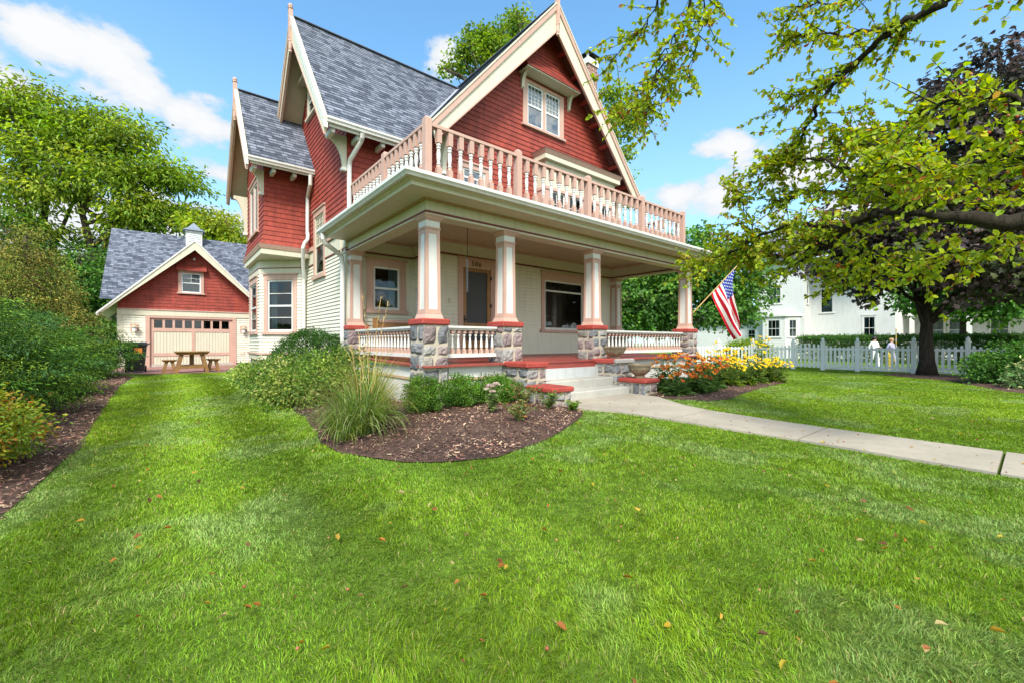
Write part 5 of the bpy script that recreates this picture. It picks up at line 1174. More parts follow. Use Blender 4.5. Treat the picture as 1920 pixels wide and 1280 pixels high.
# ------------------------------------------------------------------ white house beyond the street lawn
def build_neighbour():
    X = 45.0; N_ = empty('white_house', (46, 12, -.3), "large white clapboard house with many paned windows beyond the fence", "house")
    zg = -.35; w = MB()
    fA, fB = (X, 17.4), (X, 13.3)      # projecting wing facing us
    clap(w, fA, fB, zg, 9.0, .16, .014, [(1.2, 2.25, 1.6, 3.2), (1.2, 2.25, 4.75, 6.3)], ext=(1, 1))
    clap(w, (X, 13.3), (X + 2.0, 13.3), zg, 9.0, .16, .014, [(.6, 1.1, 4.6, 6.5)]); clap(w, (X + 2, 13.3), (X + 2, 7.4), zg, 9.0, .16, .014, [(3.8, 4.65, 1.4, 3.3), (.7, 1.7, 3.8, 6.0)])
    clap(w, (X + 4, 17.4), fA, zg, 9.0, .16, .014); clap(w, (X + 2, 7.4), (X + 8, 7.4), zg, 9, .16, .014)
    clap(w, (X + 1.5, 27), (X + 1.5, 17.4), zg, 3.3, .16, .014, [(8.3, 9.0, 1.4, 2.4)]); clap(w, (X + 8, 7.4), (X + 8, -6), zg, 9, .16, .014)
    wl = w.build('clapboard_wall', paint('bright_white_siding', (.60, .60, .575), .6, .05, .6), N_)
    kw = dict(trim='white', sashes=2, room='dark')
    window(N_, fA, fB, 1.25, 2.2, 1.62, 3.2, .12, .14, .08, munt=[(3, 1, 'a')], cur=[(1.25, 1.45, 'curtainblue')], **kw); window(N_, fA, fB, 1.25, 2.2, 4.78, 6.3, .12, .14, .08, munt=[(3, 1, 'a')], cur=[(1.25, 2.2, 'curtainblue')], **kw)
    window(N_, (X, 13.3), (X + 2, 13.3), .65, 1.05, 4.62, 6.5, .1, .1, .06, **kw)
    window(N_, (X + 2, 13.3), (X + 2, 7.4), 3.85, 4.62, 1.42, 3.3, .12, .14, .08, munt=[(2, 1, 'a')], cur=[(3.85, 4.1, 'curtainblue'), (4.38, 4.62, 'curtainblue')], **kw)
    window(N_, (X + 2, 13.3), (X + 2, 7.4), .75, 1.65, 3.82, 6.0, .12, .14, .08, meet=5.2, **kw)
    window(N_, (X + 1.5, 27), (X + 1.5, 17.4), 8.33, 8.98, 1.42, 2.4, .1, .1, .06, munt=[(2, 1, 'a')], **kw)
    # canted bay on the ground floor
    b = MB(); pts = [(X - .02, 16.9), (X - .8, 16.45), (X - .8, 14.55), (X - .02, 13.6)]
    for (a, c, ops) in ((pts[0], pts[1], [(.25, .65, 1.6, 3.2)]), (pts[1], pts[2], [(.42, 1.48, 1.6, 3.2)]), (pts[2], pts[3], [(.28, .95, 1.6, 3.2)])): clap(b, a, c, zg, 3.5, .16, .014, ops, ext=(.4, .4))
    bay = b.build('bay_wall', wl.data.materials[0], N_)
    window(N_, pts[0], pts[1], .28, .62, 1.62, 3.18, .08, .1, .06, **kw)
    window(N_, pts[1], pts[2], .45, 1.45, 1.62, 3.18, .14, .14, .08, munt=[(3, 1, 'a')], cur=[(.45, .8, 'curtainblue'), (1.1, 1.45, 'curtainblue')], **kw); window(N_, pts[2], pts[3], .31, .92, 1.62, 3.18, .14, .14, .08, munt=[(2, 1, 'a')], cur=[(.31, .92, 'curtain')], **kw)
    b = MB(); q = [(X - .0, 17.1), (X - .98, 16.55), (X - .98, 14.45), (X - .0, 13.35)]; b.face([(x, y, 3.5) for x, y in q][::-1]); b.face([(x, y, 3.68) for x, y in q])
    for i in range(3): b.face([(*q[i], 3.5), (*q[i + 1], 3.5), (*q[i + 1], 3.68), (*q[i], 3.68)])
    b.build('bay_roof', M['white'], N_)
    r = MB(); slope(r, (X - .6, 18, 8.9), (X - .6, 7, 8.9), (X + 4.5, 7, 12.5), (X + 4.5, 18, 12.5), .25); slope(r, (X + 1, 27.5, 3.2), (X + 1, 17, 3.2), (X + 5, 17, 5), (X + 5, 27.5, 5), .25); slope(r, (X + 7, 7.5, 8.9), (X + 7, -6.5, 8.9), (X + 11, -6.5, 12), (X + 11, 7.5, 12), .25)
    r.box(X - .62, X - .5, 7, 18, 8.7, 8.92); r.build('roof', brickmat('grey_shingle', (.12, .12, .13), (.2, .2, .21), (.06, .06, .06), .3, .25, .01), N_)
    # porch at the near end
    p = MB(); p.box(X + 5, X + 8, -6, 7.3, 3.4, 3.9); p.box(X + 5, X + 8, -6, 7.3, -.3, .5)
    for y in (6.8, 3.4, .4, -2.6): p.box(X + 5.1, X + 5.4, y - .15, y + .15, .5, 3.4)
    p.build('side_porch', M['white'], N_)
    for y in (5.6, 4.3, 1.9, -.6):
        u = 7.4 - y; window(N_, (X + 7.95, 7.4), (X + 7.95, -6), u - .5, u + .5, 1.3, 3.1, .12, .14, .08, munt=[(2, 1, 'a')], **kw)
build_neighbour()
# ------------------------------------------------------------------ vegetation
def unit(a): return a / (np.linalg.norm(a, axis=-1, keepdims=True) + 1e-9)
def leaf_mesh(name, P, D, Nn, L, Wd, C, mat, parent=None, kind='rhomb', fold=.18, droop=.12, smooth=False):
    """many small leaves in one foliage mesh; P base points, D directions, Nn normals"""
    D = unit(D); B = unit(np.cross(Nn, D)); Nn = np.cross(D, B); n = len(P)
    if kind == 'rhomb': T = [(0, 0, 0), (.5, .5, fold), (1, 0, -droop), (.5, -.5, fold)]; F = [(0, 3, 2), (0, 2, 1)]
    elif kind == 'six': T = [(0, 0, 0), (.28, .40, fold), (.68, .42, fold * .7 - droop * .4), (1, 0, -droop), (.68, -.42, fold * .7 - droop * .4), (.28, -.40, fold)]; F = [(0, 3, 2, 1), (0, 5, 4, 3)]
    elif kind == 'quad': T = [(0, -.5, 0), (1, -.5, 0), (1, .5, 0), (0, .5, 0)]; F = [(0, 1, 2, 3)]
    elif kind == 'maple': T = [(0, 0, 0), (.15, .5, fold * .5), (.45, .28, fold), (.72, .52, -.05), (.66, .16, fold * .4), (1, 0, -droop), (.66, -.16, fold * .4), (.72, -.52, -.05), (.45, -.28, fold), (.15, -.5, fold * .5)]; F = [(0, 5, 4, 3, 2, 1), (0, 9, 8, 7, 6, 5)]
    T = np.array(T, dtype=np.float32); k = len(T)
    V = P[:, None, :] + L[:, None, None] * T[None, :, 0, None] * D[:, None, :] + Wd[:, None, None] * T[None, :, 1, None] * B[:, None, :] + L[:, None, None] * T[None, :, 2, None] * Nn[:, None, :]
    V = V.reshape(-1, 3).astype(np.float32); fl = [len(f) for f in F]
    idx = np.concatenate([np.array(f) for f in F])[None, :] + (np.arange(n) * k)[:, None]; idx = idx.ravel().astype(np.int32)
    me = bpy.data.meshes.new(name); me.vertices.add(len(V)); me.vertices.foreach_set("co", V.ravel()); me.loops.add(len(idx)); me.loops.foreach_set("vertex_index", idx)
    nf = n * len(F); tot = np.tile(np.array(fl, dtype=np.int32), n); me.polygons.add(nf); st = np.concatenate([[0], np.cumsum(tot)[:-1]]).astype(np.int32)
    me.polygons.foreach_set("loop_start", st); me.polygons.foreach_set("loop_total", tot)
    ca = me.color_attributes.new("Col", 'FLOAT_COLOR', 'POINT'); cc = np.ones((len(V), 4), dtype=np.float32); cc[:, :3] = np.repeat(C, k, axis=0); ca.data.foreach_set("color", cc.ravel())
    me.materials.append(mat); me.update(calc_edges=True); me.validate()
    o = bpy.data.objects.new(name, me); COL.objects.link(o)
    if parent is not None: o.parent = parent; o.location = -world_loc(parent)
    return o
def pick(rng, cols, n, var=.18):
    c = np.array(cols, dtype=np.float32)[rng.integers(0, len(cols), n)]
    return np.clip(c * (1 + rng.normal(0, var, (n, 1))) * (1 + rng.normal(0, .05, (n, 3))), .003, 1)
def in_blobs(rng, blobs, n, shell):
    vol = np.array([b[3] * b[4] * b[5] for b in blobs]) ** .8; w = rng.choice(len(blobs), n, p=vol / vol.sum()); b = np.array(blobs)[w]
    v = unit(rng.normal(size=(n, 3))); r = rng.random((n, 1)) ** shell; return b[:, :3] + v * r * b[:, 3:6], v, w
FOL = 1.75
def foliage(rng, centers, outward, per, cr, L, Wd, cols, name, mat, parent, kind='rhomb', flat=.6, up=.9, droop=.4, cvar=.16, lvar=.16):
    n = len(centers); N = n * per
    ci = np.repeat(np.arange(n), per); g = rng.normal(size=(N, 3)) * np.array([1, 1, flat]) * cr * .55
    P = centers[ci] + g; ccol = pick(rng, [tuple(q * FOL for q in k) for k in cols], n, cvar); C = np.clip(ccol[ci] * (1 + rng.normal(0, lvar, (N, 1))), .003, 1)
    D = unit(g) * .8 + outward[ci] * .4 + rng.normal(size=(N, 3)) * .5; D[:, 2] -= droop
    Nn = rng.normal(size=(N, 3)) * .55 + outward[ci] * .35; Nn[:, 2] += up
    s = rng.uniform(.7, 1.25, N); return leaf_mesh(name, P, D, Nn, L * s, Wd * s, C, mat, parent, kind)
def limb_path(rng, a, b, n, wob, sag=0.0):
    a, b = np.array(a, float), np.array(b, float); L = np.linalg.norm(b - a); pts = [a]
    off = rng.normal(size=3) * wob * L
    for i in range(1, n + 1):
        t = i / n; p = a + (b - a) * t + off * math.sin(math.pi * t) + rng.normal(size=3) * wob * L * .25 * (t < 1); p[2] += sag * math.sin(math.pi * t) * L; pts.append(p)
    return pts
def crown_tree(name, label, base, trunk, r0, blobs, nclump, per, cr, L, Wd, cols, seed, group=None, cat='tree', mat='leaf', bark='bark', kind='rhomb', shell=.55, droop=.4, flat=.6, up=.9, limbs=None, r_limb=.45, tw=.012, cvar=.16):
    rng = np.random.default_rng(seed); E = empty(name, base, label, cat, group)
    tb = MB(); tp = [np.array(base) + np.array(p) for p in trunk]; rad = [r0 * (1.35 if i == 0 else 1) * (1 - .62 * i / (len(tp) - 1)) for i in range(len(tp))]
    tb.tube(tp, rad, 10); samples = []
    for i, p in enumerate(tp[1:]): samples.append((p, rad[i + 1]))
    for bi, b in enumerate(blobs):
        h = rng.uniform(.45, 1.0); k = h * (len(tp) - 1); i = min(int(k), len(tp) - 2); s = tp[i] + (tp[i + 1] - tp[i]) * (k - i)
        pth = limb_path(rng, s, b[:3], 6, .07, .05); rl = r0 * r_limb * rng.uniform(.7, 1.1); rr = [rl * (1 - .8 * j / 6) for j in range(7)]
        tb.tube(pth, rr, 7); samples += [(p, r) for p, r in zip(pth[2:], rr[2:])]
        for q in range(3):
            v = rng.normal(size=3); v[2] = abs(v[2]) * .6; v /= np.linalg.norm(v); s2 = pth[rng.integers(2, 6)]; e = np.array(b[:3]) + v * np.array(b[3:6]) * .75
            p2 = limb_path(rng, s2, e, 5, .09, .04); r2 = [rl * .42 * (1 - .75 * j / 5) for j in range(6)]; tb.tube(p2, r2, 5); samples += [(p, r) for p, r in zip(p2[1:], r2[1:])]
    c, v, w = in_blobs(rng, blobs, nclump, shell)
    SP = np.array([s[0] for s in samples]); SR = np.array([s[1] for s in samples])
    for i in range(0, nclump, 2):
        d = np.linalg.norm(SP - c[i], axis=1) + (SP[:, 2] > c[i, 2]) * .6; j = int(np.argmin(d))
        if np.linalg.norm(SP[j] - c[i]) > .15: tb.tube(limb_path(rng, SP[j], c[i], 3, .08), [min(tw * 1.8, SR[j]), tw, tw * .6, tw * .35], 4, False)
    tb.build('trunk', M[bark], E, smooth=True)
    foliage(rng, c, v, per, cr, L, Wd, cols, 'crown', M[mat], E, kind, flat, up, droop, cvar)
    return E
def shrub(name, label, base, blobs, nclump, per, cr, L, Wd, cols, seed, group=None, mat='leaf', kind='rhomb', shell=.35, droop=.2, flat=.8, up=.6, stems=7, cat='shrub', cvar=.2, bark='barkdark'):
    rng = np.random.default_rng(seed); base = (base[0], base[1], gz(base[0], base[1]) + base[2]); E = empty(name, base, label, cat, group)
    bl = [(base[0] + b[0], base[1] + b[1], base[2] + b[2], b[3], b[4], b[5]) for b in blobs]
    c, v, w = in_blobs(rng, bl, nclump, shell); k = c[:, 2] < base[2] + .06; c[k, 2] = base[2] + .06 + rng.random(k.sum()) * .1
    st = MB()
    for i in range(stems):
        b = bl[i % len(bl)]; e = np.array(b[:3]) + unit(rng.normal(size=3)) * np.array(b[3:6]) * .6; e[2] = max(e[2], base[2] + .15)
        st.tube(limb_path(rng, (b[0] * .35 + base[0] * .65 + rng.normal() * .05, b[1] * .35 + base[1] * .65 + rng.normal() * .05, gz(b[0], b[1]) - .03), e, 4, .06), [.02, .016, .012, .008, .004], 5, False)
    st.build('stems', M[bark], E)
    foliage(rng, c, v, per, cr, L, Wd, cols, 'foliage', M[mat], E, kind, flat, up, droop, cvar)
    return E
VN = {}
def vnoise(x, y, s, seed):
    """smooth value noise in 0..1 for numpy arrays"""
    if seed not in VN: VN[seed] = np.random.default_rng(seed).random((64, 64))
    g = VN[seed]; x = x / s; y = y / s; i = np.floor(x).astype(int); j = np.floor(y).astype(int); u = x - i; v = y - j; u = u * u * (3 - 2 * u); v = v * v * (3 - 2 * v)
    a = g[i % 64, j % 64]; b = g[(i + 1) % 64, j % 64]; c = g[i % 64, (j + 1) % 64]; d = g[(i + 1) % 64, (j + 1) % 64]
    return (a * (1 - u) + b * u) * (1 - v) + (c * (1 - u) + d * u) * v
def gz_np(x, y):
    f = lambda a, b, t: (lambda q: q * q * (3 - 2 * q))(np.clip((t - a) / (b - a), 0, 1))
    return .085 * f(1.5, 5., y) * f(-.6, 1.5, x) * (1 - f(12.5, 17, x)) * (1 - f(15, 19, y)) - .30 * f(22, 30, x)
NOGRASS = [BED, FBED, LBED, RBED, PATH, DRIVE, [(2.0, 13.1), (3.1, 9), (3.1, 6), (12.3, 6), (12.3, 20), (1.9, 20)]]
def build_grass():
    rng = np.random.default_rng(7); fw = np.array([.631, .776]); rt = np.array([.776, -.631])
    N = 1900000; u = rng.random(N); d = .55 + 23 * u ** 1.25; t = rng.uniform(-1.5, 1.5, N)     # roughly even on the screen
    keep = rng.random(N) < np.clip(.62 + d / 6, 0, 1); d = d[keep]; t = t[keep]
    dep = d; lat = d * t; X = fw[0] * dep + rt[0] * lat - .3 * fw[0]; Y = fw[1] * dep + rt[1] * lat - .3 * fw[1]
    ok = (X > -2.2) & (X < 22.5) & (Y < 20.5) & (Y > -6)
    X, Y, d = X[ok], Y[ok], d[ok]; Q = np.stack([X, Y], 1); bad = np.zeros(len(X), bool)
    for poly in NOGRASS: bad |= inside(np.array(poly), Q + rng.normal(0, .02, Q.shape))
    X, Y, d = X[~bad], Y[~bad], d[~bad]; n = len(X)
    # tufts: pull the blades into bunches, each with its own lean
    gx, gy = np.round(X / .07), np.round(Y / .07); hsh = np.sin(gx * 127.1 + gy * 311.7) * 43758.5; hs = hsh - np.floor(hsh); hsh2 = np.sin(gx * 269.5 + gy * 183.3) * 43758.5; hs2 = hsh2 - np.floor(hsh2)
    Z = gz_np(X, Y) - .006
    big = vnoise(X + 3, Y, 1.6, 1); mid = vnoise(X, Y + 9, .55, 2); fine = vnoise(X, Y, .16, 3); pale = vnoise(X * 1.1 + 20, Y * .8, .8, 5); big2 = vnoise(X, Y, 3.3, 9)
    H = (.015 + .012 * mid + .010 * fine) * rng.uniform(.6, 1.25, n); wd = .0027 * np.maximum(1, d / 1.7) ** .92 * rng.uniform(.75, 1.3, n); H *= np.clip(1.12 - d * .012, .75, 1.1)
    stripe = np.sin(X * 2 * math.pi / 1.25 + .5 * np.sin(Y * .35)) ; swirl = vnoise(X, Y, .9, 11) * 6.28 * 1.3
    la = np.cos(swirl) * .2 + (hs - .5) * 1.3 + rng.normal(0, .42, n); lb = np.sin(swirl) * .2 + (hs2 - .5) * 1.3 + stripe * .45 * np.clip((3.2 - X) / 1.5, .3, 1) + rng.normal(0, .42, n)
    lean = np.stack([la, lb], 1) * .62 * H[:, None] * (1 + pale[:, None] * .5)
    az = rng.uniform(0, 6.283, n); bx, by = np.cos(az) * wd / 2, np.sin(az) * wd / 2
    V = np.zeros((n, 5, 3), np.float32)
    V[:, 0] = np.stack([X - bx, Y - by, Z], 1); V[:, 1] = np.stack([X + bx, Y + by, Z], 1)
    mx, my = X + lean[:, 0] * .4, Y + lean[:, 1] * .4; zm = Z + H * .62
    V[:, 2] = np.stack([mx + bx * .8, my + by * .8, zm], 1); V[:, 3] = np.stack([mx - bx * .8, my - by * .8, zm], 1)
    V[:, 4] = np.stack([X + lean[:, 0] * 1.25, Y + lean[:, 1] * 1.25, Z + H * np.clip(1.05 - .25 * (la ** 2 + lb ** 2), .45, 1.05)], 1)
    bright = np.array([.24, .37, .018]); deep = np.array([.125, .24, .018]); bluish = np.array([.27, .37, .13]); straw = np.array([.44, .38, .15])
    k = np.clip(.52 + 1.1 * (big * .3 + big2 * .3 + mid * .55 - .575), 0, 1)[:, None]; C = deep * (1 - k) + bright * k
    pk = np.clip((pale * .6 + fine * .2 + vnoise(X, Y, .3, 17) * .35 - .60) * 3.2, 0, .6)[:, None]; C = C * (1 - pk) + bluish * pk
    C = C * (1 + .22 * stripe[:, None] * np.clip((2.8 - X) / 2, 0, 1)[:, None] ) * rng.uniform(.5, 1.45, (n, 1)) * (1 + rng.normal(0, .07, (n, 3)))
    s = rng.random(n) < (.03 + .03 * (vnoise(X, Y, .5, 21) > .7)); C[s] = straw * rng.uniform(.6, 1.2, (s.sum(), 1))
    idx = np.arange(n)[:, None] * 5; loops = (np.array([[0, 1, 2, 3, 3, 2, 4]]) + idx).ravel().astype(np.int32)
    me = bpy.data.meshes.new('grass'); me.vertices.add(n * 5); me.vertices.foreach_set("co", V.ravel()); me.loops.add(len(loops)); me.loops.foreach_set("vertex_index", loops)
    tot = np.tile(np.array([4, 3], np.int32), n); me.polygons.add(2 * n); me.polygons.foreach_set("loop_start", np.concatenate([[0], np.cumsum(tot)[:-1]]).astype(np.int32)); me.polygons.foreach_set("loop_total", tot)
    ca = me.color_attributes.new("Col", 'FLOAT_COLOR', 'POINT'); cc = np.ones((n * 5, 4), np.float32); cc[:, :3] = np.clip(np.repeat(C, 5, 0), .004, 1); ca.data.foreach_set("color", cc.ravel())
    me.materials.append(M['grass']); me.update(calc_edges=True); o = bpy.data.objects.new('grass', me); COL.objects.link(o); tag(o, kind='stuff')
build_grass()
def build_litter():
    rng = np.random.default_rng(3)
    def scatter(poly, n, near=None):
        P = np.array(poly); lo, hi = P.min(0), P.max(0); Q = rng.uniform(lo, hi, (n * 4, 2)); Q = Q[inside(P, Q)]
        return Q[:n]
    pts = np.concatenate([scatter(BED, 26000), scatter(FBED, 5000), scatter([(-2.2, 3.6), (-.8, 3.6), (-.72, 6.5), (-.9, 15), (-.9, 19), (-2.2, 19)], 22000), scatter(RBED, 2500)])
    n = len(pts); z = gz_np(pts[:, 0], pts[:, 1]) + rng.uniform(.025, .062, n); P = np.column_stack([pts, z])
    D = rng.normal(size=(n, 3)); D[:, 2] *= .25; Nn = rng.normal(size=(n, 3)) * .45; Nn[:, 2] += 1
    C = pick(rng, [(.27, .145, .095), (.14, .07, .047), (.075, .042, .03), (.42, .265, .18), (.22, .105, .075), (.52, .37, .25), (.10, .058, .045)], n, .2); dark = vnoise(pts[:, 0], pts[:, 1], .8, 31) > .55; C[dark] *= .55
    o = leaf_mesh('mulch_chips', P, D, Nn, rng.uniform(.012, .05, n), rng.uniform(.004, .013, n), C, M['chip'], None, 'quad'); tag(o, kind='stuff')
    # fallen leaves and crab apples on the lawn and path
    m = 330; d = 1.2 + 9 * rng.random(m) ** 1.3; t = rng.uniform(-1.0, 1.25, m); X = .631 * d + .776 * d * t; Y = .776 * d - .631 * d * t
    Q = np.stack([X, Y], 1); bad = np.zeros(m, bool)
    for poly in NOGRASS[:4] + NOGRASS[5:]: bad |= inside(np.array(poly), Q)
    Q = Q[~bad]; extra = np.column_stack([rng.uniform(5.4, 6.45, 45), rng.uniform(0, 4.5, 45)]); Q = np.concatenate([Q, extra]); m = len(Q)
    onp = inside(np.array(PATH), Q); z = gz_np(Q[:, 0], Q[:, 1]) + np.where(onp, .038, .048)
    D = rng.normal(size=(m, 3)); D[:, 2] *= .2; Nn = rng.normal(size=(m, 3)) * .4; Nn[:, 2] += 1; s = rng.uniform(.018, .050, m) * np.where(onp, .75, 1)
    C = pick(rng, [(.42, .17, .04), (.50, .30, .05), (.28, .10, .04), (.50, .36, .17), (.22, .12, .06), (.52, .38, .04)], m, .2)
    o = leaf_mesh('fallen_leaves', np.column_stack([Q, z]), D, Nn, s, s * .55, C, M['leafgloss'], None, 'six', .22, .1); tag(o, kind='stuff')
    mb = MB(); rnd = random.Random(6)
    for _ in range(34):
        d = 1.4 + 5 * rnd.random(); t = rnd.uniform(-.7, .9); x, y = .631 * d + .776 * d * t, .776 * d - .631 * d * t
        if any(inside(np.array(p), np.array([[x, y]]))[0] for p in NOGRASS): continue
        mb.col = rnd.choice([(.26, .07, .04), (.32, .17, .07), (.30, .12, .06)]); r = rnd.uniform(.005, .008); mb.lathe(x, y, gz(x, y) + .032 - r + .008, [(0, 0), (r * .8, r * .4), (r, r), (r * .8, r * 1.6), (0, r * 2)], 7)
    o = mb.build('fallen_crab_apples', attrmat('crab_apple', .5, 20, .2, .05), smooth=True); tag(o, kind='stuff')
build_litter()

# ---- left border
YEW = [(.055, .12, .02), (.078, .155, .026), (.11, .195, .03), (.035, .085, .02), (.065, .14, .05), (.14, .215, .032)]
YG = "evergreen yews along the left border"
shrub('yew_shrub', "large spreading dark green yew at the left edge behind the golden shrub", (-2.1, 8.6, 0), [(.1, -.1, .7, .95, 1.3, .72), (-.5, .4, 1.25, 1.1, 1.4, .75), (.25, 1.2, .6, .8, 1.1, .6), (-.6, -1.2, 1.0, .95, .9, .85)], 640, 105, .30, .055, .0105, YEW, 21, YG, 'needle', shell=.42, droop=.35, flat=.22, up=1.4, cvar=.32, stems=12)
shrub('yew_shrub', "tall spreading green yew in the middle of the left border under the yellowish cedar", (-2.2, 12.8, 0), [(0, 0, .75, 1.05, 1.5, .8), (-.7, .3, 1.35, 1.2, 1.5, .7), (.35, -.6, .55, .8, 1.1, .55)], 500, 95, .32, .065, .013, YEW, 22, YG, 'needle', shell=.42, droop=.35, flat=.22, up=1.4, cvar=.32, stems=10)
shrub('yew_shrub', "rounded green yew at the far end of the border beside the black bin", (-1.9, 18.6, 0), [(0, .2, .75, 1.05, 1.4, .85), (-.5, -1.4, .7, 1.0, 1.2, .8)], 420, 75, .34, .08, .018, YEW, 23, YG, 'needle', shell=.42, droop=.35, flat=.24, up=1.3, cvar=.32, stems=10)
shrub('golden_shrub', "yellow green shrub with orange tipped sprays at the left edge of the mulch", (-1.45, 5.35, 0), [(.05, -.1, .42, .52, .6, .42), (-.15, .45, .65, .45, .5, .35), (.25, .5, .33, .35, .45, .3)], 520, 26, .10, .04, .02, [(.19, .20, .02), (.15, .185, .02), (.09, .15, .02), (.23, .19, .025), (.25, .12, .02), (.08, .135, .02), (.12, .17, .02)], 24, None, 'leaf', shell=.35, droop=.1, flat=.5, up=.8, stems=12)
shrub('golden_shrub', "tall golden leaved shrub behind the orange tipped one at the left edge", (-1.9, 6.6, 0), [(0, 0, .9, .4, .5, .5), (-.2, -.3, 1.15, .4, .4, .3)], 240, 22, .12, .045, .022, [(.24, .235, .02), (.16, .20, .02), (.10, .16, .02)], 25, None, 'leaf', shell=.4, flat=.4, stems=8)
rng_c = np.random.default_rng(1)
crown_tree('cedar_tree', "yellowish conical cedar tree behind the left yews", (-3.3, 19.5, 0), [(0, 0, 0), (0, 0, 1.5), (0, 0, 3), (0, 0, 4.3)], .13, [(-3.3, 19.5, 1.3, 1.75, 1.75, 1.3), (-3.3, 19.5, 2.5, 1.3, 1.3, .95), (-3.25, 19.5, 3.4, .85, .85, .75), (-3.3, 19.5, 4.15, .42, .42, .6), (-2.2, 18.8, 1.2, .9, .9, .9), (-4.3, 18.8, 1.9, .9, .9, 1.0)], 1500, 32, .26, .085, .02, [(.15, .17, .03), (.11, .145, .028), (.19, .175, .04), (.085, .12, .022), (.22, .18, .05)], 26, cat='tree', mat='needle', shell=.4, droop=.5, flat=.7, up=.4, limbs=4)

# ---- big trees behind the garage and house
GREEN1 = [(.11, .175, .018), (.135, .20, .02), (.165, .23, .024), (.08, .135, .016), (.20, .24, .028)]
GREEN2 = [(.045, .115, .02), (.06, .14, .025), (.035, .09, .02), (.085, .17, .025)]
YGREEN = [(.16, .22, .02), (.20, .25, .025), (.11, .19, .02), (.24, .26, .03)]
TG = "tall leafy trees behind the garage"
def trunkpts(h, lean=(0, 0), n=5): return [(lean[0] * (i / n) ** 1.5, lean[1] * (i / n) ** 1.5, h * i / n) for i in range(n + 1)]
crown_tree('walnut_tree', "tallest broad green tree at the far left with dark leaning trunks", (-6.52, 40.11, 0), trunkpts(10, (.6, 0)), .42, [(-7.56, 40.97, 15.53, 2.2, 2.2, 1.7600000000000002), (-5.86, 39.58, 15.87, 2.0, 2.0, 1.6), (-6.4, 38.73, 12.89, 2.0, 2.0, 1.6), (-4.68, 38.62, 14.01, 1.9, 1.9, 1.52), (-3.64, 39.06, 15.71, 1.5, 1.5, 1.2000000000000002), (-7.16, 39.35, 10.61, 2.0, 2.0, 1.6), (-5.01, 37.6, 10.77, 1.9, 1.9, 1.52), (-6.27, 38.63, 8.5, 1.6, 1.6, 1.1)], 370, 34, 1.05, .33, .115, GREEN1, 31, TG, shell=.55, droop=.6, flat=.36, tw=.035, cvar=.22)
crown_tree('walnut_tree', "spreading green tree with a leaning trunk behind the garage roof left of the cupola", (-2.82, 38.4, 0), trunkpts(10, (-1.4, 0)), .38, [(-2.01, 37.73, 14.66, 1.9, 1.9, 1.52), (-2.46, 36.81, 11.65, 2.0, 2.0, 1.6), (-0.51, 36.52, 12.21, 1.8, 1.8, 1.4400000000000002), (-1.06, 36.96, 9.59, 1.8, 1.8, 1.4400000000000002), (0.73, 36.79, 11.89, 1.4, 1.4, 1.1199999999999999), (0.87, 36.68, 9.71, 1.5, 1.5, 1.2000000000000002), (-3.5, 38.95, 13.09, 1.5, 1.5, 1.2000000000000002), (-2.01, 37.73, 8.37, 1.3, 1.3, 0.9)], 370, 34, 1.05, .33, .115, GREEN1, 32, TG, shell=.55, droop=.6, flat=.36, tw=.035, cvar=.22)
crown_tree('ash_tree', "yellow green small tree seen beside the cupola at the garage roof ridge", (2.38, 32.87, 0), trunkpts(6), .2, [(2.51, 32.76, 8.44, 1.3, 1.3, 1.04), (3.56, 31.91, 7.6, 1.0, 1.0, 0.8), (1.6, 33.51, 8.61, 1.0, 1.0, 0.8), (3.17, 32.23, 6.76, 1.1, 1.1, 0.8800000000000001)], 190, 22, .6, .3, .11, YGREEN, 33, TG, droop=.6, flat=.45, tw=.025)
for i, (x, y, h, lab) in enumerate(((-7.12, 38.03, 8.9, 'dark green understorey tree at the far left behind the cedar'), (-5.21, 39.05, 8.2, 'dark bushy understorey tree under the tallest left tree'), (-3.44, 36.97, 7.0, 'low dark bushy tree against the left end of the garage'), (-2.67, 42.14, 10.5, 'deep green tree behind the garage roof under the leaning trunk'))):
    crown_tree('understorey_tree', lab, (x, y, 0), trunkpts(h * .5), .16, [(x, y, h * .72, 1.9, 1.9, h * .28), (x + 1.2, y + .5, h * .45, 1.6, 1.6, h * .34), (x - 1.2, y, h * .45, 1.6, 1.6, h * .36), (x + .3, y, h * .2, 2.2, 2, h * .22)], 520, 18, .5, .26, .12, GREEN2, 40 + i, "understorey trees behind the garage", shell=.4, droop=.4, flat=.5, tw=.02)
crown_tree('maple_tree', "tall green tree rising behind the gabled house", (19.71, 21.35, 0), trunkpts(14, (-.5, 0)), .5, [(16.06, 24.32, 20.59, 1.5, 1.5, 1.2000000000000002), (17.32, 23.29, 21.86, 1.5, 1.5, 1.2000000000000002), (18.73, 22.15, 22.58, 1.3, 1.3, 1.04), (14.79, 25.35, 19.61, 0.75, 0.75, 0.6000000000000001), (16.34, 24.09, 22.22, 0.8, 0.8, 0.6400000000000001), (17.88, 22.84, 20.04, 1.8, 1.8, 1.4400000000000002), (24.9, 18.42, 16.76, 1.5, 1.5, 1.2000000000000002), (24.46, 18.77, 18.45, 1.0, 1.0, 0.8), (25.63, 17.82, 17.13, 1.1, 1.1, 0.8800000000000001), (25.19, 18.18, 14.32, 0.7, 0.7, 0.5599999999999999), (25.63, 17.82, 12.63, 0.55, 0.55, 0.44000000000000006), (25.34, 18.06, 11.13, 0.6, 0.6, 0.48), (24.17, 19.01, 15.45, 1.2, 1.2, 0.96)], 420, 24, .42, .22, .17, [(.10, .165, .018), (.13, .195, .02), (.165, .22, .022), (.07, .125, .016)], 36, shell=.6, droop=.5, flat=.7, up=.7, tw=.02)

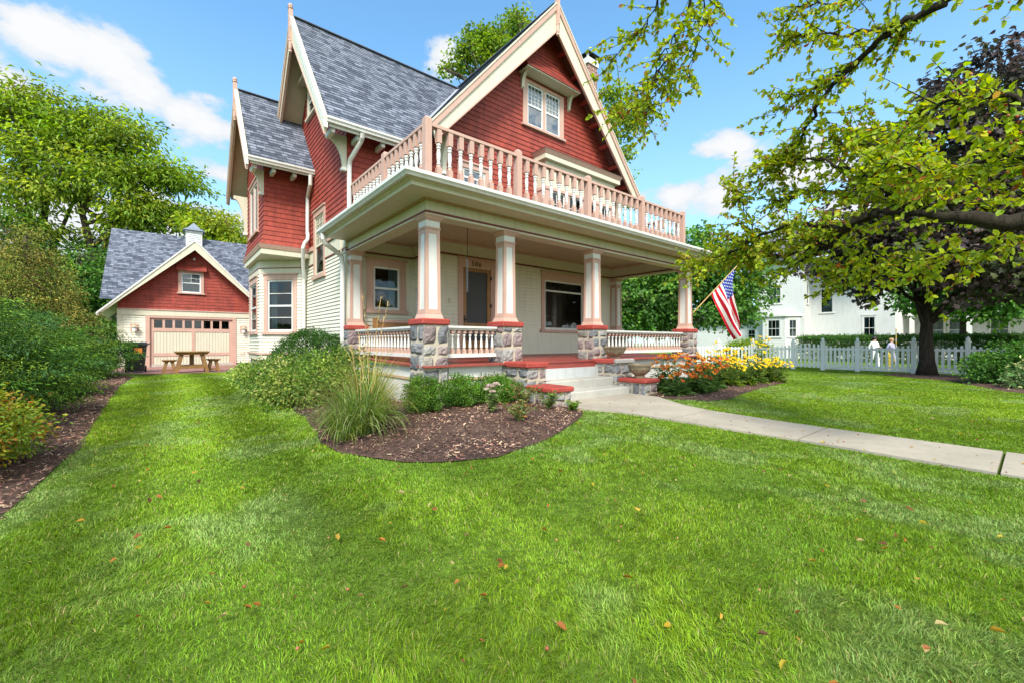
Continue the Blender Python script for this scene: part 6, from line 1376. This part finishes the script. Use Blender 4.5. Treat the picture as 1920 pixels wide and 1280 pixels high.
# ---- right side
MAPG = [(.05, .125, .022), (.07, .16, .025), (.095, .195, .028), (.035, .09, .02)]
crown_tree('maple_tree', "dense dark green maple beyond the right end of the porch", (22.6, 13.0, -.02), trunkpts(4.0, (.2, 0)), .17, [(22.4, 13.2, 4.6, 2.6, 2.5, 1.8), (24.6, 10.6, 4.4, 2.2, 2.1, 1.7), (23.2, 12, 6.0, 2.2, 2.2, 1.5), (21.0, 15.0, 3.6, 2.4, 2.4, 1.9), (24.2, 11, 2.9, 2.0, 1.9, 1.0), (19.6, 17.2, 4.6, 2.2, 2.2, 2.0), (22.3, 13.6, 2.5, 2.2, 1.8, 1.1)], 1250, 24, .45, .19, .16, MAPG, 51, shell=.42, droop=.5, flat=.6, up=.8, tw=.015)
crown_tree('maple_tree', "mid green tree seen behind the balcony posts and the porch roof end", (27, 22, -.1), trunkpts(4, (0, 0)), .22, [(26.5, 22, 6.2, 3, 3, 2.4), (29.5, 19, 6.8, 2.8, 2.8, 2.2), (24, 24.5, 5.5, 2.6, 2.6, 2.4), (27.5, 20, 3.2, 3.0, 2.6, 1.6)], 800, 20, .6, .26, .2, MAPG, 52, shell=.42, droop=.5, flat=.6, tw=.02)
PURP = [(.045, .032, .03), (.065, .046, .043), (.032, .026, .023), (.055, .055, .027), (.10, .08, .075), (.045, .058, .024)]
crown_tree('purple_maple', "dark purple leaved maple with a stout trunk standing at the white fence", (20.1, 2.35, 0), [(0, 0, -.05), (.02, 0, .5), (0, .02, 1.2), (.02, 0, 2.0), (0, 0, 3.2), (0, 0, 5.5)], .235, [(20.1, 2.3, 5.2, 3.4, 3.2, 1.9), (19.6, 4.2, 4.5, 2.1, 1.9, 1.4), (20.4, .0, 4.4, 2.8, 2.6, 2.0), (20.3, 2.0, 7.4, 2.7, 2.7, 1.9), (20.6, .6, 9.2, 2.0, 2.0, 1.5), (18.8, 3.6, 3.2, 1.3, 1.1, .7), (18.6, .6, 3.1, 1.9, 1.9, .95), (20.5, -1.9, 3.6, 2.2, 2.0, 1.6), (21.2, -1.0, 7.0, 2.3, 2.3, 2.0), (17.9, 2.0, 4.2, 1.6, 1.7, 1.3)], 1250, 22, .42, .17, .17, PURP, 53, bark='barkdark', kind='maple', shell=.42, droop=.6, flat=.45, up=.9, tw=.015)
for i, (x, y, s, lab, cols) in enumerate(((17.6, .3, 1.0, "dark leafy shrub at the right end of the picket fence", GREEN2), (16.2, -.25, .62, "pale green and cream leaved low shrub at the right edge of the lawn bed", [(.12, .20, .06), (.30, .32, .14), (.08, .15, .05), (.16, .22, .09)]), (18.6, -1.4, 1.5, "tall dark shrub behind the right lawn bed", GREEN2))):
    shrub('border_shrub', lab, (x, y, 0), [(0, 0, .55 * s, .8 * s, .9 * s, .55 * s), (.3 * s, -.5 * s, .7 * s, .7 * s, .8 * s, .6 * s), (-.2, .5 * s, .4 * s, .6 * s, .6 * s, .4 * s)], int(420 * s) + 160, 22, .16, .085, .045, cols, 60 + i, "shrubs in the right lawn bed", shell=.4, stems=8)
for i, (x, y, h, lab) in enumerate(((31, -3, 7.5, "leafy green tree beyond the purple maple at the far right"), (40, 3.0, 8, "dark branching tree in front of the white house porch"))):
    crown_tree('street_tree', lab, (x, y, -.3), trunkpts(h * .5, (.3, 0)), .24, [(x, y, h * .66, 2.8, 2.8, h * .26), (x - 1, y - 1.6, h * .5, 2.3, 2.3, h * .22), (x + .6, y + 1.6, h * .56, 2.2, 2.2, h * .2)] + ([(x, y - 1, h * .25, 3.0, 3.2, h * .22)] if i == 0 else []), 620, 18, .65, .28, .2, GREEN1 if i == 0 else MAPG, 70 + i, "street trees by the white house", shell=.45, droop=.5, flat=.5, tw=.02)
def build_hedge():
    rng = np.random.default_rng(81); H = empty('clipped_hedge', (40, 3, -.3), "long clipped dark green hedge in front of the white house", "hedge")
    n = 5200; c = np.column_stack([39.6 + rng.random(n) * 1.6, rng.uniform(-9, 12.2, n), -.3 + rng.random(n) ** .6 * 1.78]); f = rng.random(n); c[f < .45, 0] = 39.6 + rng.random((f < .45).sum()) * .15; c[f > .7, 2] = 1.40 + rng.random((f > .7).sum()) * .1
    v = unit(np.column_stack([c[:, 0] - 40.4, np.zeros(n), c[:, 2] - .6])); foliage(rng, c, v, 9, .22, .13, .08, [(.05, .11, .025), (.07, .145, .03), (.035, .08, .02)], 'foliage', M['leaf'], H, 'rhomb', .7, .6, .1)
    tb = MB(); 
    for k in range(40): y = -8.8 + k * .53; tb.tube([(40.4, y, -.35), (40.4 + .1 * math.sin(k), y + .05, .3), (40.3, y, 1.1)], [.03, .025, .01], 5)
    tb.build('stems', M['barkdark'], H)
build_hedge()
shrub('round_bush', "small rounded green bush in front of the white house behind the fence", (33, 13.2, 0), [(0, 0, .75, 1.5, 1.6, .85)], 420, 18, .3, .14, .07, GREEN1, 84, shell=.35)

# ---- foundation planting
BOX = [(.052, .125, .014), (.075, .16, .018), (.10, .195, .022), (.035, .085, .012)]; BG = "clipped boxwoods in front of the porch"
shrub('boxwood', "low clipped boxwood in front of the corner pier next to the tall grass", (2.92, 5.62, .02), [(0, 0, .25, .29, .29, .28)], 330, 26, .055, .026, .015, BOX, 91, BG, 'leafgloss', shell=.28)
shrub('boxwood', "middle of the three clipped boxwoods before the porch skirt", (3.60, 5.72, .02), [(0, 0, .25, .29, .29, .28)], 330, 26, .055, .026, .015, BOX, 92, BG, 'leafgloss', shell=.28)
shrub('boxwood', "wider loose boxwood beside the stone step wall", (4.28, 5.72, .02), [(0, 0, .24, .36, .34, .27), (.3, .05, .2, .25, .25, .2)], 420, 26, .06, .028, .015, BOX, 93, BG, 'leafgloss', shell=.28)
shrub('globe_yew', "large smooth rounded yew against the cream wall below the bay window", (2.6, 10.3, 0), [(0, 0, .66, .80, .95, .66)], 1300, 22, .075, .045, .010, [(.030, .082, .012), (.042, .105, .015), (.024, .065, .011)], 94, None, 'needle', shell=.13, up=.4, droop=.0)
shrub('variegated_shrub', "wide loose shrub with yellow and green leaves at the bed edge below the bay", (1.95, 8.4, 0), [(-.15, -.7, .40, .62, .75, .40), (.1, .3, .45, .62, .8, .42), (-.15, 1.4, .36, .55, .7, .36), (.5, -.6, .58, .5, .6, .38), (-.42, .2, .28, .45, .8, .28), (-.45, 1.3, .3, .45, .6, .28), (-.4, -1.0, .28, .45, .5, .28)], 760, 26, .16, .055, .028, [(.10, .17, .025), (.13, .20, .03), (.06, .12, .02), (.17, .21, .04), (.24, .245, .075), (.045, .09, .018), (.08, .14, .025), (.05, .105, .02), (.11, .185, .028)], 95, None, 'leaf', shell=.35, stems=14)
shrub('low_shrub', "low light green shrub with creamy leaves on the lawn side of the bay foundation", (1.55, 11.6, 0), [(0, 0, .25, .4, .9, .28)], 200, 20, .12, .055, .028, [(.13, .22, .035), (.20, .28, .05), (.08, .16, .03), (.34, .36, .10)], 96, None, 'leaf', shell=.35)
def blades(name, label, base, n, ln, spread, cols, seed, wd=.008, stalks=0, cat='ornamental grass', group=None):
    rng = np.random.default_rng(seed); base = (base[0], base[1], gz(base[0], base[1]) + .02); E = empty(name, base, label, cat, group); mb = MB()
    for i in range(n):
        a = rng.uniform(0, 6.283); r = rng.random() ** .5 * spread * .16; l = ln * rng.uniform(.55, 1.1); lean = rng.uniform(.12, 1.0); w = wd * rng.uniform(.6, 1.2); mb.col = tuple(np.clip(np.array(cols[rng.integers(len(cols))]) * rng.uniform(.75, 1.25), .01, 1))
        p = np.array([base[0] + r * math.cos(a), base[1] + r * math.sin(a), base[2]]); el = math.pi / 2 - lean * .6; s = np.array([-math.sin(a), math.cos(a), 0]); prev = None; K = 7
        for k in range(K + 1):
            t = k / K; ww = w * (1 - t ** 2 * .95) * (.6 + .8 * t if t < .5 else 1); q = (p - s * ww, p + s * ww)
            if prev is not None: mb.face([prev[0], prev[1], q[1], q[0]])
            prev = q; p = p + np.array([math.cos(a) * math.cos(el), math.sin(a) * math.cos(el), math.sin(el)]) * l / K; el -= (lean * 2.1 + .25) / K * (.6 + 1.6 * t); a += rng.normal(0, .04); s = np.array([-math.sin(a), math.cos(a), 0])
            p[2] = max(p[2], gz(p[0], p[1]) + .015)
    mb.build('grass_blades', M['leaf'], E)
    if stalks:
        sb = MB()
        for i in range(stalks):
            a = rng.uniform(0, 6.283); h = ln * rng.uniform(1.05, 1.55); lean = rng.uniform(.05, .32); p0 = np.array(base); pts = [p0 + np.array([math.cos(a) * lean * h * t ** 1.7, math.sin(a) * lean * h * t ** 1.7, h * t]) for t in np.linspace(0, 1, 6)]; sb.col = (.42, .30, .11); sb.tube(pts, [.0035, .003, .003, .0025, .002, .001], 4, False)
            for k in range(26):
                t = .72 + .28 * rng.random(); q = p0 + np.array([math.cos(a) * lean * h * t ** 1.7, math.sin(a) * lean * h * t ** 1.7, h * t]); v = rng.normal(size=3) * .012; v[2] = abs(v[2]) + .012; sb.col = tuple(np.array((.50, .34, .14)) * rng.uniform(.7, 1.2)); sb.tube([q, q + v * 1.4], [.0035, .001], 4, False)
        sb.build('seed_stalks', M['chip'], E)
    return E
GC = [(.13, .23, .03), (.175, .27, .04), (.22, .30, .09), (.095, .175, .025), (.28, .32, .13), (.24, .25, .06)]
blades('ornamental_grass', "big arching clump of striped ornamental grass with tan seed stalks at the corner of the bed", (1.70, 4.75, 0), 640, .76, 1.1, GC, 101, .0075, 3, group="ornamental grasses at the bed corner")
blades('ornamental_grass', "upright yellowing clump of ornamental grass in front of the left porch rail", (2.05, 5.42, 0), 420, 1.12, .7, [(.26, .29, .05), (.34, .33, .07), (.18, .25, .05), (.45, .37, .11)], 102, .0065, 4, group="ornamental grasses at the bed corner")
blades('ornamental_grass', "low loose tuft of arching grass spilling onto the lawn edge", (1.45, 4.55, 0), 200, .72, .7, GC, 103, .0058, 0, group="ornamental grasses at the bed corner")
def herb(name, label, base, h, nst, cols, seed, L=.06, Wd=.022, bloom=None, nb=0, spread=.25, group=None, cat='plant'):
    rng = np.random.default_rng(seed); base = (base[0], base[1], gz(base[0], base[1]) + .03); E = empty(name, base, label, cat, group); st = MB(); P = []; D = []; tips = []
    for i in range(nst):
        a = rng.uniform(0, 6.283); ln = rng.uniform(.2, 1) * spread; hh = h * rng.uniform(.7, 1.05); pts = [np.array(base) + np.array([math.cos(a) * ln * t ** 1.3, math.sin(a) * ln * t ** 1.3, hh * t]) for t in np.linspace(0, 1, 5)]; st.col = (.12, .17, .05); st.tube(pts, [.006, .005, .005, .004, .003], 5, False); tips.append(pts[-1])
        for k in range(12):
            t = rng.uniform(.12, .98); q = np.array(base) + np.array([math.cos(a) * ln * t ** 1.3, math.sin(a) * ln * t ** 1.3, hh * t]); b = rng.uniform(0, 6.283); P.append(q); D.append((math.cos(b), math.sin(b), rng.uniform(-.2, .5)))
    st.build('stems', M['chip'], E); P = np.array(P); D = np.array(D); n = len(P); Nn = np.tile([0, 0, 1.], (n, 1)) + rng.normal(0, .3, (n, 3)); s = rng.uniform(.7, 1.3, n)
    leaf_mesh('foliage', P, D, Nn, L * s, Wd * s, pick(rng, cols, n, .2), M['leaf'], E, 'six')
    return E, tips
E_, tips = herb('sedum_plant', "pale green plant with round pinkish cream flower heads in the mulch", (3.62, 4.90, 0), .42, 16, [(.22, .32, .11), (.28, .36, .13), (.17, .27, .08)], 111, .07, .034)
rngs = np.random.default_rng(5)
for tp in tips[:9]:
    n = 130; v = unit(rngs.normal(size=(n, 3))); v[:, 2] = abs(v[:, 2]) * .5; leaf_mesh('flower_head', np.array(tp) + v * np.array([.045, .045, .03]) * rngs.random((n, 1)) ** .4, v + rngs.normal(0, .4, v.shape), v, np.full(n, .014), np.full(n, .012), pick(rngs, [(.55, .42, .36), (.62, .50, .42), (.5, .36, .33)], n, .1), M['petal'], E_, 'rhomb')
herb('bed_plant', "bushy green plant growing against the left stone step wall", (4.32, 5.05, 0), .40, 26, [(.10, .19, .04), (.16, .25, .05), (.24, .22, .06), (.30, .15, .07)], 112, .055, .028, spread=.38, group="small plants in the mulch bed")
herb('bed_plant', "small browning plant at the front of the mulch bed", (3.55, 4.22, 0), .27, 16, [(.18, .24, .07), (.30, .25, .10), (.35, .18, .06), (.24, .30, .11)], 113, .06, .026, spread=.24, group="small plants in the mulch bed")
herb('bed_plant', "small bright green plant at the foot of the lower left step wall", (4.70, 4.36, 0), .15, 14, [(.14, .27, .03), (.20, .32, .04)], 114, .055, .026, spread=.17, group="small plants in the mulch bed")
herb('bed_plant', "leafy green plant below the low capped step wall", (4.50, 4.65, 0), .30, 16, [(.13, .22, .05), (.22, .25, .06)], 115, .055, .026, spread=.28, group="small plants in the mulch bed")
# ---- coneflowers
def bloom_mesh(petal, centre, r, n=11, droop=.35):
    mb = MB(); rnd = random.Random(int(petal[0] * 999)); mb.m = 0
    for k in range(n):
        a = 2 * math.pi * k / n + rnd.uniform(-.1, .1); w = .24; c, s = math.cos(a), math.sin(a); mb.col = tuple(min(1, p * rnd.uniform(.7, 1.2)) for p in petal); R0, R1, R2 = r * .25, r * .68, r * rnd.uniform(.9, 1.08)
        q = lambda rr, ww, z: (c * rr - s * ww, s * rr + c * ww, z)
        mb.face([q(R0, -.07 * r, .003), q(R1, -w * r, -.02 * r), q(R1, w * r, -.02 * r), q(R0, .07 * r, .003)]); mb.face([q(R1, -w * r, -.02 * r), q(R2, -.1 * r, -droop * r), q(R2, .1 * r, -droop * r), q(R1, w * r, -.02 * r)])
    mb.col = centre; mb.m = 0; mb.lathe(0, 0, -.004, [(r * .30, 0), (r * .34, r * .12), (r * .26, r * .3), (0, r * .38)], 8); return mesh_of(mb, 'bloom', M['petal'])
BL = {'orange': [bloom_mesh((.62, .175, .012), (.05, .014, .008), .05), bloom_mesh((.46, .10, .010), (.035, .010, .008), .046, 12, .6), bloom_mesh((.70, .27, .015), (.06, .02, .008), .05)], 'yellow': [bloom_mesh((.84, .58, .01), (.26, .15, .01), .046), bloom_mesh((.80, .50, .008), (.10, .05, .01), .044, 12, .25), bloom_mesh((.76, .54, .02), (.35, .22, .02), .04)]}
def coneflower(i, x, y, h, kind, nb, label, group):
    rng = np.random.default_rng(200 + i); base = (x, y, gz(x, y) + .03); E = empty('coneflower', base, label, "flowers", group); st = MB(); st.col = (.10, .15, .04); P = []; D = []
    for k in range(nb):
        a = rng.uniform(0, 6.283); ln = rng.random() ** .6 * .42; hh = h * rng.uniform(.62, 1.08); f = lambda t: np.array(base) + np.array([math.cos(a) * ln * t ** 1.2, math.sin(a) * ln * t ** 1.2, hh * t]); st.tube([f(t) for t in (0, .3, .6, 1)], [.005, .004, .0035, .003], 4, False)
        top = f(1); o = bpy.data.objects.new('bloom', BL[kind][rng.integers(0, 3)]); COL.objects.link(o); o.parent = E; o.location = Vector(top) - E.location
        v = Vector((-.35 + rng.normal() * .4, -.5 + rng.normal() * .4, .9)); o.rotation_euler = v.to_track_quat('Z', 'Y').to_euler(); s = rng.uniform(.8, 1.25); o.scale = (s, s, s)
        for q in range(9): t = rng.uniform(.05, .85); b = rng.uniform(0, 6.283); P.append(f(t)); D.append((math.cos(b), math.sin(b), rng.uniform(-.3, .6)))
    for q in range(90): b = rng.uniform(0, 6.283); r = rng.random() * .2; P.append(np.array(base) + np.array([math.cos(b) * r, math.sin(b) * r, rng.random() * .1])); D.append((math.cos(b), math.sin(b), rng.uniform(.0, .9)))
    st.build('stems', M['chip'], E); P = np.array(P); D = np.array(D); n = len(P); s = rng.uniform(.6, 1.25, n); s[-90:] *= 1.9
    leaf_mesh('foliage', P, D, np.tile([0, 0, 1.], (n, 1)) + rng.normal(0, .35, (n, 3)), .10 * s, .036 * s, pick(rng, [(.05, .115, .03), (.075, .15, .035), (.10, .18, .04)] if kind == 'orange' else [(.07, .14, .025), (.11, .19, .03), (.16, .22, .03)], n, .2), M['leaf'], E, 'six', .1, .3)
OG, YGp = "orange coneflowers right of the front steps", "yellow coneflowers at the right end of the flower bed"
ol = ["orange coneflower plant touching the lower step wall with the round planter", "taller orange coneflower plant beside the round stone planter", "orange coneflower plant in the front row over the mulch", "orange coneflower plant close to the white porch skirt", "rusty orange coneflower plant leaning over the front mulch edge", "orange coneflower plant between the porch skirt and the yellow flowers", "brownish orange coneflower plant next to the yellow flowers", "orange coneflower plant mixed with the first yellow blooms"]
for i, (x, y, h, nb) in enumerate(((7.75, 4.45, .50, 13), (8.10, 5.0, .72, 18), (8.45, 4.35, .52, 16), (9.0, 5.25, .72, 16), (8.95, 4.45, .58, 18), (9.75, 5.2, .72, 16), (9.55, 4.65, .62, 18), (10.2, 4.95, .68, 16))): coneflower(i, x, y, h, 'orange', nb, ol[i], OG)
yl = ["yellow coneflower plant just right of the orange ones", "tall yellow coneflower plant in front of the end stone pier", "yellow coneflower plant at the front middle of the yellow drift", "yellow coneflower plant at the back against the picket fence view", "dense yellow coneflower plant near the right end of the drift", "yellow coneflower plant at the lower right corner of the flower bed", "tallest thin yellow coneflower plant standing above the drift", "yellow coneflower plant leaning out over the lawn at the right end", "thin yellow coneflower plant rising beside the stone pier"]
for i, (x, y, h, nb) in enumerate(((10.35, 4.55, .62, 22), (10.95, 5.1, .80, 20), (11.0, 4.5, .66, 26), (11.7, 5.0, .80, 22), (11.7, 4.5, .66, 28), (12.4, 4.35, .55, 26), (12.35, 4.75, 1.10, 16), (12.75, 4.45, .58, 24), (12.1, 5.5, .95, 10))): coneflower(20 + i, x, y, h, 'yellow', nb, yl[i], YGp)

# ---- the crab apple whose boughs hang into the view from the right
def build_crab():
    rng = np.random.default_rng(77); fw, rt = np.array([.631, .776]), np.array([.776, -.631])
    base = (7.6, -2.2, 0.0); E = empty('crab_apple_tree', base, "crab apple tree reaching long leafy boughs with red fruit in from the right", "tree")
    at = lambda t, e, d: np.array([fw[0] * d + rt[0] * d * t, fw[1] * d + rt[1] * d * t, 1.12 + e * d])      # tangent offsets seen from the lawn, at depth d
    tb = MB(); fork = np.array([7.35, -1.75, 1.75]); top = np.array([7.25, -1.6, 3.1])
    tb.tube([base, (7.55, -2.1, .6), fork, top, (7.0, -1.2, 4.3)], [.24, .19, .17, .12, .07], 12)
    B = [  # bough polylines: (t, e, d), start radius, twig density
        ([(1.32, .27, 3.9), (1.12, .285, 4.1), (.98, .30, 4.4), (.86, .305, 4.8)], .105, .12, fork), ([(.86, .305, 4.8), (.80, .28, 5.0), (.74, .225, 5.3), (.68, .19, 5.8), (.62, .16, 6.2)], .062, .6, None),
        ([(.98, .30, 4.5), (.90, .34, 4.7), (.80, .40, 5.0), (.70, .43, 5.3), (.61, .43, 5.7)], .035, 1.2, None),
        ([(.86, .305, 4.8), (.76, .27, 5.0), (.66, .28, 5.4), (.57, .245, 5.9), (.50, .20, 6.4), (.44, .175, 6.9)], .034, 1.0, None),
        ([(.74, .245, 5.3), (.64, .20, 5.8), (.54, .20, 6.4), (.47, .19, 6.9)], .022, .8, None),
        ([(.98, .30, 4.5), (.93, .22, 4.7), (.85, .18, 5.0), (.79, .15, 5.4), (.745, .13, 5.6)], .022, .9, None),
        ([(1.02, .80, 4.2), (.90, .74, 4.5), (.81, .66, 4.8), (.73, .58, 5.0), (.69, .50, 5.3), (.64, .43, 5.6), (.61, .39, 5.9)], .042, 1.3, (1.10, 1.15, 4.0)),
        ([(.90, .74, 4.5), (.80, .72, 4.8), (.70, .73, 5.2), (.64, .70, 5.5)], .022, 1.0, None),
        ([(.81, .66, 4.8), (.72, .60, 5.2), (.66, .58, 5.5), (.62, .53, 5.8)], .02, .9, None),
        ([(1.15, .90, 4.2), (1.02, .92, 4.3), (.86, .84, 4.6), (.76, .80, 4.9), (.66, .78, 5.2)], .03, 1.0, (1.3, 1.15, 4.1)),
        ([(.52, 1.02, 4.4), (.44, .86, 4.6), (.40, .74, 4.8), (.355, .655, 5.0), (.31, .59, 5.2), (.27, .545, 5.4)], .020, .75, (1.05, 1.25, 4.2)),
        ([(.44, .86, 4.6), (.35, .82, 4.8), (.31, .74, 5.0), (.26, .69, 5.2), (.22, .64, 5.4)], .012, .8, None),
        ([(.40, .74, 4.8), (.345, .66, 4.9), (.335, .58, 5.0), (.31, .53, 5.1)], .009, .7, None), ([(.46, .88, 4.5), (.45, .76, 4.6), (.42, .66, 4.7), (.41, .61, 4.8)], .009, .8, None),
        ([(1.40, .52, 3.0), (1.25, .56, 2.9), (1.12, .58, 3.0), (1.0, .56, 3.3), (.92, .52, 3.7)], .03, 1.0, top),
        ([(1.42, .38, 3.0), (1.25, .44, 3.2), (1.10, .42, 3.5), (.96, .40, 4.0), (.86, .42, 4.5)], .03, 1.3, fork),
        ([(1.40, .18, 3.4), (1.22, .25, 3.5), (1.06, .22, 3.9), (.97, .18, 4.3), (.92, .13, 4.6)], .022, .7, fork),
        ([(1.42, .80, 3.4), (1.25, .86, 3.5), (1.1, .85, 3.8), (1.0, .86, 4.2)], .03, .8, (1.6, 1.0, 3.4)), ([(1.15, .295, 4.15), (1.02, .38, 4.5), (.92, .46, 5.0), (.80, .50, 5.4)], .03, 1.2, None),
        ([(.80, .28, 5.0), (.84, .22, 5.2), (.80, .19, 5.4), (.76, .165, 5.7)], .016, 1.0, None), ([(.74, .225, 5.3), (.66, .25, 5.6), (.58, .22, 6.0), (.54, .20, 6.5)], .016, 1.0, None), ([(.92, .30, 4.6), (.88, .37, 4.9), (.80, .35, 5.3), (.70, .36, 5.6), (.62, .33, 5.9)], .018, 1.4, None), ([(1.05, .29, 4.3), (1.0, .36, 4.4), (.92, .41, 4.7), (.84, .46, 5.0), (.76, .47, 5.3)], .02, 1.3, None), ([(.67, .175, 5.8), (.62, .21, 6.0), (.56, .23, 6.4), (.50, .24, 6.7)], .012, 1.2, None),
        ([(.57, .245, 5.9), (.54, .32, 6.1), (.52, .37, 6.3)], .012, 1.2, None), ([(.50, .20, 6.4), (.44, .19, 6.8), (.415, .165, 7.0)], .01, 1.0, None),
    ]
    P = []; D = []; NN = []; fruits = []
    for pts, r0, den, root in B:
        pp = [at(*p) for p in pts]; nn = len(pp)
        if root is not None:
            r = at(*root) if isinstance(root, tuple) else root; tb.tube(limb_path(rng, r, pp[0], 5, .03, .03), [r0 * 1.45] * 3 + [r0 * 1.25, r0 * 1.1, r0], 8)
        fine = []
        for a, b in zip(pp, pp[1:]):
            for q in range(5): fine.append(a + (b - a) * q / 5 + rng.normal(size=3) * .018)
        fine.append(pp[-1]); rad = [max(.004, r0 * (1 - .88 * i / (len(fine) - 1))) for i in range(len(fine))]; tb.tube(fine, rad, 8)
        L = sum(np.linalg.norm(b - a) for a, b in zip(pp, pp[1:])); m = int(L * 31 * den)
        for k in range(m):
            u = rng.random() ** .85; i = min(int(u * (len(fine) - 1)), len(fine) - 2); s = fine[i] + (fine[i + 1] - fine[i]) * rng.random(); ax = fine[min(i + 2, len(fine) - 1)] - fine[max(i - 2, 0)]; ax = ax / (np.linalg.norm(ax) + 1e-9)
            v = rng.normal(size=3) * np.array([1, 1, .75]) + ax * .9; v[2] += .05; v /= np.linalg.norm(v); ln = rng.uniform(.15, .58); e = s + v * ln; e[2] -= .07 * ln
            mid = (s + e) / 2 + rng.normal(size=3) * .03; tb.tube([s, mid, e], [min(.006, rad[i]), .0035, .0016], 4, False)
            nl = int(7 + ln * 24)
            for q in range(nl):
                t = rng.uniform(.15, 1.05); p = s * (1 - t) ** 2 + 2 * mid * t * (1 - t) + e * t * t if t <= 1 else e; dv = v * .6 + rng.normal(size=3) * .75; dv[2] -= .35; P.append(p); D.append(dv); NN.append(rng.normal(size=3) * .62 + np.array([-.15, -.15, .75]))
            if rng.random() < .40:
                for q in range(rng.integers(2, 5)): fruits.append((s + (e - s) * rng.uniform(.3, .95)) + np.array([rng.normal() * .02, rng.normal() * .02, -.035]))
    tb.build('trunk', M['barkcrab'], E, smooth=True)
    P, D, NN = map(np.array, (P, D, NN)); n = len(P); s = rng.uniform(.75, 1.25, n)
    C = pick(rng, [(.26, .37, .024), (.34, .45, .024), (.40, .49, .026), (.19, .29, .024), (.46, .50, .03), (.30, .35, .026)], n, .14); w = rng.random(n); C[w < .035] = pick(rng, [(.42, .22, .02), (.35, .12, .03), (.50, .34, .02)], int((w < .035).sum()), .15)
    leaf_mesh('crown', P, D, NN, .062 * s, .041 * s, C, M['leafgloss'], E, 'six', .10, .12)
    fm = MB()
    for p in fruits: fm.col = random.choice([(.40, .06, .03), (.45, .14, .05), (.34, .10, .05)]); fm.lathe(p[0], p[1], p[2], [(0, 0), (.007, .003), (.0095, .009), (.007, .016), (0, .018)], 6)
    f = fm.build('fruit', attrmat('fruit_skin', .4, 20, .15, .05), E, smooth=True); f["kind"] = 'stuff'
build_crab()
